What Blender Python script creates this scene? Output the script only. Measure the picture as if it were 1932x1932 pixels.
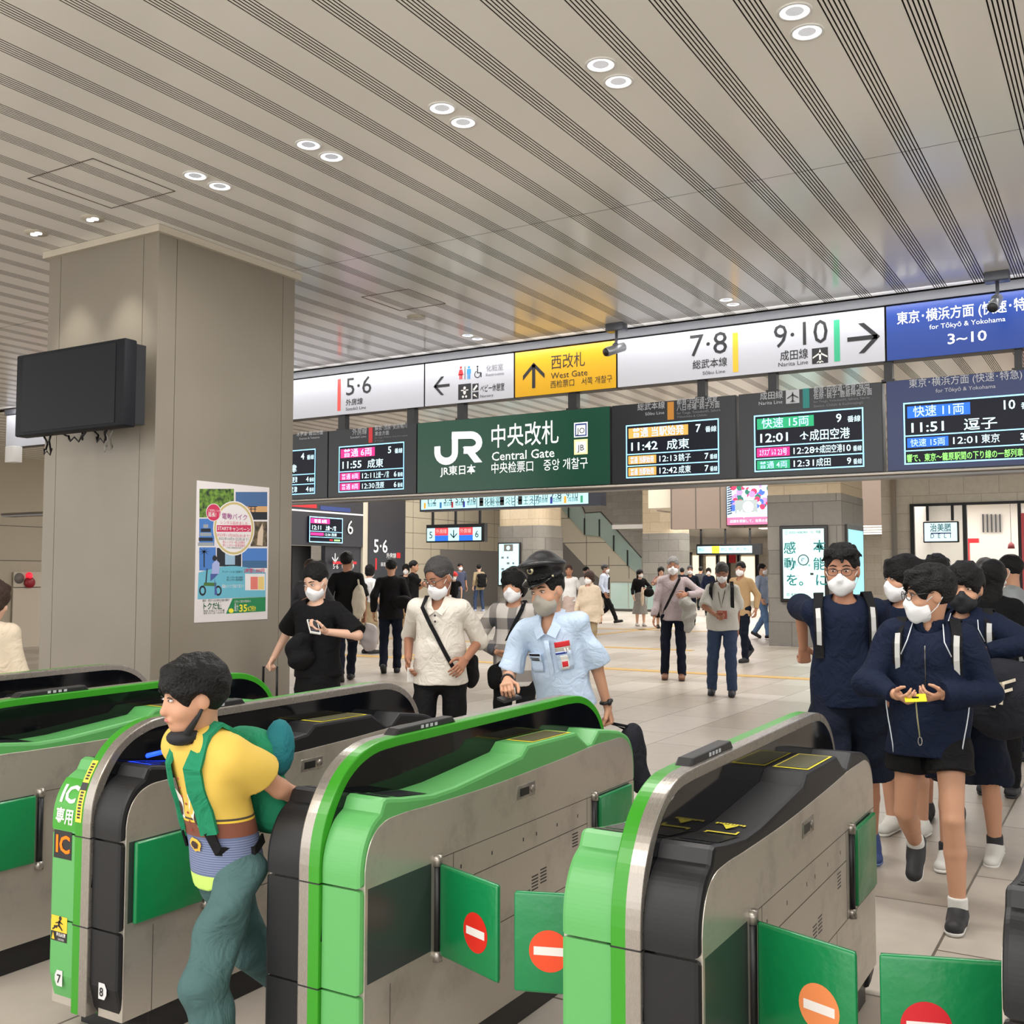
import bpy, bmesh, math, random
import numpy as np
from mathutils import Vector, Matrix, Euler

random.seed(7)
SC = bpy.context.scene
COL = SC.collection
for _o in list(bpy.data.objects):
    bpy.data.objects.remove(_o, do_unlink=True)

# ---------------------------------------------------------------- camera
YAW, PITCH, ROLL, FPX, EYE = -0.536537, 0.058967, 0.001079, 1974.63, 1.5
_c, _s = math.cos, math.sin
FWD = Vector((_s(YAW) * _c(PITCH), _c(YAW) * _c(PITCH), _s(PITCH)))
_r0 = Vector((_c(YAW), -_s(YAW), 0.0))
_u0 = _r0.cross(FWD)
RGT = _c(ROLL) * _r0 + _s(ROLL) * _u0
UPV = -_s(ROLL) * _r0 + _c(ROLL) * _u0
cam_data = bpy.data.cameras.new('camera')
cam = bpy.data.objects.new('camera', cam_data)
COL.objects.link(cam)
cam_data.sensor_fit = 'HORIZONTAL'
cam_data.sensor_width = 36.0
cam_data.lens = 36.0 * FPX / 1932.0
cam_data.clip_start = 0.05
cam_data.clip_end = 300
_m = Matrix((RGT, UPV, -FWD)).transposed().to_4x4()
_m.translation = Vector((0, 0, EYE))
cam.matrix_world = _m
SC.camera = cam

# ---------------------------------------------------------------- exposure
SC.view_settings.view_transform = 'Standard'
SC.view_settings.look = 'None'
SC.view_settings.exposure = 0.15
SC.view_settings.gamma = 1.0
SC.view_settings.use_curve_mapping = False
SC.cycles.use_denoising = True
SC.cycles.use_adaptive_sampling = True
SC.cycles.adaptive_threshold = 0.025
SC.cycles.max_bounces = 6
SC.cycles.diffuse_bounces = 4
SC.cycles.glossy_bounces = 3
SC.cycles.sample_clamp_indirect = 4.0
SC.cycles.caustics_reflective = False
SC.cycles.caustics_refractive = False

# ---------------------------------------------------------------- world (added ambient fill, even all round, entering at the open sides)
world = bpy.data.worlds.new('world')
SC.world = world
world.use_nodes = True
world.node_tree.nodes['Background'].inputs[0].default_value = (1.0, 0.985, 0.96, 1)
world.node_tree.nodes['Background'].inputs[1].default_value = 2.35

H = 3.865          # ceiling height

# area lights in place of the ceiling's lamp rows, with added fill at the back
def area(x, y, z, sx, sy, watts, col=(1.0, 0.975, 0.94), rot=(0, 0, 0)):
    d = bpy.data.lights.new('ceiling_area_light', 'AREA')
    d.shape = 'RECTANGLE'
    d.size, d.size_y = sx, sy
    d.energy = watts
    d.color = col
    o = bpy.data.objects.new('ceiling_area_light', d)
    o.location = (x, y, z)
    o.rotation_euler = rot
    COL.objects.link(o)
    return o
area(-2.5, -1.0, 3.80, 9.0, 0.5, 270)
area(-1.6, 4.38, 3.80, 6.4, 0.3, 160)
area(-4.5, 8.3, 3.80, 11.0, 0.3, 45)
area(-7.0, 14.0, 3.80, 16.0, 1.0, 420)
area(-9.0, 19.0, 3.80, 22.0, 1.2, 520)
area(-16.0, 30.0, 6.9, 26.0, 8.0, 2200)
area(-17.0, 37.0, 6.9, 16.0, 6.0, 800)  # added fill to brighten the stairs wall, no fitting behind it
area(-14.0, 3.0, 3.80, 4.0, 6.0, 90)
area(-13.0, 42.0, 3.5, 9.0, 9.0, 700)

# ---------------------------------------------------------------- helpers
def ray(px, py):
    return FWD + RGT * ((px - 966) / FPX) - UPV * ((py - 966) / FPX)
def at(px, py, Y):
    d = ray(px, py)
    return Vector((0, 0, EYE)) + d * (Y / d.y)
def atx(px, py, X):
    d = ray(px, py)
    return Vector((0, 0, EYE)) + d * (X / d.x)
def ground(px, py, z=0.0):
    d = ray(px, py)
    return Vector((0, 0, EYE)) + d * ((z - EYE) / d.z)

def lin(c):
    c /= 255.0
    return c / 12.92 if c <= 0.04045 else ((c + 0.055) / 1.055) ** 2.4
def rgb(r, g, b):
    return (lin(r), lin(g), lin(b), 1.0)

MATS = {}
def mat(name, col, rough=0.5, metal=0.0, emit=0.0, spec=0.5, bump=None, var=None, coat=0.0, alpha=None, emcol=None):
    """col: sRGB 0..255 triple. bump=(scale, strength), var=(scale, amount)."""
    if name in MATS:
        return MATS[name]
    m = bpy.data.materials.new(name)
    m.use_nodes = True
    nt = m.node_tree
    b = nt.nodes['Principled BSDF']
    c = rgb(*col)
    b.inputs['Base Color'].default_value = c
    b.inputs['Roughness'].default_value = rough
    b.inputs['Metallic'].default_value = metal
    b.inputs['Specular IOR Level'].default_value = spec
    if coat:
        b.inputs['Coat Weight'].default_value = coat
        b.inputs['Coat Roughness'].default_value = 0.08
    if emit:
        b.inputs['Emission Color'].default_value = rgb(*emcol) if emcol else c
        b.inputs['Emission Strength'].default_value = emit
    if alpha is not None:
        b.inputs['Alpha'].default_value = alpha
    tc = None
    if bump or var:
        tc = nt.nodes.new('ShaderNodeTexCoord')
    if bump:
        n = nt.nodes.new('ShaderNodeTexNoise')
        n.inputs['Scale'].default_value = bump[0]
        n.inputs['Detail'].default_value = 4
        if len(bump) > 2: n.inputs['Distortion'].default_value = bump[2]
        nt.links.new(tc.outputs['Object'], n.inputs['Vector'])
        bp = nt.nodes.new('ShaderNodeBump')
        bp.inputs['Strength'].default_value = bump[1]
        bp.inputs['Distance'].default_value = 0.02
        nt.links.new(n.outputs['Fac'], bp.inputs['Height'])
        nt.links.new(bp.outputs['Normal'], b.inputs['Normal'])
    if var:
        n = nt.nodes.new('ShaderNodeTexNoise')
        n.inputs['Scale'].default_value = var[0]
        n.inputs['Detail'].default_value = 5
        nt.links.new(tc.outputs['Object'], n.inputs['Vector'])
        mx = nt.nodes.new('ShaderNodeMix')
        mx.data_type = 'RGBA'
        k = var[1]
        mx.inputs['A'].default_value = tuple(max(0, v * (1 - k)) for v in c[:3]) + (1,)
        mx.inputs['B'].default_value = tuple(min(1, v * (1 + k)) for v in c[:3]) + (1,)
        nt.links.new(n.outputs['Fac'], mx.inputs['Factor'])
        nt.links.new(mx.outputs['Result'], b.inputs['Base Color'])
    MATS[name] = m
    return m

def emis(name, col, strength=1.0):
    return mat(name, col, rough=0.4, emit=strength, spec=0.2)

TEXT_CACHE = {}
def text_geo(body, bold=0.0):
    k = (body, bold)
    if k not in TEXT_CACHE:
        c = bpy.data.curves.new('t', 'FONT')
        c.body = body
        c.resolution_u = 2
        c.offset = bold
        o = bpy.data.objects.new('t', c)
        COL.objects.link(o)
        dg = bpy.context.evaluated_depsgraph_get()
        dg.update()
        me = bpy.data.meshes.new_from_object(o.evaluated_get(dg))
        vs = [(v.co.x, v.co.y) for v in me.vertices]
        fs = [tuple(p.vertices) for p in me.polygons]
        bpy.data.objects.remove(o, do_unlink=True)
        bpy.data.curves.remove(c)
        bpy.data.meshes.remove(me)
        TEXT_CACHE[k] = (vs, fs)
    return TEXT_CACHE[k]

class MB:
    """collects geometry with material slots; build() links ONE mesh object"""
    def __init__(self):
        self.v, self.f, self.mi, self.mats, self.sm = [], [], [], [], []
    def slot(self, m):
        if m not in self.mats:
            self.mats.append(m)
        return self.mats.index(m)
    def add(self, vs, fs, m, smooth=False):
        b = len(self.v)
        i = self.slot(m)
        self.v.extend(tuple(p) for p in vs)
        for f in fs:
            self.f.append(tuple(b + k for k in f))
            self.mi.append(i)
            self.sm.append(smooth)
        return self
    def box(self, x0, x1, y0, y1, z0, z1, m):
        vs = [(x, y, z) for z in (z0, z1) for y in (y0, y1) for x in (x0, x1)]
        return self.add(vs, [(0, 2, 3, 1), (4, 5, 7, 6), (0, 1, 5, 4), (2, 6, 7, 3), (0, 4, 6, 2), (1, 3, 7, 5)], m)
    def bevbox(self, x0, x1, y0, y1, z0, z1, r, m, seg=2):
        bm = bmesh.new()
        vs = [bm.verts.new((x, y, z)) for z in (z0, z1) for y in (y0, y1) for x in (x0, x1)]
        for f in [(0, 2, 3, 1), (4, 5, 7, 6), (0, 1, 5, 4), (2, 6, 7, 3), (0, 4, 6, 2), (1, 3, 7, 5)]:
            bm.faces.new([vs[k] for k in f])
        bmesh.ops.bevel(bm, geom=bm.edges[:], offset=r, segments=seg, affect='EDGES', profile=0.5)
        self.bm(bm, m, True)
        return self
    def bm(self, bm, m, smooth=False, xf=None):
        bm.verts.index_update()
        vs = [(xf @ v.co if xf else v.co)[:] for v in bm.verts]
        fs = [tuple(v.index for v in f.verts) for f in bm.faces]
        bm.free()
        return self.add(vs, fs, m, smooth)
    def prism(self, prof, a0, a1, m, axis='x', bev=0.0, smooth=False, side='both', seg=2):
        """prof: list of (u,v); extruded along axis. axis x: (y,z); axis y: (x,z); axis z: (x,y)"""
        bm = bmesh.new()
        def P(a, u, v):
            return {'x': (a, u, v), 'y': (u, a, v), 'z': (u, v, a)}[axis]
        A = [bm.verts.new(P(a0, u, v)) for u, v in prof]
        B = [bm.verts.new(P(a1, u, v)) for u, v in prof]
        n = len(prof)
        fa = bm.faces.new(A)
        fb = bm.faces.new(B[::-1])
        for i in range(n):
            bm.faces.new((A[i], B[i], B[(i + 1) % n], A[(i + 1) % n]))
        bmesh.ops.recalc_face_normals(bm, faces=bm.faces[:])
        if bev:
            es = []
            if side in ('both', 'a0'):
                es += list(fa.edges)
            if side in ('both', 'a1'):
                es += list(fb.edges)
            bmesh.ops.bevel(bm, geom=es, offset=bev, segments=seg, affect='EDGES', profile=0.5)
        return self.bm(bm, m, smooth)
    def tube(self, pts, r, m, seg=8, closed=False, smooth=True):
        pts = [Vector(p) for p in pts]
        n = len(pts)
        rs = r if isinstance(r, (list, tuple)) else [r] * n
        vs, fs = [], []
        prev = None
        for i, p in enumerate(pts):
            if closed:
                t = (pts[(i + 1) % n] - pts[i - 1]).normalized()
            else:
                t = (pts[min(i + 1, n - 1)] - pts[max(i - 1, 0)]).normalized()
            if prev is None:
                a = Vector((0, 0, 1)) if abs(t.z) < 0.9 else Vector((1, 0, 0))
                prev = t.cross(a).normalized()
            u = (prev - t * prev.dot(t)).normalized()
            prev = u
            w = t.cross(u)
            for k in range(seg):
                an = 2 * math.pi * k / seg
                vs.append(p + (u * math.cos(an) + w * math.sin(an)) * rs[i])
        for i in range(n if closed else n - 1):
            j = (i + 1) % n
            for k in range(seg):
                k2 = (k + 1) % seg
                fs.append((i * seg + k, i * seg + k2, j * seg + k2, j * seg + k))
        if not closed:
            fs.append(tuple(range(seg))[::-1])
            fs.append(tuple((n - 1) * seg + k for k in range(seg)))
        return self.add(vs, fs, m, smooth)
    def ribbon(self, pts, ups, w, t, m):
        """flat strap along pts: width w across, thickness t; ups: outward normals"""
        vs, fs = [], []
        n = len(pts)
        pts = [Vector(p) for p in pts]
        for i in range(n):
            tg = (pts[min(i + 1, n - 1)] - pts[max(i - 1, 0)]).normalized()
            up = Vector(ups[i])
            up = (up - tg * up.dot(tg)).normalized()
            sd = tg.cross(up)
            for a, b in ((-1, -1), (1, -1), (1, 1), (-1, 1)):
                vs.append(pts[i] + sd * (a * w / 2) + up * (b * t / 2))
        for i in range(n - 1):
            for k in range(4):
                k2 = (k + 1) % 4
                fs.append((i * 4 + k, i * 4 + k2, i * 4 + 4 + k2, i * 4 + 4 + k))
        fs += [(3, 2, 1, 0), tuple((n - 1) * 4 + k for k in range(4))]
        return self.add(vs, fs, m)
    def cyl(self, p0, p1, r, m, seg=16, r1=None):
        return self.tube([p0, p1], [r, r if r1 is None else r1], m, seg)
    def ball(self, c, r, m, seg=14, xf=None):
        rx, ry, rz = r if isinstance(r, (tuple, list)) else (r, r, r)
        bm = bmesh.new()
        bmesh.ops.create_uvsphere(bm, u_segments=seg, v_segments=max(6, seg // 2 + 2), radius=1.0)
        for v in bm.verts:
            v.co = Vector((v.co.x * rx, v.co.y * ry, v.co.z * rz))
            if xf is not None:
                v.co = xf @ v.co
            v.co += Vector(c)
        return self.bm(bm, m, True)
    def poly(self, pts, m):
        return self.add(pts, [tuple(range(len(pts)))], m)
    def build(self, name, parent=None, loc=None):
        me = bpy.data.meshes.new(name)
        org = Vector((0, 0, 0))
        if parent is None and loc is not None:
            org = Vector(loc)
        elif parent is not None:
            org = parent.matrix_world.translation
            if loc is not None:
                org = org + Vector(loc)
        me.from_pydata([tuple(Vector(p) - org) for p in self.v], [], self.f)
        for m in self.mats:
            me.materials.append(m)
        me.polygons.foreach_set('material_index', self.mi)
        me.polygons.foreach_set('use_smooth', self.sm)
        me.validate()
        me.update()
        return link(name, me, parent, org)

def link(name, me, parent, org):
    o = bpy.data.objects.new(name, me)
    COL.objects.link(o)
    o.location = org
    o.matrix_world = Matrix.Translation(org)
    if parent is not None:
        o.parent = parent
        o.matrix_parent_inverse = Matrix.Identity(4)
        o.location = org - parent.matrix_world.translation
    return o

def tag(o, label=None, cat=None, group=None, kind=None):
    if label: o['label'] = label
    if cat: o['category'] = cat
    if group: o['group'] = group
    if kind: o['kind'] = kind
    return o
def struct(o):
    o['kind'] = 'structure'
    return o
def thing(name, loc, label, cat, group=None):
    o = bpy.data.objects.new(name, None)
    o.empty_display_size = 0.1
    COL.objects.link(o)
    o.location = loc
    o.matrix_world = Matrix.Translation(Vector(loc))
    return tag(o, label, cat, group)

class Face:
    """a flat face to letter on: origin, u (reading direction), v (up), n (towards the reader)"""
    def __init__(self, o, u, v, eps=0.004):
        self.o, self.u, self.v = Vector(o), Vector(u).normalized(), Vector(v).normalized()
        self.n = self.u.cross(self.v)
        self.eps = eps
    def p(self, a, b, k=1.0):
        return self.o + self.u * a + self.v * b + self.n * (self.eps * k)
    def text(self, mb, body, a, b, h, m, align='l', bold=0.0, w=None, k=1.0, sx=1.0):
        """text whose capital height is about h; w squeezes it to that width"""
        vs, fs = text_geo(body, bold)
        if not vs: return
        s = h / 0.74
        x0 = min(p[0] for p in vs); x1 = max(p[0] for p in vs)
        kx = s * sx
        if w: kx = min(w / max(1e-6, x1 - x0), s * 1.22)
        wid = (x1 - x0) * kx
        off = {'l': 0, 'c': -wid / 2, 'r': -wid}[align]
        mb.add([self.p(a + off + (x - x0) * kx, b + y * s, k) for x, y in vs], fs, m)
    def rect(self, mb, a0, a1, b0, b1, m, k=0.5):
        mb.add([self.p(a0, b0, k), self.p(a1, b0, k), self.p(a1, b1, k), self.p(a0, b1, k)], [(0, 1, 2, 3)], m)
    def frame(self, mb, a0, a1, b0, b1, t, m, k=0.8):
        self.rect(mb, a0, a1, b0, b0 + t, m, k); self.rect(mb, a0, a1, b1 - t, b1, m, k)
        self.rect(mb, a0, a0 + t, b0 + t, b1 - t, m, k); self.rect(mb, a1 - t, a1, b0 + t, b1 - t, m, k)
    def shape(self, mb, pts, m, k=0.8):
        mb.add([self.p(a, b, k) for a, b in pts], [tuple(range(len(pts)))], m)
    def disc(self, mb, a, b, r, m, k=0.8, seg=28, ry=None):
        ry = ry or r
        self.shape(mb, [(a + r * math.cos(2 * math.pi * i / seg), b + ry * math.sin(2 * math.pi * i / seg)) for i in range(seg)], m, k)
    def arrow(self, mb, a, b, s, d, m, k=1.0):
        """arrow in a square of side s centred (a,b); d in degrees, 0 = right"""
        c, sn = math.cos(math.radians(d)), math.sin(math.radians(d))
        def T(pts):
            self.shape(mb, [(a + (x * c - y * sn) * s, b + (x * sn + y * c) * s) for x, y in pts], m, k)
        T([(-.5, -.07), (.42, -.07), (.42, .07), (-.5, .07)])
        T([(.5, 0), (.02, .48), (-.16, .48), (.32, 0)])
        T([(.32, 0), (-.16, -.48), (.02, -.48), (.5, 0)])
# ================================================================ SETTING
def tile_mat(name, c1, c2, cm, w, h, ms, axes, rough=0.5, off=0.5, bumpy=0.0, shift=(0, 0)):
    m = bpy.data.materials.new(name)
    m.use_nodes = True
    nt = m.node_tree
    b = nt.nodes['Principled BSDF']
    tc = nt.nodes.new('ShaderNodeTexCoord')
    sp = nt.nodes.new('ShaderNodeSeparateXYZ')
    cb = nt.nodes.new('ShaderNodeCombineXYZ')
    nt.links.new(tc.outputs['Object'], sp.inputs[0])
    for k, ax in enumerate(axes):
        ad = nt.nodes.new('ShaderNodeMath')
        ad.operation = 'ADD'
        ad.inputs[1].default_value = shift[k]
        nt.links.new(sp.outputs['XYZ'.index(ax)], ad.inputs[0])
        nt.links.new(ad.outputs[0], cb.inputs[k])
    br = nt.nodes.new('ShaderNodeTexBrick')
    br.inputs['Scale'].default_value = 1.0
    br.inputs['Brick Width'].default_value = w
    br.inputs['Row Height'].default_value = h
    br.inputs['Mortar Size'].default_value = ms
    br.inputs['Mortar Smooth'].default_value = 0.1
    br.inputs['Color1'].default_value = rgb(*c1)
    br.inputs['Color2'].default_value = rgb(*c2)
    br.inputs['Mortar'].default_value = rgb(*cm)
    br.offset = off
    nt.links.new(cb.outputs[0], br.inputs['Vector'])
    n = nt.nodes.new('ShaderNodeTexNoise')
    n.inputs['Scale'].default_value = 9.0
    n.inputs['Detail'].default_value = 6
    nt.links.new(tc.outputs['Object'], n.inputs['Vector'])
    mp = nt.nodes.new('ShaderNodeMapRange')
    mp.inputs['To Min'].default_value = 0.86
    mp.inputs['To Max'].default_value = 1.12
    nt.links.new(n.outputs['Fac'], mp.inputs['Value'])
    mx = nt.nodes.new('ShaderNodeMix')
    mx.data_type = 'RGBA'
    mx.blend_type = 'MULTIPLY'
    mx.inputs['Factor'].default_value = 1.0
    nt.links.new(br.outputs['Color'], mx.inputs['A'])
    nt.links.new(mp.outputs[0], mx.inputs['B'])
    nt.links.new(mx.outputs['Result'], b.inputs['Base Color'])
    b.inputs['Roughness'].default_value = rough
    if bumpy:
        bp = nt.nodes.new('ShaderNodeBump')
        bp.inputs['Strength'].default_value = bumpy
        bp.inputs['Distance'].default_value = 0.01
        nt.links.new(n.outputs['Fac'], bp.inputs['Height'])
        nt.links.new(bp.outputs['Normal'], b.inputs['Normal'])
    return m

M_FLOOR = tile_mat('floor_tiles', (160, 149, 136), (184, 176, 166), (98, 91, 82), 1.2, 0.6, 0.006, 'YX', rough=0.38, shift=(0.25, 0.13))
M_CEIL = mat('ceiling_panel', (243, 240, 236), rough=0.17, spec=0.6, var=(0.6, 0.03))
M_GROOVE = mat('groove_dark', (96, 88, 80), rough=0.7)
M_PILLAR = mat('pillar_panel', (136, 128, 115), rough=0.42, var=(1.6, 0.12))
M_PILTRIM = mat('pillar_trim', (196, 187, 170), rough=0.4)
M_BEIGE = mat('beige_wall_panel', (172, 163, 144), rough=0.5, var=(2, 0.04))
M_BEIGE2 = mat('beige_far_panel', (196, 188, 170), rough=0.5, var=(2, 0.04))
M_GREYP = mat('grey_wall_panel', (112, 108, 104), rough=0.5)
M_SEAM = mat('seam_dark', (74, 70, 64), rough=0.7)
M_STONE = tile_mat('grey_stone', (116, 112, 106), (134, 130, 122), (88, 84, 80), 0.95, 0.5, 0.008, 'XZ', 0.55, bumpy=0.2)
M_STONEY = tile_mat('grey_stone_side', (126, 122, 116), (142, 138, 130), (92, 88, 84), 0.95, 0.5, 0.008, 'YZ', 0.55, bumpy=0.2)
M_SAND = tile_mat('sand_stone', (186, 168, 140), (200, 184, 158), (150, 136, 116), 0.9, 0.42, 0.006, 'XZ', 0.6)
M_CREAM = tile_mat('cream_stone', (206, 196, 180), (218, 210, 196), (176, 166, 150), 0.75, 0.42, 0.006, 'XZ', 0.55)
M_BROWN = mat('brown_fascia', (128, 112, 100), rough=0.45, var=(1.5, 0.05))
M_BLACK = mat('matt_black', (22, 22, 25), rough=0.45)
M_DARKP = mat('charcoal_panel', (50, 50, 56), rough=0.4)
M_WHITE = mat('white_plastic', (228, 226, 222), rough=0.4)
M_STEEL = mat('brushed_steel', (176, 168, 158), rough=0.3, metal=1.0)
M_STEELD = mat('dark_steel', (96, 94, 92), rough=0.35, metal=0.9)
M_RED = mat('signal_red', (206, 40, 48), rough=0.4)
M_YEL = mat('tactile_yellow', (188, 152, 84), rough=0.6)
M_WTXT = mat('white_lettering', (226, 226, 228), rough=0.5)
M_KTXT = mat('black_lettering', (26, 26, 30), rough=0.5)
E_WHITE = emis('backlit_white', (236, 238, 240), 0.9)
E_CYAN = emis('screen_cyan', (176, 232, 242), 0.72)

# ---- floor
fl = MB()
fl.box(-70, 14, -6, 80, -0.1, 0.0, M_FLOOR)
struct(fl.build('floor'))
# tactile guide strips let into the floor
tk = MB()
for (x0, x1, y) in ((-28, 2, 15.0), (-28, -7.5, 19.4), (-30, -9.0, 26.0)):
    tk.box(x0, x1, y, y + 0.26, 0.0, 0.006, M_YEL)
tk.box(-11.6, -11.34, 15.26, 30.0, 0.0, 0.006, M_YEL)
struct(tk.build('trim_1'))

# ---- ceiling: flat panels and bundles of slats with open joints, running towards the signs
PITCHX = 0.2994
XB0 = -0.4626
def ceiling_profile(xa, xb):
    """list of (x, z) going in +x: panel undersides at H, joints 22 mm deep"""
    pts, deep = [], H + 0.022
    k0 = math.floor((xa - XB0) / PITCHX)
    k1 = math.ceil((xb - XB0) / PITCHX)
    segs = []
    for k in range(k0, k1):
        x = XB0 + k * PITCHX
        for j in range(6):
            segs.append((x + j * 0.0186, x + j * 0.0186 + 0.0068))
    pts.append((xa, H, 0))
    for a, b in segs:
        if a < xa + 0.01 or b > xb - 0.01: continue
        pts += [(a, H, 1), (a, deep, 1), (b, deep, 1), (b, H, 0)]
    pts.append((xb, H, 0))
    return pts
ce = MB()
for (xa, xb, ya, yb) in ((-30, 6, -3, 6.052), (-30, 6, 6.058, 9.13), (-34, 6, 9.3, 27.0)):
    pr = ceiling_profile(xa, xb)
    vs, f0, f1 = [], [], []
    for i, (x, z, g) in enumerate(pr):
        vs += [(x, ya, z), (x, yb, z)]
        if i:
            (f1 if pr[i - 1][2] else f0).append((2 * i - 2, 2 * i - 1, 2 * i + 1, 2 * i))
    ce.add(vs, f0, M_CEIL)
    ce.add(vs, f1, M_GROOVE)
ce.box(-70, 14, -3, 27, H + 0.03, H + 0.10, M_GROOVE)
struct(ce.build('ceiling'))
hi = MB()
hi.box(-70, 14, 26.0, 80, 7.2, 7.3, M_WHITE)
struct(hi.build('ceiling_upper'))
def hframe(x0, x1, y0, y1, name, lab):
    h = MB()
    t = 0.006
    for b in ((x0, x1, y0, y0 + t), (x0, x1, y1 - t, y1), (x0, x0 + t, y0, y1), (x1 - t, x1, y0, y1)):
        h.box(*b, H - 0.003, H + 0.002, M_GROOVE)
    tag(h.build(name, loc=((x0 + x1) / 2, (y0 + y1) / 2, H)), lab, 'hatch')
def ceil_at(px, py):
    return ground(px, py, H)
a, b = ceil_at(62, 340), ceil_at(300, 372)
hframe(a.x, a.x + 0.6, b.y - 0.62, b.y - 0.02, 'ceiling_hatch', 'square access hatch in the slatted ceiling left of the pillar top')
a = ceil_at(772, 570)
hframe(a.x - 0.25, a.x + 0.25, a.y - 0.35, a.y + 0.2, 'ceiling_hatch', 'square access hatch in the slatted ceiling right of the pillar')

# ---- the big square pillar with its seamed panels
PX0, PX1, PY0, PY1 = -6.82, -5.645, 4.79, 6.13
pl = MB()
g = 0.005
pl.box(PX0 + g, PX1 - g, PY0 + g, PY1 - g, 0, H - 0.03, M_SEAM)
for a, b in ((PX0, PX0 + 0.13), (PX0 + 0.135, PX1 - 0.155), (PX1 - 0.15, PX1)):
    pl.box(a, b, PY0, PY0 + 0.02, 0, H - 0.05, M_PILLAR)
    pl.box(a, b, PY1 - 0.02, PY1, 0, H - 0.05, M_PILLAR)
for a, b in ((PY0 + 0.0202, PY0 + 0.155), (PY0 + 0.16, PY1 - 0.135), (PY1 - 0.13, PY1 - 0.0202)):
    pl.box(PX1 - 0.02, PX1, a, b, 0, H - 0.05, M_PILLAR)
    pl.box(PX0, PX0 + 0.02, a, b, 0, H - 0.05, M_PILLAR)
# collar where it meets the ceiling
for k, (e, z0, z1) in enumerate(((0.035, H - 0.05, H - 0.002),)):
    pl.box(PX0 - e, PX1 + e, PY0 - e, PY1 + e, z0, z1, M_PILTRIM)
struct(pl.build('pillar'))

# ---- far walls
wl = MB()
wl.box(-19.7, -19.5, 7, 20.0, 0.28, 7.2, M_BEIGE)
wl.box(-19.7, -19.48, 7, 20.0, 0.0, 0.28, mat('wall_base_grey', (128, 126, 126), 0.4))
for z in (2.45, 1.75): wl.box(-19.5, -19.495, 7, 20, z, z + 0.012, M_SEAM)
for y in (10.6, 12.4, 14.2): wl.box(-19.5, -19.495, y, y + 0.012, 0.28, 7, M_SEAM)
struct(wl.build('wall_left'))
wk = MB()
wk.box(-26.2, -19.5, 20.0, 20.2, 0, 7.2, M_BEIGE)
struct(wk.build('wall_return'))
XW = -26.0
yA = atx(561, 1000, XW).y; yB = atx(685, 1000, XW).y; yC = atx(694, 1000, XW).y; yD = atx(763, 1000, XW).y
wf = MB()
zf = atx(620, 1030, XW).z
wf.box(XW - 0.2, XW, 20.0, yB, zf, 7.2, M_DARKP)                    # fascia above the stair mouth
wf.box(XW - 0.5, XW, yB, yC, 0, 7.2, M_BEIGE2)
wf.box(XW - 0.2, XW + 0.05, yC, yD, 0, 7.2, M_DARKP)
wf.box(XW - 3, XW - 2.8, 20, yB, 0, zf, M_BEIGE)
yS = atx(583, 1000, XW).y; yS2 = atx(618, 1000, XW).y
wf.box(XW - 0.9, XW - 0.8, yS, yS2, 0, zf, M_BLACK)
wf.box(XW - 0.3, XW - 0.1, yS2, yB, 0, zf, M_DARKP)
wf.box(XW - 0.2, XW, yD, 46, 0, 7.2, M_BEIGE)
for z in (1.9, 2.55, 3.2, 3.85, 4.5): wf.box(XW, XW + 0.004, yD, 46, z, z + 0.014, M_SEAM)
for k in range(12): wf.box(XW, XW + 0.004, yD + 1.3 * k + 0.6, yD + 1.3 * k + 0.614, 0, 7, M_SEAM)
wf.box(XW, XW + 0.006, yD + 2.6, 46, 0, 2.55, M_GREYP)
# white line and band colours painted on the fascia
zl = atx(620, 967, XW).z
wf.box(XW, XW + 0.01, 20.2, yB, zl - 0.03, zl + 0.03, M_WTXT)
zr = atx(590, 955, XW).z
wf.box(XW, XW + 0.01, 20.2, atx(597, 960, XW).y, zr - 0.07, zr + 0.09, M_RED)
wf.box(XW, XW + 0.01, atx(604, 960, XW).y, atx(661, 960, XW).y, zr - 0.12, zr + 0.04, mat('route_blue', (44, 62, 120), 0.5))
struct(wf.build('wall_platform'))
fF = Face((XW + 0.05, 0, 0), (0, 1, 0), (0, 0, 1))
lt = MB()
a = atx(659, 1008, XW); b = atx(659, 980, XW)
fF.text(lt, '6', a.y, a.z, b.z - a.z, M_WTXT, 'c')
a = atx(703, 1042, XW); b = atx(703, 1016, XW)
fF.eps = 0.01
fF.text(lt, '5·6', a.y, a.z, b.z - a.z, M_WTXT, 'l', 0.012)
a = atx(745, 1052, XW)
fF.text(lt, '外房線', a.y, a.z, 0.16, M_WTXT, 'r', 0.01)
fF.rect(lt, a.y + 0.05, a.y + 0.3, a.z - 0.02, a.z + 0.2, M_RED)
a = atx(706, 1063, XW)
fF.rect(lt, a.y, a.y + 0.1, a.z - 0.25, a.z + 0.2, M_RED)
fF.text(lt, '蘇我·茂原', a.y + 0.35, a.z - 0.1, 0.13, M_WTXT, 'l')
a = atx(630, 1053, XW)
fF.arrow(lt, a.y, a.z, 0.36, -90, M_WTXT)
fF.text(lt, 'ホーム', a.y + 0.28, a.z, 0.11, M_WTXT)
a = atx(626, 1072, XW)
fF.text(lt, '5·6', a.y, a.z - 0.02, 0.19, M_WTXT); fF.text(lt, '外房線', a.y + 0.5, a.z, 0.12, M_WTXT)
a = atx(626, 1062, XW)
fF.rect(lt, a.y, a.y + 1.4, a.z - 0.04, a.z + 0.06, M_RED)
struct(lt.build('trim_2'))

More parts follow.
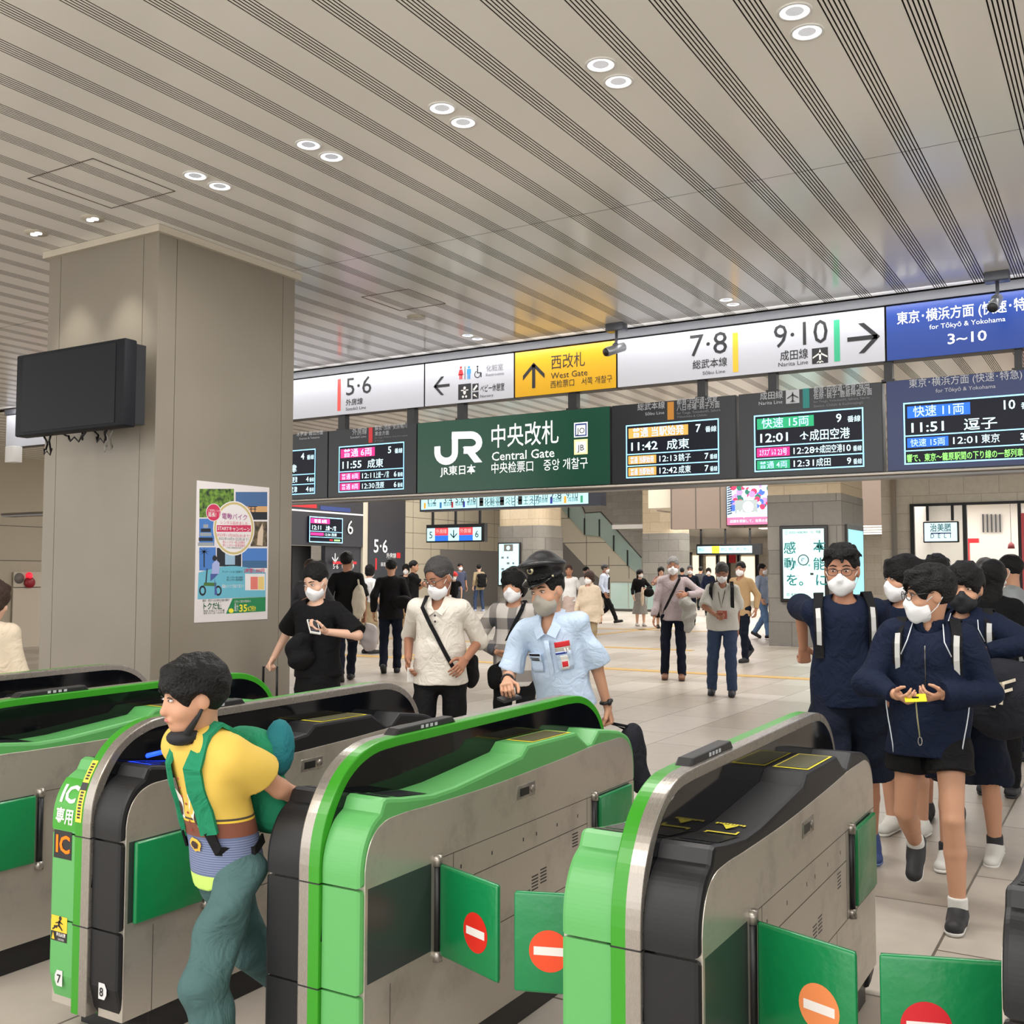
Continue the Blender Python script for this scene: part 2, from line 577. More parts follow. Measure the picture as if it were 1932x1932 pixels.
# stairs wall at the back with its glass balustrade
YS = 45.0
def S(px, py): 
    p = at(px, py, YS); return (p.x, p.z)
st = MB()
st.prism([S(1020, 900), S(1040, 900), S(1060, 953), S(1075, 978), S(1106, 1010), S(1135, 1013), S(1178, 1058), S(1212, 1090), (S(1240, 1090)[0], S(1212, 1090)[1]), (S(1240, 1090)[0], 0), (S(1020, 900)[0], 0)], YS, YS + 0.4, M_BEIGE2, axis='y')
st.prism([S(1028, 1023), S(1062, 1023), S(1106, 1070), S(1130, 1090), (S(1130, 1090)[0], 0), (S(1028, 1090)[0], 0)], YS - 0.02, YS, M_GREYP, axis='y')
for px in (1060, 1106, 1148, 1186):
    x = S(px, 1000)[0]; st.box(x, x + 0.02, YS - 0.01, YS, S(px, 1092)[1], S(px, 1012 if px < 1110 else 1050)[1], M_SEAM)
for py in (977, 1024, 1067): st.box(S(1028, py)[0], S({977: 1076, 1024: 1146, 1067: 1186}[py], py)[0], YS - 0.01, YS, S(1100, py)[1] - 0.01, S(1100, py)[1] + 0.012, M_SEAM)
struct(st.build('wall_stairs'))
M_GLASS = mat('pale_glass', (168, 196, 190), rough=0.08, alpha=0.45, spec=0.6)
gb = thing('stair_balustrade', at(1130, 1000, YS - 0.1), 'sloping glass balustrade of the stairs behind the station concourse', 'balustrade')
for k, q in enumerate(([(1055, 953), (1106, 1010), (1106, 978), (1094, 940), (1050, 940)], [(1106, 1010), (1135, 1012), (1135, 966), (1106, 968)], [(1135, 1012), (1162, 1040), (1162, 998), (1135, 966)], [(1162, 1040), (1188, 1068), (1188, 1026), (1162, 998)], [(1188, 1068), (1212, 1088), (1212, 1052), (1188, 1026)])):
    p = MB(); p.prism([S(*c) for c in q], YS - 0.12, YS - 0.08, M_GLASS, axis='y'); p.build('glass_pane', gb)
for px, y0, y1 in ((1075, 950, 977), (1105, 978, 1009), (1133, 980, 1012), (1160, 1010, 1040), (1186, 1038, 1068)):
    p = MB(); a = S(px, y0); b = S(px, y1); p.box(a[0] - 0.03, a[0] + 0.03, YS - 0.15, YS - 0.05, b[1], a[1], M_BLACK); p.build('post', gb)
p = MB(); p.tube([(S(*c)[0], YS - 0.1, S(*c)[1]) for c in ((1094, 940), (1106, 968), (1135, 966), (1212, 1052))], 0.035, M_STEELD); p.build('handrail', gb)
gl = thing('glass_barrier', at(1180, 1140, 38.0), 'low glass barrier at the foot of the far stairs', 'barrier')
for k in range(3):
    p = MB(); x0 = at(1152, 1100, 38.5).x + k * 0.8; p.box(x0, x0 + 0.76, 38.5, 38.53, 0.1, 1.15, M_GLASS); p.build('glass_pane', gl)
p = MB(); x0 = at(1152, 1100, 38.5).x; p.box(x0, x0 + 2.4, 38.49, 38.54, 1.15, 1.2, M_STEEL); p.box(x0, x0 + 2.4, 38.49, 38.54, 0, 0.1, M_STEELD); p.build('rail', gl)

# round and square stone columns at the back
def stone_pillar(name, px0, px1, Y, d, ysplit, roundr=0.0):
    a, b = at(px0, 1000, Y), at(px1, 1000, Y)
    zs = at((px0 + px1) / 2, ysplit, Y).z
    m = MB()
    r = roundr
    def prof(e):
        x0, x1, y0, y1 = a.x - e, b.x + e, Y - e, Y + d + e
        if not r: return [(x0, y0), (x1, y0), (x1, y1), (x0, y1)]
        out = []
        for cx, cy, s in ((x0 + r, y0 + r, 180), (x1 - r, y0 + r, 270), (x1 - r, y1 - r, 0), (x0 + r, y1 - r, 90)):
            for k in range(7): out.append((cx + r * math.cos(math.radians(s + 15 * k)), cy + r * math.sin(math.radians(s + 15 * k))))
        return out
    m.prism(prof(0), 0, zs, M_STONE, axis='z')
    m.prism(prof(-0.06 if r else -0.01), zs, 7.2, M_SAND, axis='z')
    struct(m.build(name))
    return a, b
stone_pillar('pillar_map', 930, 1028, 37.6, 2.0, 992, 0.55)
stone_pillar('pillar_far', 1212, 1288, 43.0, .8, 1006)
YP = 21.77
pa, pb = at(1448, 1000, YP), at(1588, 1000, YP)
yR = atx(1629, 1000, pb.x).y
zs = at(1500, 933, YP).z
m = MB()
m.box(pa.x, pb.x, YP, YP + 0.05, 0, zs, M_STONE)
m.box(pb.x - 0.05, pb.x, YP + 0.05, yR, 0, zs, M_STONEY)
m.box(pa.x, pa.x + 0.05, YP + 0.05, yR, 0, zs, M_STONEY)
m.box(pa.x + 0.05, pb.x - 0.05, YP + 0.05, yR, 0, zs, M_SEAM)
m.box(pa.x + 0.01, pb.x - 0.01, YP + 0.01, yR, zs, 4.2, M_SAND)
struct(m.build('pillar_stone'))

# brown fascia over the passage at the back
YB = 34.0
bk = MB()
x0 = at(1265, 990, YB).x
zb = at(1300, 998, YB).z
bk.box(x0, 8, YB, YB + 0.4, zb, 7.2, M_BROWN)
for k in range(8):
    xs = at(1266 + 46 * k, 960, YB).x
    bk.box(xs, xs + 0.03, YB - 0.008, YB, zb, 7.2, M_SEAM)
zb2 = at(1257, 964, 36).z
xr = at(1258, 964, 36).x
bk.box(xr - 0.4, xr, 36, 60, zb2, 7.2, M_BROWN)
bk.box(xr, x0, YB + 0.3, 36.3, zb2, 7.2, M_BEIGE2)
for k in range(10): bk.box(xr - 0.41, xr - 0.4, 37 + 1.5 * k, 37.04 + 1.5 * k, zb2, 7.2, M_SEAM)
bk.box(xr - 6, xr, 44.0, 62, zb2 - 0.25, zb2 - 0.05, M_WHITE); bk.box(xr, 8, 37.0, 62, zb2 - 0.25, zb2 - 0.05, M_WHITE)
struct(bk.build('wall_fascia'))

# far passage: lit shop fronts closing the view
fb = MB()
YF = 58.0
fb.box(-60, 2, YF, YF + 0.3, 0, 7, M_CREAM)
struct(fb.build('wall_back'))
fs = thing('lit_shop', at(1370, 1130, YF - 0.3), 'far lit shop front with dark frames at the end of the passage', 'shop front')
E_SHOP = emis('shop_glow', (255, 236, 206), 1.1)
p = MB()
for px0, px1, py0, py1 in ((1288, 1298, 1030, 1140), (1302, 1318, 1048, 1140), (1332, 1350, 1050, 1140), (1356, 1370, 1050, 1140), (1392, 1424, 1050, 1140)):
    a, b = at(px0, py0, YF - 0.1), at(px1, py1, YF - 0.1); p.box(a.x, b.x, YF - 0.1, YF - 0.02, b.z, a.z, E_SHOP)
p.build('lit_window', fs)
for px in (1299, 1319, 1351, 1371, 1391, 1425):
    p = MB(); a, b = at(px, 1042, YF - 0.3), at(px + 6, 1145, YF - 0.3); p.box(a.x, b.x, YF - 0.35, YF - 0.1, 0, a.z, M_BLACK); p.build('frame', fs)
p = MB(); a, b = at(1375, 1045, YF - 0.5), at(1388, 1062, YF - 0.5); p.box(a.x, b.x, YF - 0.5, YF - 0.45, b.z, a.z, M_RED); p.build('banner', fs)
lc = MB()
for k in range(7):
    y = 37 + 2.9 * k
    lc.box(xr + 0.4 if k < 20 else 0, 0, y, y + 0.5, zb2 - 0.3, zb2 - 0.26, emis('passage_lamp', (255, 248, 236), 2.2))
tag(lc.build('ceiling_light', loc=(-8, 45, zb2)), 'rows of bright strip lights in the far passage ceiling', 'ceiling light')

# right: cream stone wall with a shop opening
YR = 26.2
rw = MB()
o0, o1, zt = at(1718, 1000, YR).x, at(1990, 1000, YR).x, at(1760, 950, YR).z
rw.box(pb.x - 0.1, o0, YR, YR + 0.3, 0, 4.2, M_CREAM)
rw.box(o0, o1, YR, YR + 0.3, zt, 4.2, M_CREAM)
rw.box(o1, 14, YR, YR + 0.3, 0, 4.2, M_CREAM)
struct(rw.build('wall_right'))
cp = MB()
x = at(1688, 1000, YR).x
cp.box(x - 0.05, x + 0.05, YR - 0.1, YR, 0, 3.85, M_STEEL)
struct(cp.build('trim_3'))
sh = MB()
M_SHOPW = mat('shop_wall_white', (226, 221, 212), rough=0.5)
sh.box(o0 - 0.5, o1 + 1, 31.0, 31.2, 0, 4.0, M_SHOPW)
sh.box(o0 - 0.5, o0 - 0.3, YR + 0.3, 31.0, 0, 4.0, M_SHOPW)
sh.box(o0 - 0.5, o1 + 1, YR + 0.3, 31.0, 3.5, 3.6, M_WHITE)
struct(sh.build('wall_shop'))
area(at(1830, 1000, 28.5).x, 28.6, 3.45, 5.0, 3.0, 220)
sf = thing('shop_facade', (o0, YR, 0), 'slim black framed glass shop front in the cream stone wall', 'shop front')
def shopbar(x0, x1, z0, z1, nm='frame'):
    p = MB(); p.box(x0, x1, YR - 0.06, YR + 0.06, z0, z1, M_BLACK); p.build(nm, sf)
shopbar(o0, o1, zt - 0.06, zt)
for px, w in ((1718, 0.09), (1817, 0.09), (1921, 0.07)):
    x = at(px, 1000, YR).x; shopbar(x, x + w, 0, zt - 0.06)
p = MB(); p.box(o0 + 0.1, at(1817, 1000, YR).x, YR - 0.01, YR + 0.01, 0, zt - 0.06, mat('shop_glass', (206, 216, 216), rough=0.05, alpha=0.22)); p.build('pane', sf)
sl = thing('slat_screen', at(1868, 980, 30.9), 'five dark upright slats on the white shop wall', 'screen')
for k in range(5):
    p = MB(); a, b = at(1853 + 8 * k, 970, 30.9), at(1856 + 8 * k, 1004, 30.9); p.box(a.x, b.x, 30.9, 30.98, b.z, a.z, M_DARKP); p.build('slat', sl)
rf = thing('red_frame', at(1835, 1040, 29.5), 'tall red gate-like frame standing inside the shop', 'display frame')
a, b, c = at(1824, 1016, 29.5), at(1846, 1024, 29.5), at(1829, 1070, 29.5)
p = MB(); p.box(a.x, b.x, 29.5, 29.7, b.z, a.z, M_RED); p.build('lintel', rf)
p = MB(); p.box(a.x, c.x, 29.5, 29.7, 0, b.z, M_RED); p.build('post', rf)
pn = thing('pendant_lamp', at(1908, 1030, 29.0), 'small red bell-shaped pendant lamp hanging in the shop', 'lamp')
a = at(1908, 1035, 29.0); 
p = MB(); p.tube([a + Vector((0, 0, 0.16)), a + Vector((0, 0, 0.1)), a], [0.02, 0.07, 0.085], mat('lamp_red', (120, 40, 44), 0.5), 14); p.build('lamp_shade', pn)
p = MB(); p.tube([a + Vector((0, 0, 0.16)), (a.x, a.y, 3.5)], 0.006, M_BLACK, 6); p.build('cord', pn)
rb = MB(); a, b = at(1926, 968, YR - 0.3), at(1960, 1060, YR - 0.3); rb.box(a.x, b.x, YR - 0.3, YR - 0.27, 0, a.z, mat('banner_pink', (214, 84, 92), 0.5))
tag(rb.build('tall_banner', loc=(a.x, YR - 0.3, 0)), 'tall pinkish red banner at the right edge of the shop front', 'banner')
tb = thing('wooden_display', at(1880, 1110, 28.4), 'pale wooden stepped display boxes on the shop counter', 'display')
a = at(1868, 1098, 28.4)
p = MB(); M_WOOD = mat('pale_wood', (206, 172, 130), 0.5, var=(6, .08)); p.box(a.x, a.x + 0.22, 28.4, 28.7, 0.9, a.z + 0.1, M_WOOD); p.build('tall_box', tb)
p = MB(); p.box(a.x + 0.22, a.x + 0.75, 28.4, 28.7, 0.9, a.z - 0.22, M_WOOD); p.build('low_box', tb)
p = MB(); p.box(a.x - 1.0, a.x + 2.2, 28.3, 28.9, 0, 0.9, M_DARKP); tag(p.build('shop_counter', loc=(a.x, 28.5, 0)), 'dark low counter inside the shop under the wooden boxes', 'counter')

# ---- ceiling downlights, each a ring and a lit reflector
E_LAMP = emis('lamp_disc', (244, 247, 255), 1.6)
M_REFL = mat('lamp_reflector', (214, 218, 226), rough=0.25, metal=0.6, emit=0.35)
lamp_n = 0
def downlight(x, y, lab, r=0.062, w=9):
    global lamp_n
    t = thing('downlight', (x, y, H), lab, 'ceiling light', 'round downlights in the slatted ceiling')
    q = MB()
    n = 28
    vs, fs = [], []
    for (rr, z) in ((r + 0.012, H + 0.001), (r + 0.012, H - 0.005), (r, H - 0.005), (r, H + 0.001)):
        vs += [(x + rr * math.cos(2 * math.pi * k / n), y + rr * math.sin(2 * math.pi * k / n), z) for k in range(n)]
    for j in range(3):
        for k in range(n): fs.append((j * n + k, j * n + (k + 1) % n, (j + 1) * n + (k + 1) % n, (j + 1) * n + k))
    q.add(vs, fs, M_WHITE, True)
    q.build('trim_ring', t)
    q = MB()
    vs = [(x + rr * math.cos(2 * math.pi * k / n), y + rr * math.sin(2 * math.pi * k / n), z) for (rr, z) in ((r, H - 0.004), (r * 0.62, H - 0.001)) for k in range(n)]
    q.add(vs, [(k, (k + 1) % n, n + (k + 1) % n, n + k) for k in range(n)], E_LAMP, True)
    q.add(vs[n:], [tuple(range(n))], M_REFL)
    q.build('lamp', t)
rowlab = {-1.164: 'at the top right of the ceiling', -2.068: 'over the open flap gate lane', -2.962: 'in the middle of the near ceiling row', -3.856: 'second pair out from the pillar', -4.742: 'nearest the pillar'}
for x in rowlab:
    for y, w in ((4.28, 'nearer lamp'), (4.474, 'farther lamp')):
        downlight(x, y, 'round ceiling downlight, %s of the pair %s' % (w, rowlab[x]))
for x, nm in ((-2.967, 'above the yellow and white number signs'), (-5.63, 'above the restroom sign')):
    for y, w in ((8.6, 'nearer lamp'), (8.78, 'farther lamp')):
        downlight(x, y, 'small round downlight, %s of the pair %s' % (w, nm), 0.055)
def spot(x, y, lab, tx, ty):
    t = thing('spotlight', (x, y, H), lab, 'spotlight', 'recessed spotlights washing the pillar')
    q = MB(); q.cyl((x, y, H - 0.006), (x, y, H + 0.001), 0.075, M_PILTRIM, 24); q.build('trim_ring', t)
    q = MB(); q.cyl((x - 0.022, y, H - 0.014), (x - 0.022, y, H - 0.005), 0.024, E_LAMP, 14); q.cyl((x + 0.026, y, H - 0.014), (x + 0.026, y, H - 0.005), 0.024, E_LAMP, 14); q.build('lamp', t)
    d = bpy.data.lights.new('spotlight_beam', 'SPOT'); d.energy = 34; d.spot_size = math.radians(58); d.spot_blend = 0.8; d.color = (1, 0.95, 0.84); d.shadow_soft_size = 0.04
    o = bpy.data.objects.new('spotlight_beam', d); COL.objects.link(o); o.location = (x, y, H - 0.03)
    o.rotation_euler = (Vector((tx, ty, 2.2)) - Vector((x, y, H))).to_track_quat('-Z', 'Y').to_euler()
spot(-5.912, 4.46, 'recessed spotlight right of the other over the black screen', -5.95, 4.79)
spot(-6.504, 4.455, 'recessed spotlight left of the other over the black screen', -6.45, 4.79)
q = MB(); q.cyl((-5.637, 7.742, H - 0.012), (-5.637, 7.742, H), 0.085, M_PILTRIM, 24)
tag(q.build('ceiling_speaker', loc=(-5.637, 7.742, H)), 'round flat speaker cover in the ceiling right of the pillar', 'speaker')
# ================================================================ SIGNS
YSG = 9.2
SF = Face((0, YSG, 0), (1, 0, 0), (0, 0, 1), 0.003)
def sg(px, py):
    p = at(px, py, YSG); return p.x, p.z
def A(x, y): return sg(540 + x * .33126, 680 + y * .33126)
def B(x, y): return sg(1120 + x * .42029, 520 + y * .42029)
E_BAND = emis('backlit_sign_white', (190, 191, 198), 0.06)
E_YEL = mat('backlit_sign_yellow', (214, 162, 8), 0.35, emit=0.06)
E_BLUE = mat('backlit_sign_blue', (14, 54, 132), 0.35, emit=0.25)
E_GREEN = mat('backlit_sign_green', (6, 62, 44), 0.3, emit=0.3)
E_TXTW = emis('backlit_text_white', (224, 226, 226), 0.75)
M_LRED = mat('line_red', (206, 72, 66), 0.4, emit=0.3)
M_LYEL = mat('line_yellow', (232, 170, 40), 0.4, emit=0.3)
M_LGRN = mat('line_green', (44, 160, 118), 0.4, emit=0.3)
M_GTXT = mat('grey_lettering', (120, 120, 124), 0.5)
M_BGREY = mat('board_grey', (26, 29, 34), 0.35)
M_BDIM = mat('board_text', (176, 178, 182), 0.5)

# supporting beam, lamp trough above and rail below
bm_ = MB()
bm_.box(-14, 2, 9.17, 9.34, 3.785, 3.86, M_DARKP)
struct(bm_.build('trim_4'))
_l = area(-6.0, 9.0, 3.845, 16.0, 0.03, 46, (1, 1, 1), (math.radians(39), 0, 0))

def panel(name, x0, x1, z0, z1, m, label, cat='sign', y0=YSG, y1=YSG + 0.14, edge=M_BLACK):
    t = thing(name, ((x0 + x1) / 2, YSG + .07, z0), label, cat)
    p = MB(); p.box(x0, x1, y0 + 0.004, y1, z0, z1, edge); p.build('casing', t)
    p = MB(); p.box(x0 + 0.004, x1 - 0.004, y0, y0 + 0.006, z0 + 0.004, z1 - 0.004, m); p.build('face_panel', t)
    return t
Z0, Z1 = 3.307, 3.782
def hgt(f, x, ya, yb): return f(x, ya)[1] - f(x, yb)[1]
def T(mb, f, body, x0, yb, yt, m, x1=None, align='l', bold=0.0, k=1.0):
    """text whose baseline-left is at zoom (x0,yb), capital top at yt, squeezed to end at x1"""
    a, b = f(x0, yb)
    w = None
    if x1 is not None: w = abs(f(x1, yb)[0] - a)
    SF.text(mb, body, a, b, hgt(f, x0, yt, yb), m, align, bold, w, k)
def RC(mb, f, x0, y0, x1, y1, m, k=0.8):
    a, b = f(x0, y1); c = f(x1, y1)[0]; d = f(x0, y0)[1]
    SF.rect(mb, a, c, b, d, m, k)

# 5-6
t = panel('platform_sign', -14, -6.585, Z0, Z1, E_BAND, 'long white backlit sign reading 5·6 with a red line bar')
q = MB(); RC(q, A, 292, 108, 310, 288, M_LRED)
T(q, A, '5·6', 342, 200, 96, M_KTXT, 485); T(q, A, '外房線', 340, 256, 226, M_KTXT, 436, bold=.008); T(q, A, 'Sotobō Line', 340, 287, 268, M_KTXT, 455)
q.build('lettering', t)
# toilets and nursery
t = panel('restroom_sign', -6.575, -5.45, Z0, Z1, E_BAND, 'white backlit restroom and nursery sign with a left arrow')
q = MB()
a, b = A(885, 145); SF.arrow(q, a, b, hgt(A, 885, 95, 200) * 1.05, 180, M_KTXT)
def person_icon(a, b, h, m, skirt=False):
    SF.disc(q, a, b + h * .9, h * .1, m)
    if skirt: SF.shape(q, [(a - .13 * h, b + .75 * h), (a + .13 * h, b + .75 * h), (a + .24 * h, b + .32 * h), (a - .24 * h, b + .32 * h)], m)
    else: SF.rect(q, a - .18 * h, a + .18 * h, b + .4 * h, b + .77 * h, m, .8)
    SF.rect(q, a - .13 * h, a - .02 * h, b, b + .4 * h, m, .8); SF.rect(q, a + .02 * h, a + .13 * h, b, b + .4 * h, m, .8)
a, b = A(995, 108); h = hgt(A, 995, 32, 106)
person_icon(a, b, h, M_RED, True)
a, b = A(1018, 108); SF.rect(q, a - .004, a + .004, b, b + h, M_KTXT)
a, b = A(1041, 106); person_icon(a, b, h, mat('icon_blue', (52, 140, 206), 0.4))
a, b = A(1090, 98); h = hgt(A, 1090, 30, 98)
SF.disc(q, a, b + h * .92, h * .09, M_KTXT); SF.rect(q, a - .05 * h, a + .05 * h, b + .35 * h, b + .8 * h, M_KTXT); SF.rect(q, a, a + .32 * h, b + .35 * h, b + .43 * h, M_KTXT)
SF.rect(q, a + .3 * h, a + .4 * h, b, b + .4 * h, M_KTXT)
for k in range(20):
    an0, an1 = math.radians(110 + 13 * k), math.radians(123 + 13 * k)
    SF.shape(q, [(a + r * h * math.cos(an), b + .28 * h + r * h * math.sin(an)) for r, an in ((.24, an0), (.31, an0), (.31, an1), (.24, an1))], M_KTXT)
T(q, A, '化粧室', 1140, 62, 32, M_GTXT, 1236); T(q, A, 'Restrooms', 1138, 92, 74, M_GTXT, 1241)
RC(q, A, 980, 138, 1053, 226, M_KTXT); RC(q, A, 1061, 134, 1096, 174, M_KTXT); RC(q, A, 1061, 182, 1096, 221, M_KTXT)
a, b = A(1017, 182); h = hgt(A, 1017, 138, 226)
SF.disc(q, a, b + .28 * h, .1 * h, M_WHITE, 1.4); SF.disc(q, a, b + .02 * h, .11 * h, M_WHITE, 1.4, ry=.17 * h); SF.rect(q, a - .28 * h, a + .28 * h, b + .1 * h, b + .17 * h, M_WHITE, 1.4)
SF.disc(q, a - .12 * h, b - .28 * h, .08 * h, M_WHITE, 1.4); SF.disc(q, a + .12 * h, b - .28 * h, .08 * h, M_WHITE, 1.4)
a, b = A(1078, 154); SF.shape(q, [(a - .03, b - .02), (a - .015, b - .035), (a + .03, b + .01), (a + .015, b + .03)], M_WHITE, 1.4)
a, b = A(1078, 203); SF.shape(q, [(a - .03, b + .01), (a - .01, b + .025), (a + .03, b - .02), (a + .01, b - .01)], M_WHITE, 1.4)
T(q, A, 'ベビー休憩室', 1106, 180, 146, M_KTXT, 1243, bold=.006); T(q, A, 'Nursery', 1106, 212, 196, M_KTXT, 1180)
q.build('lettering', t)
# west gate
t = panel('west_gate_sign', -5.44, -4.29, Z0, Z1, E_YEL, 'yellow backlit sign pointing up to the West Gate')
q = MB(); a, b = A(1410, 85); SF.arrow(q, a, b, hgt(A, 1410, 14, 160), 90, M_KTXT)
T(q, A, '西改札', 1510, 46, -20, M_KTXT, 1702); T(q, A, 'West Gate', 1508, 106, 70, M_KTXT, 1716); T(q, A, '西检票口　서쪽 개찰구', 1506, 156, 122, M_KTXT, 1857)
q.build('lettering', t)
# 7-8, 9-10
def plane_icon(mb, a, b, s, m, k=1.6, SF=SF):
    for pts in ([(-.06, -.42), (.06, -.42), (.06, .3), (0, .46), (-.06, .3)], [(-.45, -.12), (0, .14), (.45, -.12), (.45, -.02), (0, .26), (-.45, -.02)], [(-.2, -.42), (0, -.3), (.2, -.42), (.2, -.36), (0, -.22), (-.2, -.36)]):
        SF.shape(mb, [(a + x * s, b + y * s) for x, y in pts], m, k)
t = panel('platform_sign', -4.28, -1.775, Z0, Z1, E_BAND, 'white backlit sign reading 7·8 and 9·10 with an arrow pointing right')
q = MB()
T(q, B, '7·8', 434, 364, 262, M_KTXT, 600); T(q, B, '総武本線', 445, 418, 386, M_KTXT, 600, bold=.008); T(q, B, 'Sōbu Line', 490, 446, 430, M_KTXT, 600)
RC(q, B, 626, 258, 650, 434, M_LYEL)
T(q, B, '9·10', 810, 326, 216, M_KTXT, 1052); T(q, B, '成田線', 838, 380, 344, M_KTXT, 963, bold=.008); T(q, B, 'Narita Line', 830, 410, 390, M_KTXT, 963)
RC(q, B, 981, 328, 1053, 398, M_KTXT); a, b = B(1017, 362); plane_icon(q, a, b, hgt(B, 1017, 326, 398), M_WHITE)
RC(q, B, 1081, 200, 1107, 386, M_LGRN)
a, b = B(1212, 280); SF.arrow(q, a, b, B(1285, 280)[0] - B(1138, 280)[0], 0, M_KTXT)
q.build('lettering', t)
t = panel('destination_sign', -1.765, 1.2, Z0, Z1, E_BLUE, 'blue backlit sign for Tōkyō and Yokohama reading 3~10')
q = MB()
T(q, B, '東京･横浜方面 (快速･特急)', 1362, 216, 172, E_TXTW, 2020, bold=.01); T(q, B, 'for Tōkyō & Yokohama', 1508, 242, 220, E_TXTW, 1850); T(q, B, '3~10', 1590, 308, 260, E_TXTW, 1768, bold=.01)
q.build('lettering', t)

# hangers between the two rows and the rail under the boards
for f, x0, x1 in ((A, 290, 328), (A, 682, 722), (A, 968, 1005), (A, 1600, 1648), (B, 460, 495), (B, 778, 815), (B, 1298, 1335), (B, 1885, 1920)):
    p = MB(); xa, xb = f(x0, 300)[0], f(x1, 300)[0]
    p.box(xa, xb, YSG + .02, YSG + .1, 3.1365, Z0 - .0015, M_BLACK)
    p.box(xa - .02, xb + .02, YSG + .015, YSG + .105, 3.1365, 3.155, M_BLACK)
    p.build('sign_hanger', loc=((xa + xb) / 2, YSG + .06, 3.2))
_hl = ['below the 5·6 sign', 'between platform 5 board and green sign', 'under the restroom sign left arrow', 'under the yellow West Gate sign', 'under the number 7·8', 'under the number 9·10', 'between the platform 9 board and blue board', 'above the blue board at the right edge']
for o, s in zip(sorted([o for o in COL.objects if o.name.startswith('sign_hanger')], key=lambda o: o.location.x), _hl):
    tag(o, 'short black sign post ' + s, 'bracket', 'hangers between the sign rows')
p = MB(); p.box(-14, 2, YSG - .03, YSG + .16, 2.31, 2.362, M_STEELD); p.cyl((-14, YSG - .03, 2.345), (2, YSG - .03, 2.345), .016, M_STEEL, 8)
struct(p.build('trim_5'))

# departure boards
C_NAVY = emis('screen_black', (12, 14, 26), 0.6)
C_LINE = emis('screen_line', (150, 214, 255), 1.0)
C_TXT = emis('screen_text', (206, 240, 250), 1.0)
C_TIN = emis('screen_tinted_text', (176, 206, 250), 0.9)
C_GRNT = emis('screen_green_text', (150, 250, 120), 1.0)
KIND = {'pink': emis('screen_pink', (226, 50, 130), .65), 'amber': emis('screen_amber', (214, 168, 84), .5), 'green': emis('screen_green', (44, 160, 110), .6), 'blue': emis('screen_blue', (40, 100, 216), .85)}
def board(x0, x1, screen, m, label, head, rows, ticker=None, zt=3.135, zb=2.368):
    t = panel('departure_board', x0, x1, zb, zt, m, label, 'departure board')
    sx0, sx1, sz0, sz1 = screen
    q = MB(); q.box(sx0, sx1, YSG - .004, YSG + .002, sz0, sz1, C_NAVY)
    F = Face((sx0, YSG - .004, sz0), (1, 0, 0), (0, 0, 1), .0015)
    W, Hh = sx1 - sx0, sz1 - sz0
    F.frame(q, 0, W, 0, Hh, .012, C_LINE, .6)
    lines = (.55, .77) if not ticker else (.45, .28)
    nrow = 3 if not ticker else 2
    if not ticker:
        for v in (.225, .445): F.rect(q, 0, W, v * Hh - .005, v * Hh + .005, C_LINE, .6)
    else:
        for v in (.22, .46): F.rect(q, 0, W, v * Hh - .005, v * Hh + .005, C_LINE, .6)
    ty, col, num, tm, dest = rows[0][:5]
    tw = rows[0][5] if len(rows[0]) > 5 else .56
    F.rect(q, .03 * W, tw * W, .745 * Hh, .935 * Hh, KIND[col], .8)
    F.text(q, ty, (.03 + tw) / 2 * W, .775 * Hh, .105 * Hh / .74, C_TIN, 'c', 0.008, w=(tw - .12) * W, k=1.4)
    F.text(q, num, (.76 if len(num) < 2 else .74) * W, .78 * Hh, .15 * Hh, C_TXT, 'l', .01, k=1.2); F.text(q, '番線', .86 * W, .775 * Hh, .085 * Hh, C_TXT, 'l', .002, w=.115 * W, k=1.2)
    F.text(q, tm, .06 * W, .515 * Hh, .16 * Hh, C_TXT, 'l', .012, w=.31 * W, k=1.2)
    if dest[0] == '✈': plane_icon(q, .47 * W, .59 * Hh, .16 * Hh, C_TXT, 1.2, F)
    F.text(q, dest.strip('✈'), (.52 if dest[0] == '✈' else .45) * W, .51 * Hh, .15 * Hh, C_TXT, 'l', .006, w=(.24 if len(dest) < 4 else .36) * W, k=1.2)
    for r, v in zip(rows[1:], (.25, .03) if not ticker else (.26,)):
        ty, col, num, tm, dest = r
        F.rect(q, .025 * W, .335 * W, (v + .01) * Hh, (v + .165) * Hh, KIND[col], .8)
        F.text(q, ty, .18 * W, (v + .035) * Hh, .1 * Hh, C_TIN, 'c', .006, w=.26 * W, k=1.4)
        if dest[0] == '✈': plane_icon(q, .585 * W, (v + .085) * Hh, .11 * Hh, C_TXT, 1.2, F)
        F.text(q, tm, .37 * W, (v + .03) * Hh, .115 * Hh, C_TXT, 'l', .004, w=.19 * W, k=1.2); F.text(q, dest.strip('✈'), (.61 if dest[0] == '✈' else .575) * W, (v + .03) * Hh, .11 * Hh, C_TXT, 'l', .003, w=(.13 if len(dest) < 4 else .2) * W, k=1.2)
        F.text(q, num, .85 * W if len(num) < 2 else .82 * W, (v + .03) * Hh, .115 * Hh, C_TXT, 'l', .01, k=1.2); F.text(q, '番線', .905 * W, (v + .03) * Hh, .075 * Hh, C_TXT, 'l', .0, w=.075 * W, k=1.2)
    if ticker: F.text(q, ticker, .02 * W, .05 * Hh, .1 * Hh, C_GRNT, 'l', .006, w=.98 * W, k=1.2)
    q.build('display', t)
    q = MB()
    head(q)
    q.build('lettering', t)
    return t
def head4(q):
    T(q, A, '木更津･館山方面', 60, 432, 412, M_BDIM, 210, bold=.006); T(q, A, 'Kisarazu & Tateyama', 76, 452, 440, M_BDIM, 190)
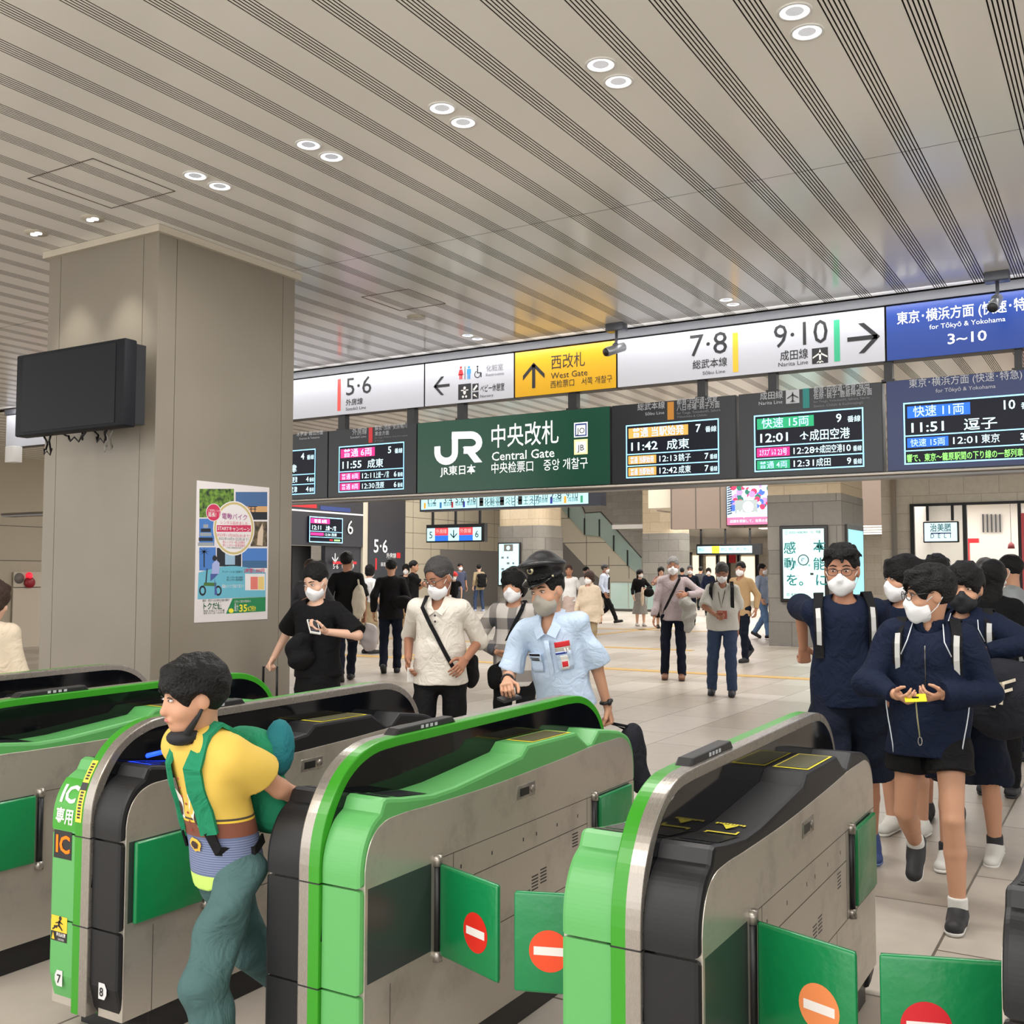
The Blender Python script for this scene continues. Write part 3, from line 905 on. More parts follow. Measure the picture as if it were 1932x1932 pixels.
board(-9.2, -7.935, (-9.04, -8.115, 2.42, 2.945), M_BGREY, 'grey departure board for platform 4 half hidden by the pillar', head4,
      [('普通 8両', 'blue', '4', '11:58', '君津'), ('普通 8両', 'blue', '4', '12:18', '木更津'), ('普通 8両', 'blue', '4', '12:48', '君津')])
def head5(q):
    T(q, A, '外房線', 378, 424, 392, M_BDIM, 460); T(q, A, 'Sotobō Line', 366, 446, 432, M_BDIM, 460); RC(q, A, 470, 384, 492, 470, M_RED)
    T(q, A, '蘇我･茂原･安房鴨川', 506, 398, 374, M_BDIM, 688); T(q, A, '東金方面', 506, 428, 408, M_BDIM, 586); T(q, A, 'for Soga, Mobara, Awa-Kamogawa', 506, 446, 436, M_GTXT, 710); T(q, A, '& Togane', 506, 464, 454, M_GTXT, 562)
board(-7.925, -6.68, (-7.766, -6.843, 2.42, 2.945), M_BGREY, 'grey departure board with red line bar listing an 11:55 train first', head5,
      [('普通 6両', 'pink', '5', '11:55', '成東'), ('普通 8両', 'pink', '6', '12:11', '上総一ノ宮'), ('普通 8両', 'pink', '6', '12:30', '茂原')])
def head7(q):
    T(q, B, '総武本線', 198, 604, 578, M_BDIM, 320); T(q, B, 'Sōbu Line', 232, 628, 614, M_BDIM, 320); RC(q, B, 332, 568, 361, 648, mat('board_amber', (190, 128, 40), .5))
    T(q, B, '都賀･四街道･佐倉', 374, 578, 556, M_BDIM, 556); T(q, B, '八日市場･銚子方面', 374, 606, 582, M_BDIM, 566); T(q, B, 'for Tsuga, Yotsukaidō, Sakura', 374, 624, 612, M_GTXT, 570); T(q, B, 'Yōkaichiba & Chōshi', 374, 640, 630, M_GTXT, 510)
board(-4.34, -3.095, (-4.19, -3.255, 2.418, 2.932), M_BGREY, 'grey departure board with amber line bar listing an 11:42 train first', head7,
      [('普通 当駅始発', 'amber', '7', '11:42', '成東', .68), ('普通 当駅始発', 'amber', '7', '12:13', '銚子'), ('普通 当駅始発', 'amber', '7', '12:42', '成東')])
def head9(q):
    T(q, B, '成田線', 748, 556, 528, M_BDIM, 850); T(q, B, 'Narita Line', 742, 582, 566, M_BDIM, 848); RC(q, B, 864, 516, 924, 576, M_BDIM); a, b = B(894, 546); plane_icon(q, a, b, .11, M_DARKP)
    RC(q, B, 940, 508, 970, 596, mat('board_teal', (24, 120, 116), .5))
    T(q, B, '都賀･四街道･佐倉･成田', 988, 526, 500, M_BDIM, 1238); T(q, B, '佐原･銚子･鹿島神宮方面', 988, 554, 530, M_BDIM, 1250); T(q, B, 'for Tsuga, Yotsukaidō, Sakura, Narita', 988, 572, 562, M_GTXT, 1240); T(q, B, 'Sawara, Chōshi & Kashimajingū', 988, 592, 580, M_GTXT, 1210)
t9 = board(-3.068, -1.81, (-2.925, -1.965, 2.417, 2.93), M_BGREY, 'grey departure board with teal bar listing a 12:01 airport train first', head9,
      [('快速 15両', 'green', '9', '12:01', '✈成田空港'), ('ｴｸｽﾌﾟﾚｽ 23号', 'pink', '10', '12:28', '✈成田空港'), ('普通 4両', 'green', '9', '12:31', '成田')])
def head10(q):
    T(q, B, '東京･横浜方面 (快速･特急)', 1416, 502, 470, M_BDIM, 1925); T(q, B, 'for Tōkyō & Yokohama', 1536, 526, 508, M_BDIM, 1805)
board(-1.775, -.42, (-1.639, -.6, 2.416, 2.938), mat('board_blue', (14, 34, 84), .35, emit=.12), 'blue departure board for platform 10 at the right edge', head10,
      [('快速 11両', 'blue', '10', '11:51', '逗子', .5), ('快速 15両', 'blue', '3', '12:01', '東京')], ticker='響で、東京～籠原駅間の下り線の一部列車に遅れ')

# green central gate sign
t = panel('central_gate_sign', -6.67, -4.36, 2.368, 3.135, E_GREEN, 'green Central Gate sign with a big JR logo')
q = MB()
def stroke(pts, w, m):
    P = [Vector((*A(*p), 0)) for p in pts]
    n = len(P); L, R_ = [], []
    for i in range(n):
        d = (P[min(i + 1, n - 1)] - P[max(i - 1, 0)]).normalized()
        nn = Vector((-d.y, d.x, 0)); L.append(P[i] + nn * w / 2); R_.append(P[i] - nn * w / 2)
    for i in range(n - 1):
        SF.shape(q, [L[i][:2], R_[i][:2], R_[i + 1][:2], L[i + 1][:2]], E_TXTW, 1.2)
wst = .078
def arc(cx, cy, rx, ry, a0, a1, n=10): return [(cx + rx * math.cos(math.radians(a0 + (a1 - a0) * k / n)), cy - ry * math.sin(math.radians(a0 + (a1 - a0) * k / n))) for k in range(n + 1)]
stroke([(862, 490), (862, 530)] + arc(912, 525, 50, 50, 180, 360) + [(962, 428)], wst, E_TXTW)
stroke([(944, 428), (1050, 425)] + arc(1052, 468, 48, 43, 90, -90) + [(1012, 511)], wst, E_TXTW)
q.add([SF.p(*A(*c), 1.2) for c in ((1006, 494), (1050, 494), (1118, 580), (1072, 582))], [(0, 1, 2, 3)], E_TXTW)
T(q, A, 'JR東日本', 878, 652, 610, E_TXTW, 1080, bold=.012)
T(q, A, '中央改札', 1170, 488, 384, E_TXTW, 1552, bold=.004); T(q, A, 'Central Gate', 1172, 572, 520, E_TXTW, 1528, bold=.006); T(q, A, '中央检票口　중앙 개찰구', 1170, 640, 590, E_TXTW, 1718, bold=.004)
def badge(x0, y0, x1, y1, m1, m2, s):
    RC(q, A, x0, y0, x1, y1, m1, 1); RC(q, A, x0 + 6, y0 + 6, x1 - 6, y1 - 6, m2, 1.3); RC(q, A, x0 + 13, y0 + 15, x1 - 13, y1 - 14, E_TXTW, 1.6)
    T(q, A, s, (x0 + x1) / 2, y1 - 24, y0 + 26, M_KTXT, None, 'c', .004, 2.6)
badge(1640, 356, 1718, 440, E_TXTW, mat('badge_blue', (60, 80, 150), .4), 'JO')
badge(1640, 452, 1718, 538, mat('badge_cream', (236, 222, 160), .4, emit=.4), mat('badge_cream2', (240, 230, 190), .4, emit=.4), 'JB')
q.build('lettering', t)

# ---- hanging light signs farther back
YL = 17.0
a, b, c = at(795, 961, YL), at(1110, 951, YL), at(795, 932, YL)
zt, zb = 2.99, (a.z + b.z) / 2
t = thing('hanging_light_sign', ((a.x + b.x) / 2, YL, zb), 'long pale blue lit direction sign hanging behind the green gate sign', 'sign')
p = MB(); p.box(a.x - .04, b.x + .25, YL, YL + .22, zb - .04, zt + .04, mat('sign_case_navy', (24, 28, 48), .4)); p.build('casing', t)
q = MB(); q.box(a.x, b.x, YL - .01, YL, zb, zt, E_CYAN)
LF = Face((a.x, YL - .01, zb), (1, 0, 0), (0, 0, 1), .004)
W, Hh = b.x - a.x, zt - zb
def lx(px): return (at(px, 945, YL).x - a.x)
for px in (900, 972, 1009): LF.rect(q, lx(px) - .008, lx(px) + .008, 0, Hh, M_BLACK)
for px, s, m in ((808, '1·2', M_LYEL), (838, '3·4', mat('line_blue', (44, 130, 206), .4)), (860, '5·6', M_RED), (882, '3-6', mat('line_navy', (30, 50, 190), .4))):
    LF.text(q, s, lx(px), Hh * .52, .13, M_KTXT, 'l', w=.2); LF.rect(q, lx(px) - .1, lx(px) - .05, Hh * .08, Hh * .62, m); LF.text(q, '総武線', lx(px), Hh * .28, .07, M_KTXT, 'l', w=.2)
for px, s in ((905, '化粧室'), (944, 'ベビー'), (978, 'エスカ')): 
    for v in (.12, .42): LF.text(q, s, lx(px) + .12, Hh * v, .09, M_KTXT, 'l'); LF.rect(q, lx(px), lx(px) + .09, Hh * v, Hh * v + .1, M_KTXT)
for px, s, m in ((1034, '7-10', MATS['line_navy']), (1060, '7·8', M_LYEL), (1091, '9·10', M_LGRN)):
    LF.text(q, s, lx(px), Hh * .5, .13, M_KTXT, 'r', w=.24); LF.rect(q, lx(px) + .05, lx(px) + .1, Hh * .1, Hh * .7, m); LF.text(q, '成田線', lx(px), Hh * .26, .07, M_KTXT, 'r', w=.2)
q.build('display', t)
for px in (830, 1080):
    x = at(px, 945, YL).x; p = MB(); p.box(x - .04, x + .04, YL + .07, YL + .15, zt, H, M_BLACK); p.build('hanger', t)
YL2 = 29.0
a, b = at(806, 1021, YL2), at(908, 1019, YL2)
zt = at(806, 997, YL2).z; zb = a.z
t = thing('hanging_light_sign', ((a.x + b.x) / 2, YL2, zb), 'small red and blue lit sign for platforms 5 and 6 on thin rods', 'sign')
p = MB(); p.box(a.x - .04, b.x + .12, YL2, YL2 + .2, zb - .05, zt + .12, M_BLACK); p.build('casing', t)
q = MB(); q.box(a.x, b.x, YL2 - .01, YL2, zb, zt, E_CYAN)
LF = Face((a.x, YL2 - .01, zb), (1, 0, 0), (0, 0, 1), .005); W, Hh = b.x - a.x, zt - zb
for u0, u1 in ((.15, .40), (.60, .85)):
    LF.rect(q, u0 * W, u1 * W, 0, .42 * Hh, KIND['blue']); LF.rect(q, u0 * W, u1 * W, .42 * Hh, Hh, emis('sign_red', (226, 64, 70), .9)); LF.text(q, '外房線', (u0 + .02) * W, .6 * Hh, .12, M_WTXT, 'l', w=.2 * W)
LF.text(q, '5', .075 * W, .22 * Hh, .24, M_KTXT, 'c'); LF.text(q, '6', .925 * W, .22 * Hh, .24, M_KTXT, 'c'); LF.arrow(q, .5 * W, .5 * Hh, .28, -90, M_KTXT)
q.build('display', t)
for px in (814, 857, 903):
    x = at(px, 990, YL2).x; p = MB(); p.box(x - .035, x + .035, YL2 + .06, YL2 + .12, zt + .1, 7.2, M_BLACK); p.build('hanger', t)
YL3 = 46.0
a, b = at(1316, 1044, YL3), at(1419, 1042, YL3); zt = at(1318, 1031, YL3).z
t = thing('hanging_light_sign', ((a.x + b.x) / 2, YL3, a.z), 'white and yellow lit direction sign hanging far down the passage', 'sign')
p = MB(); p.box(a.x - .05, b.x + .4, YL3, YL3 + .3, a.z - .08, zt + .1, M_BLACK); p.build('casing', t)
q = MB(); q.box(a.x, b.x, YL3 - .01, YL3, a.z, zt, E_CYAN)
LF = Face((a.x, YL3 - .01, a.z), (1, 0, 0), (0, 0, 1), .006); W = b.x - a.x; Hh = zt - a.z
LF.rect(q, .27 * W, .41 * W, 0, Hh, emis('sign_yellow', (250, 226, 60), .95))
for u in (.02, .3, .44, .58, .72, .84): LF.text(q, '改札口', u * W, .35 * Hh, .12, M_KTXT, 'l', w=.1 * W)
q.build('display', t)
for u in (.05, .5, .95):
    p = MB(); p.box(a.x + u * W - .04, a.x + u * W + .04, YL3 + .1, YL3 + .18, zt, zb2 - .2, M_BLACK); p.build('hanger', t)

# departure screen on the dark fascia over the stair mouth
yy0, yy1 = atx(580, 1000, XW).y, atx(643, 1000, XW).y
z0_, z1_ = atx(610, 1024, XW).z, atx(610, 976, XW).z
t = thing('departure_screen', (XW, yy0, z0_), 'lit departure screen beside the number 6 on the dark fascia', 'departure board')
q = MB(); q.box(XW + .01, XW + .09, yy0, yy1, z0_, z1_, C_NAVY)
LF = Face((XW + .09, yy0, z0_), (0, 1, 0), (0, 0, 1), .006); W, Hh = yy1 - yy0, z1_ - z0_
LF.frame(q, 0, W, 0, Hh, .035, C_LINE)
LF.rect(q, .04 * W, .6 * W, .74 * Hh, .93 * Hh, KIND['pink']); LF.text(q, '普通 8両', .32 * W, .77 * Hh, .12 * Hh, C_TXT, 'c', w=.42 * W, k=1.6)
LF.text(q, '12:11', .08 * W, .5 * Hh, .17 * Hh, C_TXT, 'l', .01, w=.3 * W); LF.text(q, '上総一ノ宮', .47 * W, .5 * Hh, .15 * Hh, C_TXT, 'l', .01, w=.32 * W)
LF.rect(q, 0, W, .42 * Hh, .44 * Hh, C_LINE); LF.rect(q, .04 * W, .42 * W, .27 * Hh, .38 * Hh, KIND['pink']); LF.text(q, '12:30 茂原', .46 * W, .27 * Hh, .1 * Hh, C_TXT, 'l', w=.36 * W); LF.rect(q, 0, W, .2 * Hh, .22 * Hh, C_LINE)
LF.rect(q, .6 * W, .7 * W, .08 * Hh, .14 * Hh, M_RED); LF.rect(q, .74 * W, .92 * W, .08 * Hh, .14 * Hh, C_GRNT)
q.build('display', t)

# map screen on the round column
def screen_box(name, px0, px1, py0, py1, Y, label, cat, bez, fill, depth=.12):
    a, b = at(px0, py1, Y), at(px1, py0, Y)
    t = thing(name, ((a.x + b.x) / 2, Y, a.z), label, cat)
    p = MB(); p.bevbox(a.x, b.x, Y, Y + depth, a.z, b.z, .02, M_BLACK, 2); p.build('casing', t)
    q = MB(); q.box(a.x + bez, b.x - bez, Y - .006, Y + .01, a.z + bez, b.z - bez, fill)
    F = Face((a.x + bez, Y - .006, a.z + bez), (1, 0, 0), (0, 0, 1), .006)
    return t, q, F, b.x - a.x - 2 * bez, b.z - a.z - 2 * bez
t, q, F, W, Hh = screen_box('map_screen', 939, 981, 1023, 1106, 37.45, 'tall lit floor map screen on the round grey column', 'screen', .06, E_CYAN)
F.rect(q, .25 * W, .72 * W, .82 * Hh, .99 * Hh, M_GREYP); F.disc(q, .48 * W, .9 * Hh, .09, E_CYAN, 1.4)
random.seed(3)
for r in range(5):
    for c_ in range(3):
        if random.random() < .8: F.rect(q, (.12 + .28 * c_) * W, (.22 + .28 * c_ + random.random() * .06) * W, (.08 + .14 * r) * Hh, (.13 + .14 * r) * Hh, M_GTXT)
q.build('display', t)
# advert on the stone pillar
t, q, F, W, Hh = screen_box('advert_screen', 1472, 1561, 990, 1136, YP - .065, 'tall lit advert screen with green kanji on the grey stone pillar', 'screen', .075, emis('advert_pale', (196, 240, 236), .68), .06)
M_AD = mat('advert_green', (40, 128, 130), .5)
for ch, u, v in (('感', .02, .66), ('動', .02, .43), ('を。', .08, .2), ('本', .74, .68), ('能', .74, .43), ('に', .8, .2)):
    F.text(q, ch, u * W, v * Hh, .2, M_AD, 'l', .012)
F.disc(q, .5 * W, .555 * Hh, .115, M_KTXT, .8); F.disc(q, .5 * W, .555 * Hh, .095, E_CYAN, 1.2); F.text(q, '↖', .5 * W, .53 * Hh, .09, M_KTXT, 'c', .02, k=1.6)
F.text(q, '⊗ SOGO REBORN　10　号館', .05 * W, .935 * Hh, .05, M_KTXT, 'l', w=.88 * W); F.text(q, 'そごう 千葉', .32 * W, .465 * Hh, .035, M_AD, 'l', w=.36 * W)
F.text(q, '回 本能寺', .08 * W, .04 * Hh, .05, M_KTXT, 'l'); F.rect(q, .66 * W, .74 * W, .34 * Hh, .37 * Hh, M_KTXT)
q.build('display', t)
# second screen, on the pillar's side
y0, y1 = atx(1594, 1000, pb.x).y, atx(1625, 1000, pb.x).y
z0, z1 = atx(1594, 1130, pb.x).z, atx(1594, 989, pb.x).z
t = thing('advert_screen', (pb.x, y0, z0), 'lit advert screen on the receding side of the stone pillar', 'screen')
p = MB(); p.box(pb.x + .003, pb.x + .05, y0, y1, z0, z1, M_STEELD); p.build('casing', t)
q = MB(); q.box(pb.x + .05, pb.x + .055, y0 + .08, y1 - .08, z0 + .08, z1 - .1, emis('advert_aqua', (150, 220, 232), .9)); q.build('display', t)
# flower advert on the brown fascia
t, q, F, W, Hh = screen_box('flower_screen', 1370, 1470, 910, 993, YB - .2, 'bright flower advert screen reading My Fav on the brown fascia', 'screen', .04, emis('flower_ad_blue', (160, 190, 230), .9), .18)
random.seed(11)
cols = [emis('petal_red', (226, 50, 84), .8), emis('petal_blue', (60, 90, 220), .8), emis('petal_violet', (150, 120, 210), .8), emis('petal_green', (40, 96, 80), .8), emis('petal_white', (222, 232, 250), .8)]
for k in range(70):
    F.disc(q, (.1 + .8 * random.random()) * W, (.42 + .55 * random.random()) * Hh, .05 + .07 * random.random(), cols[k % 5], .6 + k * .01, 9)
for k in range(12): F.shape(q, [(.01 * W, (.26 + .06 * k) * Hh), (.1 * W, (.29 + .06 * k) * Hh), (.1 * W, (.32 + .06 * k) * Hh), (.01 * W, (.29 + .06 * k) * Hh)], M_KTXT, 1.5)
F.rect(q, .16 * W, .6 * W, .3 * Hh, .62 * Hh, emis('flower_box', (140, 150, 150), .6), 1.45); F.disc(q, .42 * W, .45 * Hh, .18, cols[4], 1.6)
F.rect(q, 0, W, 0, .19 * Hh, emis('flower_ad_pink', (226, 96, 130), .85), 1.6)
F.text(q, 'My Fav', .2 * W, .22 * Hh, .22, E_TXTW, 'l', k=2.2); F.text(q, '店舗を探索して、世界の花を彩る', .06 * W, .06 * Hh, .08, E_TXTW, 'l', k=2.2)
q.build('display', t)
# deli sign hanging in the shop front
t, q, F, W, Hh = screen_box('deli_sign', 1742, 1808, 983, 1024, YR - .16, 'white lit deli sign hanging in the shop front on two black rods', 'sign', .03, emis('deli_white', (220, 242, 248), .75), .14)
M_TEAL = mat('deli_teal', (40, 140, 150), .5); M_NAVYT = mat('deli_navy', (40, 48, 140), .5)
F.text(q, '治美膳', .5 * W, .56 * Hh, .15, M_TEAL, 'c', .01, w=.64 * W); F.rect(q, .2 * W, .82 * W, .4 * Hh, .46 * Hh, M_NAVYT); F.text(q, 'D  E  L  I', .5 * W, .17 * Hh, .11, M_TEAL, 'c', w=.62 * W)
q.build('display', t)
for px in (1750, 1797):
    p = MB(); x = at(px, 975, YR - .1).x; p.box(x - .03, x + .03, YR - .12, YR - .06, at(1750, 983, YR - .1).z, 3.1, M_BLACK); p.build('hanger', t)

# ---- the switched-off screen on the pillar, its cables
t = thing('wall_screen', (-6.05, 4.55, 2.43), 'large black switched-off screen mounted on the beige pillar', 'screen')
M_TV = mat('tv_black', (24, 26, 31), rough=.6, spec=.2)
p = MB(); p.bevbox(-6.6, -5.485, 4.40, 4.50, 2.435, 3.0, .012, M_TV, 2); p.build('casing', t)
p = MB(); p.box(-6.52, -5.565, 4.395, 4.401, 2.46, 2.975, mat('tv_glass', (20, 22, 27), rough=.5, spec=.2)); p.build('display', t)
p = MB(); p.box(-6.3, -5.8, 4.5, 4.79, 2.6, 2.85, M_BLACK); p.box(-6.56, -5.50, 4.5, 4.58, 2.46, 2.98, M_BLACK); p.build('mount', t)
def cable(name, x0, x1, z, drop, y, m, lab):
    q = MB(); q.tube([(x0 + (x1 - x0) * k / 12, y + .02 * math.sin(k), z - drop * math.sin(math.pi * k / 12) - (.02 * math.sin(3 * k) if 0 < k < 12 else 0)) for k in range(13)], .007, m, 6)
    tag(q.build(name, loc=((x0 + x1) / 2, y, z)), lab, 'cable')
cable('cable_loop', -6.42, -6.33, 2.44, .12, 4.5, M_BLACK, 'black cable loop hanging lowest under the left of the black screen')
cable('cable_loop', -6.25, -5.98, 2.45, .05, 4.52, M_BLACK, 'long shallow black cable hanging under the middle of the black screen')
cable('cable_loop', -5.95, -5.80, 2.45, .07, 4.54, M_BLACK, 'short black cable loop right of the middle under the black screen')
cable('cable_loop', -5.92, -5.83, 2.45, .13, 4.6, mat('cable_grey', (150, 148, 142), .5), 'grey cable loop hanging under the black screen')

# ---- the bike rental poster on the pillar
XPO = PX1 + .004
def PP(x, y):
    p = atx(350 + x * .1553, 890 + y * .1553, XPO); return p.y, p.z
PF = Face((XPO, 0, 0), (0, 1, 0), (0, 0, 1), .0012)
t = thing('poster', (XPO, 5.5, 1.157), 'white electric bike rental poster taped on the beige pillar', 'poster')
p = MB(); p.box(PX1 + .0005, XPO, 5.16, 5.875, 1.157, 2.152, mat('poster_paper', (222, 216, 216), .5)); p.build('sheet', t)
q = MB()
def photo(name, x0, y0, x1, y1, m, k=.5):
    a, b = PP(x0, y1), PP(x1, y0)
    c0, c1 = PP(x0, y0), PP(x1, y1)
    q.add([PF.p(*PP(x0, y1), k), PF.p(*PP(x1, y1), k), PF.p(*PP(x1, y0), k), PF.p(*PP(x0, y0), k)], [(0, 1, 2, 3)], m)
def noisy(name, c0, c1, scale):
    m = mat(name, c0, .6)
    nt = m.node_tree; b = nt.nodes['Principled BSDF']
    tc = nt.nodes.new('ShaderNodeTexCoord'); n = nt.nodes.new('ShaderNodeTexNoise'); n.inputs['Scale'].default_value = scale; n.inputs['Detail'].default_value = 6
    r = nt.nodes.new('ShaderNodeValToRGB'); r.color_ramp.elements[0].position = .35; r.color_ramp.elements[1].position = .65; r.color_ramp.elements[0].color = rgb(*c0); r.color_ramp.elements[1].color = rgb(*c1)
    nt.links.new(tc.outputs['Object'], n.inputs['Vector']); nt.links.new(n.outputs['Fac'], r.inputs['Fac']); nt.links.new(r.outputs['Color'], b.inputs['Base Color'])
    return m
P_LEAF = noisy('print_leaves', (30, 50, 30), (120, 160, 60), 28)
P_SKYD = mat('print_dusk_sky', (70, 104, 150), .6); P_SKYO = mat('print_orange_sky', (206, 160, 110), .6); P_DK = mat('print_dark', (30, 34, 42), .6); P_SKY = mat('print_blue_sky', (70, 120, 190), .6)
P_ROCK = noisy('print_woods', (50, 44, 36), (120, 104, 80), 30); P_SEA = mat('print_sea', (60, 100, 140), .6); P_AQ = mat('print_aqua', (104, 178, 200), .6); P_GRN = mat('print_green', (24, 126, 76), .6)
P_PINK = mat('print_pink', (200, 50, 90), .6); P_GOLD = mat('print_gold', (200, 180, 120), .6); P_YEL = mat('print_yellow', (240, 226, 60), .6); P_W = mat('print_white', (226, 222, 222), .6)
photo('a', 168, 208, 588, 555, P_LEAF); photo('b', 608, 246, 992, 420, P_SKYD); photo('b', 608, 420, 992, 490, P_SKYO); photo('b', 608, 490, 992, 584, P_DK)
for x0, y0, x1, y1 in ((760, 420, 868, 430), (775, 450, 860, 458), (790, 425, 800, 550), (838, 425, 848, 550)): photo('c', x0, y0, x1, y1, P_DK, .8)
photo('d', 166, 570, 350, 900, P_SKY); 
for k, (y, w) in enumerate(((640, 30), (690, 60), (740, 70), (800, 85), (860, 95))): photo('d', 245 - w, y, 245 + w, y + 42, P_DK if k % 2 else mat('print_wall', (150, 156, 160), .6), .8)
photo('e', 790, 605, 992, 908, P_ROCK); q.add([PF.p(*PP(x, y), .9) for x, y in ((865, 890), (935, 900), (945, 720), (932, 625), (880, 740))], [(0, 1, 2, 3, 4)], mat('print_stone', (206, 186, 164), .6))
photo('f', 166, 918, 368, 1200, P_SKY); photo('g', 380, 925, 676, 1150, P_DK); photo('g', 480, 960, 600, 1130, mat('print_pale_blue', (150, 180, 204), .6), .8); photo('h', 688, 930, 990, 1080, P_SKY); photo('h', 688, 1080, 990, 1170, P_SEA)
for an in range(8):
    c, s = math.cos(an * .8), math.sin(an * .8); q.add([PF.p(*PP(225 + x, 970 + y), .9) for x, y in ((-6 * s, -6 * c), (75 * c, -60 * s), (6 * s, 6 * c))], [(0, 1, 2)], P_DK)
photo('f', 218, 970, 232, 1160, P_DK, .9)
n = 24
q.add([PF.p(*PP(158 + (972 - 158) * k / n, 1225 - 80 * math.sin(math.pi * k / n) * 1.0), 1.0) for k in range(n + 1)] + [PF.p(*PP(972, 1520), 1.0), PF.p(*PP(145, 1550), 1.0)], [tuple(range(n + 3))], P_AQ)
def ell(x, y, rx, ry, m, k): q.add([PF.p(*PP(x + rx * math.cos(2 * math.pi * i / 32), y + ry * math.sin(2 * math.pi * i / 32)), k) for i in range(32)], [tuple(range(32))], m)
ell(585, 688, 252, 332, P_W, 1.1); ell(585, 688, 240, 318, P_GOLD, 1.3); ell(585, 688, 218, 292, P_W, 1.5)
ell(338, 495, 92, 108, P_W, 1.6); ell(338, 495, 84, 100, P_PINK, 1.8)
def PT(s, x, yb, yt, m, x1, k=2.2, bold=0):
    a, b = PP(x, yb); PF.text(q, s, a, b, PP(x, yt)[1] - b, m, 'l', bold, PP(x1, yb)[0] - a, k)
PT('ご好評につき', 270, 482, 455, P_W, 415); PT('延長！！', 272, 540, 496, P_W, 412, bold=.02)
PT('電動バイク', 440, 568, 508, mat('print_purple', (150, 60, 130), .6), 745, bold=.01); PT('レンタル始めました', 425, 632, 596, P_PINK, 752); photo('i', 378, 650, 792, 730, P_PINK, 1.9); PT('STARTキャンペーン', 388, 706, 662, P_W, 780, 2.6, .015)
PT('2022年11月30日(水)まで！', 375, 782, 748, P_PINK, 780); PT('2022年10月31日(月)まで！', 400, 826, 796, P_DK, 765); PT('駅レンタカー館山営業所', 450, 866, 840, P_PINK, 720); PT('駅レンタカー君津営業所', 450, 905, 878, P_PINK, 720); PT('※ご利用には運転免許証が必要です', 490, 930, 915, P_DK, 690)
PT('アンケートのご回答で', 440, 1228, 1205, P_DK, 690); PT('2時間1,000円', 705, 1225, 1180, P_PINK, 955, bold=.01); photo('j', 722, 1240, 962, 1440, P_W, 1.6); photo('j', 788, 1276, 876, 1430, mat('print_salmon', (220, 120, 110), .6), 1.9); photo('j', 880, 1276, 952, 1430, mat('print_straw', (224, 196, 120), .6), 1.9)
PT('駅レンタカー館山営業所', 500, 1295, 1275, P_DK, 695); PT('駅レンタカー君津営業所', 500, 1325, 1305, P_DK, 695); PT('電動バイクで海まで走ろう', 440, 1410, 1375, P_W, 705)
PT('観光・周辺へはお得な交通が便利！', 205, 1580, 1555, P_DK, 530); PT('トクだ値', 215, 1668, 1600, mat('print_deep_green', (20, 90, 60), .6), 440, bold=.02); PT('特急 お先にトクだ値', 215, 1705, 1682, P_DK, 470); PT('特急 わかしお・さざなみ', 215, 1732, 1712, P_DK, 470)
q.add([PF.p(*PP(x, y), 1.2) for x, y in ((490, 1725), (970, 1695), (972, 1522), (570, 1540))], [(0, 1, 2, 3)], P_GRN)
PT('最大', 590, 1690, 1610, P_W, 640); PT('35', 650, 1700, 1610, P_YEL, 745, bold=.02); PT('%割引!!', 752, 1690, 1640, P_YEL, 850, bold=.02); ell(552, 1688, 30, 28, P_YEL, 1.6); PT('えきねっと限定の特急券なら', 590, 1590, 1565, P_W, 790)
P_BIKE = mat('print_bike_green', (70, 110, 50), .6); P_DEN = mat('print_denim', (70, 90, 150), .6); P_LIL = mat('print_lilac', (160, 170, 215), .6)
for x in (205, 395): ell(x, 1445, 42, 62, P_DK, 1.6); ell(x, 1445, 24, 38, P_AQ, 1.9)
q.add([PF.p(*PP(x, y), 1.8) for x, y in ((215, 1385), (370, 1390), (375, 1350), (225, 1345))], [(0, 1, 2, 3)], P_BIKE)
q.add([PF.p(*PP(x, y), 2.0) for x, y in ((315, 1240), (405, 1240), (412, 1110), (370, 1070), (320, 1120))], [(0, 1, 2, 3, 4)], P_LIL); ell(352, 1050, 26, 34, P_DK, 2.2)
q.add([PF.p(*PP(x, y), 2.1) for x, y in ((300, 1330), (350, 1290), (385, 1490), (350, 1500), (395, 1240), (300, 1240))], [(0, 1, 4, 5), (1, 2, 3)], P_DEN)
q.add([PF.p(*PP(x, y), 2.0) for x, y in ((238, 1350), (252, 1350), (268, 1180), (254, 1180))], [(0, 1, 2, 3)], P_DK)
q.build('print', t)

# ---- security cameras under the ceiling
M_CAM = mat('camera_grey', (92, 96, 104), .35, metal=.3)
def cctv(px, py, pbx, pby, lab, aim):
    c = ceil_at(px, py)
    t = thing('security_camera', c, lab, 'camera', 'security cameras by the signs')
    p = MB(); p.bevbox(c.x - .09, c.x + .09, c.y - .06, c.y + .06, H - .075, H, .008, M_CAM); p.build('mount', t)
    e = c + Vector((-.02, -.02, -.25))
    p = MB(); p.tube([(c.x, c.y, H - .07), (c.x, c.y, H - .16), (e.x, e.y, e.z + .02)], .014, M_CAM, 10); p.build('arm', t)
    d = Vector(aim).normalized()
    p = MB(); p.tube([e - d * .13, e - d * .12, e + d * .08, e + d * .09], [.03, .042, .045, .04], mat('camera_silver', (150, 152, 156), .3, metal=.5), 16); p.ball(e - d * .02 + Vector((0, 0, .042)), (.03, .03, .02), M_CAM, 10); p.build('body', t)
    p = MB(); p.tube([e + d * .09, e + d * .105], [.04, .036], M_BLACK, 16); p.build('lens', t)
cctv(1163, 611, 1157, 655, 'security camera on a short arm by the yellow West Gate sign', (-.5, -.8, -.35))
cctv(1881, 514, 1878, 575, 'security camera on a short arm in front of the blue sign', (-.1, -.9, -.55))
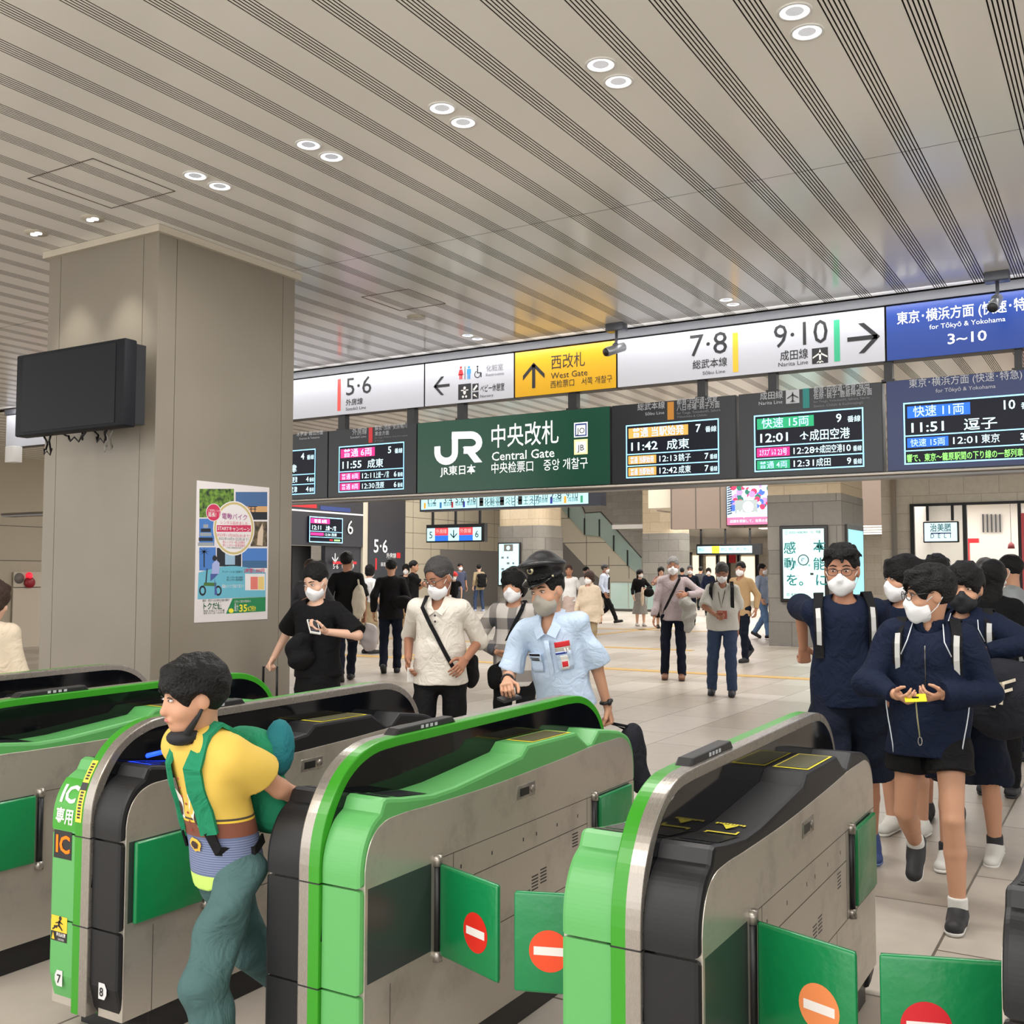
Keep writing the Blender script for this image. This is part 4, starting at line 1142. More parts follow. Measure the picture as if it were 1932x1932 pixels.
# far-left wall fittings
a, b = atx(23, 1079, -19.5), atx(72, 1107, -19.5)
t = thing('fire_alarm_box', (-19.5, a.y, b.z), 'beige fire hydrant panel with a red lamp and bell on the left wall', 'fire alarm')
p = MB(); p.box(-19.47, -19.44, a.y, a.y + 1.3, b.z, a.z, mat('panel_warm', (196, 186, 170), .5)); p.box(-19.475, -19.445, a.y, a.y + 1.3, b.z - 1.25, b.z - .02, MATS['panel_warm']); p.build('panel', t)
c = atx(55, 1086, -19.42); p = MB(); p.ball(c, .07, mat('alarm_lamp', (240, 40, 60), .3, emit=.8), 14); p.build('lamp', t)
c = atx(54, 1099, -19.44); p = MB(); p.cyl(c, c + Vector((.06, 0, 0)), .11, mat('bell_red', (150, 24, 40), .4), 20); p.build('bell', t)
c = atx(36, 1091, -19.44); p = MB(); p.cyl(c, c + Vector((.01, 0, 0)), .11, M_GREYP, 20); p.build('speaker', t)
a = at(22, 858, 9.1); c = Vector((a.x, 9.14, a.z))
p = MB(); p.bevbox(c.x - .1, c.x + .1, 9.06, 9.2, c.z - .11, c.z + .12, .01, M_WHITE); tag(p.build('wall_speaker', loc=c), 'white box speaker under the long white sign at the left edge', 'speaker')
# ================================================================ TICKET GATES
def metal_mat(name, col, rough, scl, aniso=True, dirt=0.0):
    m = bpy.data.materials.new(name); m.use_nodes = True
    nt = m.node_tree; b = nt.nodes['Principled BSDF']
    b.inputs['Base Color'].default_value = rgb(*col); b.inputs['Metallic'].default_value = .7
    tc = nt.nodes.new('ShaderNodeTexCoord'); mp = nt.nodes.new('ShaderNodeMapping'); mp.inputs['Scale'].default_value = scl
    n = nt.nodes.new('ShaderNodeTexNoise'); n.inputs['Scale'].default_value = 6; n.inputs['Detail'].default_value = 5
    nt.links.new(tc.outputs['Object'], mp.inputs[0]); nt.links.new(mp.outputs[0], n.inputs['Vector'])
    r = nt.nodes.new('ShaderNodeMapRange'); r.inputs['To Min'].default_value = rough - .08; r.inputs['To Max'].default_value = rough + .1
    nt.links.new(n.outputs['Fac'], r.inputs['Value']); nt.links.new(r.outputs[0], b.inputs['Roughness'])
    if dirt:
        n2 = nt.nodes.new('ShaderNodeTexNoise'); n2.inputs['Scale'].default_value = 5; n2.inputs['Detail'].default_value = 8; n2.inputs['Roughness'].default_value = .7
        nt.links.new(tc.outputs['Object'], n2.inputs['Vector'])
        cr = nt.nodes.new('ShaderNodeValToRGB'); cr.color_ramp.elements[0].position = .36; cr.color_ramp.elements[1].position = .5
        c = rgb(*col); cr.color_ramp.elements[0].color = tuple(v * (1 - dirt) for v in c[:3]) + (1,); cr.color_ramp.elements[1].color = c
        nt.links.new(n2.outputs['Fac'], cr.inputs['Fac']); nt.links.new(cr.outputs['Color'], b.inputs['Base Color'])
    return m
G_STEEL = metal_mat('gate_steel', (200, 193, 182), .34, (1, .4, 9), dirt=.18)
G_BAND = metal_mat('gate_steel_band', (158, 152, 144), .27, (90, 3, 3))
G_GREEN = mat('gate_light_green', (88, 162, 90), rough=.38, bump=(300, .03), var=(4, .04))
G_STRIPE = mat('gate_stripe_green', (48, 140, 24), rough=.3)
G_DARK = mat('gate_charcoal', (25, 25, 27), rough=.45, spec=.35, bump=(400, .04))
G_GLASS = mat('gate_black_glass', (10, 11, 15), rough=.06, spec=.4)
G_BLACK = mat('gate_black', (24, 24, 26), rough=.4)
G_PAD = mat('gate_pad', (34, 36, 40), rough=.25)
G_OLIVE = mat('reader_olive', (92, 90, 66), rough=.3)
G_YEL = mat('reader_yellow', (226, 212, 60), rough=.4)
G_FLAP = mat('flap_green_vinyl', (12, 126, 70), rough=.3, bump=(14, .25), coat=.2)
G_PLATE = mat('recess_plate', (66, 74, 72), rough=.3, metal=.4)
G_RED = mat('no_entry_red', (214, 44, 30), rough=.4)
G_ORANGE = mat('no_entry_worn', (232, 140, 84), rough=.4)
G_WHITE = mat('no_entry_white', (236, 230, 224), rough=.4)
G_LED = emis('led_orange', (255, 104, 16), .85)
G_BLUE = emis('led_blue', (30, 70, 255), 2.5)

GF = 2.24                                  # front of the gate row
TRAY = [(0, .657), (0, .70), (.006, .74), (.024, .785), (.05, .82), (.085, .842), (.10, .872), (.115, .878), (.20, .864), (.34, .848), (.46, .85), (.62, .864), (.86, .886), (.90, .916), (1.26, .912), (1.30, .888), (1.36, .852), (1.39, .853), (1.45, .897), (1.55, .885), (1.68, .858), (1.735, .83), (1.768, .785), (1.783, .73), (1.785, .657)]
SIDE = [(.018, .10), (.018, .70), (.024, .735), (.042, .775), (.07, .803), (.105, .818), (.17, .824), (.30, .822), (.63, .82), (1.1, .832), (1.56, .845), (1.66, .84), (1.715, .815), (1.75, .775), (1.765, .72), (1.765, .10)]
DIVP = [(-.012, .10), (-.012, .70), (-.006, .76), (.012, .82), (.045, .88), (.09, .935), (.15, .975), (.22, .999), (.335, 1.008), (1.45, 1.016), (1.56, 1.008), (1.65, .978), (1.72, .93), (1.765, .87), (1.79, .80), (1.797, .73), (1.797, .10)]
def smooth(prof, n=4):
    """rounds a profile: a Catmull-Rom curve through its points, straight where the steps are long"""
    P = [Vector(p) for p in prof]; out = [tuple(P[0])]
    for i in range(len(P) - 1):
        a, b = P[i], P[i + 1]
        if (b - a).length > .5: out.append(tuple(b)); continue
        def tan(j):
            if j == 0 or j == len(P) - 1: return None
            u, v = P[j] - P[j - 1], P[j + 1] - P[j]
            w = u / u.length * v.length + v / v.length * u.length
            return (w / (u.length + v.length))
        ta, tb = tan(i), tan(i + 1); L = (b - a).length
        d = (b - a) / L
        ta = ta if ta is not None else d; tb = tb if tb is not None else d
        for k in range(1, n + 1):
            t = k / n; h1 = 2*t**3 - 3*t**2 + 1; h2 = t**3 - 2*t**2 + t; h3 = -2*t**3 + 3*t**2; h4 = t**3 - t**2
            out.append(tuple(a * h1 + ta * (L * h2) + b * h3 + tb * (L * h4)))
    return out
_f, _b = smooth(TRAY[:6]), smooth(TRAY[-6:])
TRAY = _f + TRAY[6:-6] + _b
SIDE, DIVP = smooth(SIDE), smooth(DIVP)
def inset(prof, d):
    c = [Vector(p) for p in prof]; out = []; n = len(c)
    for i in range(n):
        t = (c[(i + 1) % n] - c[i - 1])
        if t.length < 1e-6: t = Vector((1, 0))
        t.normalize(); out.append(tuple(c[i] + Vector((t.y, -t.x)) * d))
    return out
def cum(prof):
    L = [0]
    for a, b in zip(prof, prof[1:]): L.append(L[-1] + (Vector(b) - Vector(a)).length)
    return L
def along(prof, s, eps):
    L = cum(prof)
    i = max(0, min(len(prof) - 2, next((k for k in range(len(prof) - 1) if L[k + 1] >= s), len(prof) - 2)))
    a, b = Vector(prof[i]), Vector(prof[i + 1]); t = (b - a).normalized()
    p = a + t * (s - L[i]); nrm = Vector((-t.y, t.x))
    return p + nrm * eps
def gate(XL, yoff, left, right, label, flaps, stripe, dets=()):
    """XL: world x of the left face. left/right: 'green' or 'dark'. flaps: {side: [(near|far, state)]}"""
    xc, y0 = XL + .1725, GF + yoff
    t = thing('ticket_gate', (xc, y0 + .88, 0), label, 'ticket gate', 'row of ticket gates')
    def PX(sgn, o): return xc + sgn * o
    def pr(mb, prof, o0, o1, sgn, m, bev=0, smooth=False, outer=True):
        a, b = PX(sgn, o0), PX(sgn, o1)
        mb.prism([(y0 + y, z) for y, z in prof], a, b, m, 'x', bev, smooth, 'a1' if outer else 'both')
    def bx(mb, sgn, o0, o1, ya, yb, za, zb, m):
        a, b = sorted((PX(sgn, o0), PX(sgn, o1))); mb.box(a, b, y0 + ya, y0 + yb, za, zb, m)
    # base plinth
    p = MB(); p.box(xc - .155, xc + .155, y0 + .12, y0 + 1.66, 0, .1, G_BLACK); p.build('plinth', t)
    # central divider: two half skins, glass on both sides
    cols = {'green': G_STRIPE, 'dark': G_BAND}
    for sgn, kind in ((-1, left), (1, right)):
        m = G_STRIPE if (stripe == sgn) else G_BAND
        p = MB(); pr(p, DIVP, 0, .0375, sgn, m, .004, False)
        for z in (.655, .375): bx(p, sgn, 0, .0378, -.0125, .05, z - .002, z + .002, G_BLACK)
        p.build('divider_rim', t)
        p = MB(); pr(p, [(y, max(z, .5)) for y, z in inset(DIVP, .028)], .036, .0385, sgn, G_GLASS); p.build('glass_panel', t)
    for sgn, kind in ((-1, left), (1, right)):
        m = G_GREEN if kind == 'green' else G_DARK
        p = MB(); pr(p, TRAY, .039, .1705, sgn, m, .012)
        p.build('tray_top', t)
        for zt, zb in ((.651, .378), (.372, None)):
            p = MB(); p9 = MB()
            prof = [(0, zb or .2), (0, zt), (.13, zt), (.13, zb or .05)] if zb else [(.0, .20), (0, zt), (.13, zt), (.13, .05), (.1, .055), (.05, .08), (.018, .125)]
            pr(p, prof, .039, .1705, sgn, m, .012)
            pr(p9, [(1.785 - y, z) for y, z in prof][::-1], .039, .1705, sgn, m, .012)
            p.build('end_cover', t); p9.build('end_cover', t)
        # steel side with its seams, holes and vents
        p = MB(); pr(p, SIDE, .06, .1727, sgn, G_STEEL, .002)
        O = .1729
        def ln(ya, yb, za, zb, m=M_SEAM): bx(p, sgn, .16, O, ya, yb, za, zb, m)
        ln(.36, 1.765, .655, .6575); ln(.44, 1.34, .562, .565); ln(.44, 1.765, .372, .375)
        for y in (.44, 1.34): ln(y, y + .003, .375, .657)
        ln(.13, .133, .10, .372); ln(1.2, 1.203, .10, .372)
        for y in (.48, .66, .86, .95, 1.1, 1.26): bx(p, sgn, .16, O, y, y + .007, .60, .612, G_BLACK)
        for yv, zv in ((.92, .42), (.98, .43), (1.22, .50)):
            for k in range(5): bx(p, sgn, .16, O, yv, yv + .045, zv + k * .011, zv + k * .011 + .005, G_BLACK)
        for y in (.29 + .6,): bx(p, sgn, .16, O + .0005, y, y + .02, .41, .43, G_PLATE)
        p.build('side_panel', t)
        p = MB()
        a, b = sorted((PX(sgn, .168), PX(sgn, .1745))); p.bevbox(a, b, y0 + .82, y0 + .945, .742, .79, .003, G_BAND)
        bx(p, sgn, .17, .175, .838, .9, .752, .778, G_BLACK)
        a = Vector((PX(sgn, .174), y0 + .925, .765)); p.cyl(a, a + Vector((sgn * .003, 0, 0)), .013, G_BAND, 14)
        p.build('latch', t)
        # recesses for the flaps and their hinges
        for ya, yb in ((.03, .325), (1.42, 1.72)):
            p = MB(); bx(p, sgn, .16, .1731, ya, yb, .40, .652, G_PLATE); p.build('recess_plate', t)
        for y in (.352, 1.395):
            p = MB(); a = PX(sgn, .176)
            p.cyl((a, y0 + y, .375), (a, y0 + y, .665), .012, G_BLACK, 12)
            p.cyl((a, y0 + y, .640), (a, y0 + y, .672), .0165, G_BAND, 14); p.cyl((a, y0 + y, .365), (a, y0 + y, .395), .0165, G_BAND, 14)
            p.build('hinge', t)
        for where, state, scol in flaps.get(sgn, ()):
            p = MB()
            if state == 'shut':
                a, b = sorted((PX(sgn, .1745), PX(sgn, .192)))
                ya, yb = (.045, .325) if where == 'near' else (1.42, 1.715)
                p.bevbox(a, b, y0 + ya, y0 + yb, .395, .65, .007, G_FLAP, 3)
                p.build('flap_door', t)
            else:
                L_, y = .275, .352
                hx = PX(sgn, .19)
                bmx = MB(); bmx.bevbox(0, L_, -.011, .011, .385, .648, .009, G_FLAP, 3)
                th = math.radians(20)
                def mp(v): 
                    x, yy, z = v
                    return (hx + sgn * (x * math.cos(th) + yy * math.sin(th) * 0), y0 + y - x * math.sin(th) + yy, z)
                p.add([mp(v) for v in bmx.v], bmx.f, G_FLAP, True)
                p2 = p.build('flap_door', t)
                q = MB()
                n = 32
                cx, cz, r = L_ * .64, .497, .055
                q.add([mp((cx + r * math.cos(2 * math.pi * k / n), -.0118, cz + r * math.sin(2 * math.pi * k / n))) for k in range(n)][::sgn], [tuple(range(n))], scol)
                q.add([mp((cx + a, -.0124, cz + b)) for a, b in ((-.042, -.011), (.042, -.011), (.042, .011), (-.042, .011))][::sgn], [(0, 1, 2, 3)], G_WHITE)
                q.build('no_entry_mark', p2)
                q = MB()
                q.tube([mp(v) for v in ((.005, 0, .387), (.005, 0, .646), (L_ - .005, 0, .646), (L_ - .005, 0, .387))], .0035, mat('flap_piping', (14, 104, 62), .4), 6, closed=True)
                q.build('piping', p2)
        # pads on the tray
        p = MB()
        def tq(ya, yb, oa, ob, m, eps):
            i0 = [Vector(along_y(ya)), Vector(along_y(yb))]
            p.add([(PX(sgn, oa), y0 + i0[0].x, i0[0].y + eps), (PX(sgn, ob), y0 + i0[0].x, i0[0].y + eps), (PX(sgn, ob), y0 + i0[1].x, i0[1].y + eps), (PX(sgn, oa), y0 + i0[1].x, i0[1].y + eps)][::sgn], [(0, 1, 2, 3)], m)
        def along_y(y):
            for (ya, za), (yb, zb) in zip(TRAY, TRAY[1:]):
                if ya <= y <= yb and yb > ya: return (y, za + (zb - za) * (y - ya) / (yb - ya))
            return (y, .85)
        tq(.125, .165, .05, .150, G_PAD, .0015); tq(.185, .335, .05, .150, G_PAD, .0015)
        tq(.95, 1.24, .05, .158, G_YEL, .0015); tq(.965, 1.225, .057, .151, G_OLIVE, .003)
        if kind == 'dark' and 'marks' in dets:
            tq(.345, .355, .06, .14, G_YEL, .003); tq(.33, .345, .06, .066, G_YEL, .003); tq(.355, .375, .134, .14, G_YEL, .003)
            for k in range(9): tq(.43 + .004 * (k % 2), .445, .055 + .009 * k, .062 + .009 * k, G_YEL, .003)
            p.add([(PX(sgn, .08), y0 + .42, .855), (PX(sgn, .12), y0 + .42, .855), (PX(sgn, .10), y0 + .385, .8525)][::sgn], [(0, 1, 2)], G_YEL)
        p.build('reader_pad', t)
        if 'blue' in dets and sgn == 1:
            p = MB(); tq(.12, .128, .045, .155, G_BLUE, .003); tq(.128, .3, .045, .05, G_BLUE, .003); p.build('reader_light', t)
            p = MB(); a = PX(1, .0395); p.tube([(a, y0 + .20, .885), (a, y0 + .205, .885), (a, y0 + .265, .888), (a, y0 + .27, .888)], [.003, .008, .008, .003], G_BLUE, 8); p.build('status_light', t)
    # sensor bar on the top
    p = MB()
    p.prism([(y0 + y, z) for y, z in ((.335, 1.004), (.365, 1.026), (.66, 1.03), (.68, 1.008))], xc - .022, xc + .022, G_BLACK, 'x', .005)
    for k in range(4): p.box(xc + .0215, xc + .0232, y0 + .48 + .025 * k, y0 + .494 + .025 * k, 1.013, 1.023, M_BDIM)
    p.build('sensor_bar', t)
    return t, xc, y0
GATES = {}
far = ('far', 'shut', None); nsh = ('near', 'shut', None)
GATES[0] = gate(-4.915, 0, 'green', 'dark', 'ticket gate farthest left, mostly hidden by the next divider', {1: [nsh, far], -1: [far]}, -1)
GATES[1] = gate(-4.005, 0, 'dark', 'green', 'ticket gate with a green tray left of the IC gate', {1: [nsh, far], -1: [far]}, 1)
GATES[2] = gate(-3.10, 0, 'green', 'dark', 'IC-only ticket gate numbered 7 and 8 beside the boy', {1: [nsh, far], -1: [nsh, far]}, -1, ('blue',))
GATES[3] = gate(-2.145, 0, 'dark', 'green', 'middle ticket gate with a green tray and one flap held open', {1: [('near', 'open', G_RED), far], -1: [nsh, far]}, 1)
GATES[4] = gate(-1.187, -.02, 'green', 'dark', 'ticket gate with yellow marks on its charcoal trays right of centre', {1: [('near', 'open', G_ORANGE), far], -1: [('near', 'open', mat('no_entry_orange', (234, 76, 34), .4)), far]}, -1, ('marks',))
GATES[5] = gate(-.245, 0, 'dark', 'green', 'ticket gate cut off by the right edge of the photo', {-1: [('near', 'open', mat('no_entry_deep_red', (206, 34, 44), .4)), far]}, 1)

# ---- lettering and stickers on the IC gate
t, xc, y0 = GATES[2]
def wrap(mb, prof, body, x, s, h, m, align='c', bold=0, w=None, eps=.002):
    vs, fs = text_geo(body, bold); k = h / .74
    bm = bmesh.new(); bv = [bm.verts.new((a, b, 0)) for a, b in vs]
    for f in fs:
        try: bm.faces.new([bv[i] for i in f])
        except ValueError: pass
    for c in range(-2, 10):
        bmesh.ops.bisect_plane(bm, geom=bm.verts[:] + bm.edges[:] + bm.faces[:], plane_co=(0, c * .1, 0), plane_no=(0, 1, 0))
    bm.verts.index_update(); vs = [(v.co.x, v.co.y) for v in bm.verts]; fs = [tuple(v.index for v in f.verts) for f in bm.faces]; bm.free()
    x0 = min(p[0] for p in vs); x1 = max(p[0] for p in vs); kx = k if w is None else w / (x1 - x0)
    off = {'l': 0, 'c': -(x1 - x0) * kx / 2}[align]
    out = []
    for a, b in vs:
        q = along(prof, s + b * k, eps); out.append((x + off + (a - x0) * kx, y0 + q.x, q.y))
    mb.add(out, fs, m)
def wrapq(mb, prof, xa, xb, s0, s1, m, eps=.0012, n=1):
    for i in range(n):
        a, b = along(prof, s0 + (s1 - s0) * i / n, eps), along(prof, s0 + (s1 - s0) * (i + 1) / n, eps)
        mb.add([(xa, y0 + a.x, a.y), (xb, y0 + a.x, a.y), (xb, y0 + b.x, b.y), (xa, y0 + b.x, b.y)], [(0, 1, 2, 3)], m)
M_LIMG = mat('label_green', (58, 150, 40), .35)
fx = xc - .105
q = MB()
wrapq(q, TRAY, xc - .164, xc - .042, .006, .175, M_LIMG, .0012, 24)
wrap(q, TRAY, 'IC', fx, .095, .058, G_WHITE, 'c', .03, w=.075, eps=.0026)
wrap(q, TRAY, '専用', fx, .03, .04, G_WHITE, 'c', .02, w=.085, eps=.0026)
q.build('lettering', t)
FR = [(0, .05), (0, .70)]
q = MB(); wrapq(q, FR, xc - .155, xc - .065, .52, .61, G_BLACK, .0012); wrap(q, FR, 'IC', xc - .108, .54, .058, G_LED, 'c', .02, w=.07, eps=.0025); q.build('display', t)
q = MB(); wrapq(q, FR, xc - .158, xc - .078, .285, .335, mat('caution_yellow', (238, 190, 50), .4), .0012); wrapq(q, FR, xc - .158, xc - .078, .255, .285, G_BLACK, .0012)
def fp(x, z): return (x, y0 - .0022, z)
cx = xc - .118
for pts in ([(-.002, .372), (.008, .372), (.004, .352), (-.006, .352)], [(-.004, .354), (.006, .356), (.02, .343), (.016, .340)], [(-.004, .356), (-.01, .345), (-.026, .349), (-.025, .353)], [(0, .366), (.018, .36), (.02, .363), (.002, .371)], [(-.002, .368), (-.018, .363), (-.018, .36), (0, .363)], [(-.02, .350), (-.034, .342), (-.030, .338), (-.018, .345)]):
    q.add([fp(cx + a, b) for a, b in pts], [(0, 1, 2, 3)], G_BLACK)
n = 14; q.add([fp(cx + .006 + .007 * math.cos(2 * math.pi * k / n), .379 + .007 * math.sin(2 * math.pi * k / n)) for k in range(n)], [tuple(range(n))], G_BLACK)
wrap(q, FR, '駆け込み注意', cx + .012, .272, .010, G_WHITE, 'c', .02, eps=.0025, w=.045); wrap(q, FR, 'CAUTION', cx + .012, .259, .007, G_WHITE, 'c', eps=.0025, w=.03)
q.add([fp(xc - .154, .309), fp(xc - .138, .309), fp(xc - .146, .332)], [(0, 1, 2)], MATS['caution_yellow'])
q.build('caution_sticker', t)
LOW = [(.018, .125), (0, .20), (0, .372)]
for xs, s, d in ((xc - .11, '7', -1), (xc + .10, '8', 1)):
    q = MB()
    q.add([fp(xs + d * a, b) for a, b in ((-.016, .165), (.012, .165), (.022, .182), (.022, .198), (.012, .215), (-.016, .215))][::d], [tuple(range(6))], mat('number_label', (206, 206, 206), .4))
    vs, fs = text_geo(s, .02); q.add([(xs - .011 + a * .038, y0 - .0032, .175 + b * .038) for a, b in vs], fs, M_KTXT)
    q.build('number_sticker', t)
q = MB(); SD = DIVP
wrapq(q, SD, xc - .035, xc - .006, .60, .80, mat('sticker_yellow', (238, 206, 60), .4), .0012, 10)
wrapq(q, SD, xc - .035, xc - .006, .70, .725, G_BLACK, .002, 2); q.build('warning_sticker', t)
q = MB()
for k in range(9):
    s = .612 + .0098 * k; wrapq(q, SD, xc - .028, xc - .013, s, s + .006, G_BLACK, .002)
for k in range(6):
    s = .735 + .0098 * k; wrapq(q, SD, xc - .028, xc - .013, s, s + .006, G_BLACK, .002)
q.build('sticker_text', t)
# ================================================================ PEOPLE
NP = np
V = lambda *a: np.array(a, dtype=float)
def nrm(v):
    v = np.asarray(v, float); return v / max(1e-9, np.linalg.norm(v))

class SDF:
    """signed-distance shapes blended together and turned into one closed skin"""
    def __init__(self, h):
        self.h, self.ops = h, []
    def cap(self, a, b, ra, rb=None, k=.02, flat=None, cuta=False, cutb=False, sub=False, off=0.0):
        rb = ra if rb is None else rb
        self.ops.append(('c', V(*a), V(*b), ra + off, rb + off, k, flat, cuta, cutb, sub)); return self
    def ell(self, c, r, R=None, k=.02, sub=False, off=0.0):
        self.ops.append(('e', V(*c), V(*r) + off, np.eye(3) if R is None else R, k, None, None, None, None, sub)); return self
    def cut(self, c, n):
        self.ops.append(('p', V(*c), nrm(n))); return self
    def fold(self, amp, fx, seed=0.0):
        self.ops.append(('f', amp, fx, seed)); return self
    def mesh(self):
        h = self.h
        los, his = [], []
        for o in self.ops:
            if o[0] == 'c' and not o[9]:
                r = max(o[3], o[4]); los.append(np.minimum(o[1], o[2]) - r); his.append(np.maximum(o[1], o[2]) + r)
            elif o[0] == 'e' and not o[9]:
                r = max(o[2]); los.append(o[1] - r); his.append(o[1] + r)
        lo = np.min(los, 0) - 3 * h; hi = np.max(his, 0) + 3 * h
        n = np.ceil((hi - lo) / h).astype(int) + 1
        ax = [lo[i] + h * np.arange(n[i]) for i in range(3)]
        D = np.full(n, .5)
        for o in self.ops:
            if o[0] == 'p':
                c, nn = o[1], o[2]
                d = ((ax[0] - c[0]) * nn[0])[:, None, None] + ((ax[1] - c[1]) * nn[1])[None, :, None] + ((ax[2] - c[2]) * nn[2])[None, None, :]
                D = np.maximum(D, d); continue
            if o[0] == 'f':
                amp, f, sd = o[1:4]
                m = np.abs(D) < 6 * h + .03
                i, j, k = np.nonzero(m)
                x, y, z = ax[0][i], ax[1][j], ax[2][k]
                w = np.sin(f * (x + .6 * z) + 2.2 * np.sin(f * .45 * z + sd) + sd) * np.sin(f * .7 * (y - .5 * z) + 1.7 * np.sin(f * .3 * x + 2 * sd)) + .5 * np.sin(f * 1.7 * (z + .4 * x) + 3 * np.sin(f * .4 * y + sd))
                D[m] += amp * w; continue
            if o[0] == 'c':
                _, a, b, ra, rb, k, flat, ca, cb, sub = o; r = max(ra, rb); l0, h0 = np.minimum(a, b) - r, np.maximum(a, b) + r
            else:
                _, c, r3, R, k, _a, _b, _c2, _d, sub = o; r = max(r3); l0, h0 = c - r, c + r
            mg = .05 + k
            i0 = np.maximum(0, np.floor((l0 - mg - lo) / h).astype(int)); i1 = np.minimum(n, np.ceil((h0 + mg - lo) / h).astype(int) + 1)
            if np.any(i1 <= i0): continue
            sl = tuple(slice(i0[q], i1[q]) for q in range(3))
            X = ax[0][sl[0]][:, None, None]; Y = ax[1][sl[1]][None, :, None]; Z = ax[2][sl[2]][None, None, :]
            if o[0] == 'c':
                ba = b - a; L2 = max(1e-9, ba @ ba)
                px, py, pz = X - a[0], Y - a[1], Z - a[2]
                tt = (px * ba[0] + py * ba[1] + pz * ba[2]) / L2
                t = np.clip(tt, 0, 1)
                vx, vy, vz = px - t * ba[0], py - t * ba[1], pz - t * ba[2]
                d2 = vx * vx + vy * vy + vz * vz
                if flat is not None:
                    fn, ff = flat
                    q = vx * fn[0] + vy * fn[1] + vz * fn[2]
                    d2 = d2 + q * q * (ff * ff - 1)
                d = np.sqrt(d2) - (ra + (rb - ra) * t)
                L = math.sqrt(L2)
                if ca: d = np.maximum(d, -tt * L)
                if cb: d = np.maximum(d, (tt - 1) * L)
            else:
                px, py, pz = X - c[0], Y - c[1], Z - c[2]
                q = [px * R[0, m_] + py * R[1, m_] + pz * R[2, m_] for m_ in range(3)]
                k0 = np.sqrt((q[0] / r3[0]) ** 2 + (q[1] / r3[1]) ** 2 + (q[2] / r3[2]) ** 2)
                k1 = np.sqrt((q[0] / r3[0] ** 2) ** 2 + (q[1] / r3[1] ** 2) ** 2 + (q[2] / r3[2] ** 2) ** 2)
                d = np.where(k1 > 1e-6, k0 * (k0 - 1) / np.maximum(k1, 1e-6), -min(r3))
            E = D[sl]
            if sub:
                d = -d
                if k > 0:
                    hh = np.clip(.5 - .5 * (E - d) / k, 0, 1); D[sl] = E * (1 - hh) + d * hh + k * hh * (1 - hh)
                else: D[sl] = np.maximum(E, d)
            elif k > 0:
                hh = np.clip(.5 + .5 * (E - d) / k, 0, 1); D[sl] = E * (1 - hh) + d * hh - k * hh * (1 - hh)
            else: D[sl] = np.minimum(E, d)
        return surface_nets(D, lo, h)

def surface_nets(D, lo, h):
    ins = D < 0
    n = np.array(D.shape)
    S = lambda a, dx, dy, dz: a[dx:n[0] - 1 + dx, dy:n[1] - 1 + dy, dz:n[2] - 1 + dz]
    cor = [(x, y, z) for x in (0, 1) for y in (0, 1) for z in (0, 1)]
    cnt = sum(S(ins, *c).astype(np.int8) for c in cor)
    act = (cnt > 0) & (cnt < 8)
    ijk = np.argwhere(act)
    if len(ijk) == 0: return np.zeros((0, 3)), np.zeros((0, 4), int)
    idx = np.full(act.shape, -1, dtype=np.int64); idx[act] = np.arange(len(ijk))
    acc = np.zeros((len(ijk), 3)); num = np.zeros(len(ijk))
    vals = {c: S(D, *c)[act] for c in cor}
    for a in cor:
        for q in range(3):
            if a[q]: continue
            b = list(a); b[q] = 1; b = tuple(b)
            va, vb = vals[a], vals[b]; cr = (va < 0) != (vb < 0)
            t = np.where(cr, va / np.where(cr, va - vb, 1), 0)
            p = np.array(a, float)[None, :].repeat(len(ijk), 0); p[:, q] = t
            acc += p * cr[:, None]; num += cr
    verts = lo + h * (ijk + acc / num[:, None])
    faces = []
    for q in range(3):
        u, w = (q + 1) % 3, (q + 2) % 3
        s0 = [slice(1, n[m] - 1) for m in range(3)]; s0[q] = slice(0, n[q] - 1)
        s1 = list(s0); s1[q] = slice(1, n[q])
        a, b = ins[tuple(s0)], ins[tuple(s1)]
        for sgn, M in ((1, a & ~b), (-1, ~a & b)):
            e = np.argwhere(M)
            if not len(e): continue
            e = e + np.array([0 if m == q else 1 for m in range(3)])
            def cell(du, dw):
                c = e.copy(); c[:, u] += du; c[:, w] += dw
                return idx[c[:, 0], c[:, 1], c[:, 2]]
            f = np.stack([cell(-1, -1), cell(0, -1), cell(0, 0), cell(-1, 0)], 1)
            faces.append(f if sgn == 1 else f[:, ::-1])
    F = np.concatenate(faces)
    return verts, F[(F >= 0).all(1)]

def skin_obj(name, parts, m, parent, xf):
    """parts: list of (verts, faces); xf: local->world function; one mesh object"""
    vs, fs, b = [], [], 0
    for v, f in parts:
        vs.append(v); fs.append(f + b); b += len(v)
    v = xf(np.concatenate(vs)); f = np.concatenate(fs)
    org = np.array(parent.matrix_world.translation)
    me = bpy.data.meshes.new(name)
    v = v - org
    me.vertices.add(len(v)); me.vertices.foreach_set('co', v.astype(np.float32).ravel())
    me.loops.add(f.size); me.loops.foreach_set('vertex_index', f.astype(np.int32).ravel())
    me.polygons.add(len(f)); me.polygons.foreach_set('loop_start', np.arange(0, f.size, 4, dtype=np.int32)); me.polygons.foreach_set('loop_total', np.full(len(f), 4, dtype=np.int32))
    me.polygons.foreach_set('use_smooth', np.ones(len(f), dtype=bool))
    me.materials.append(m)
    me.update(); me.validate()
    return link(name, me, parent, Vector(org))

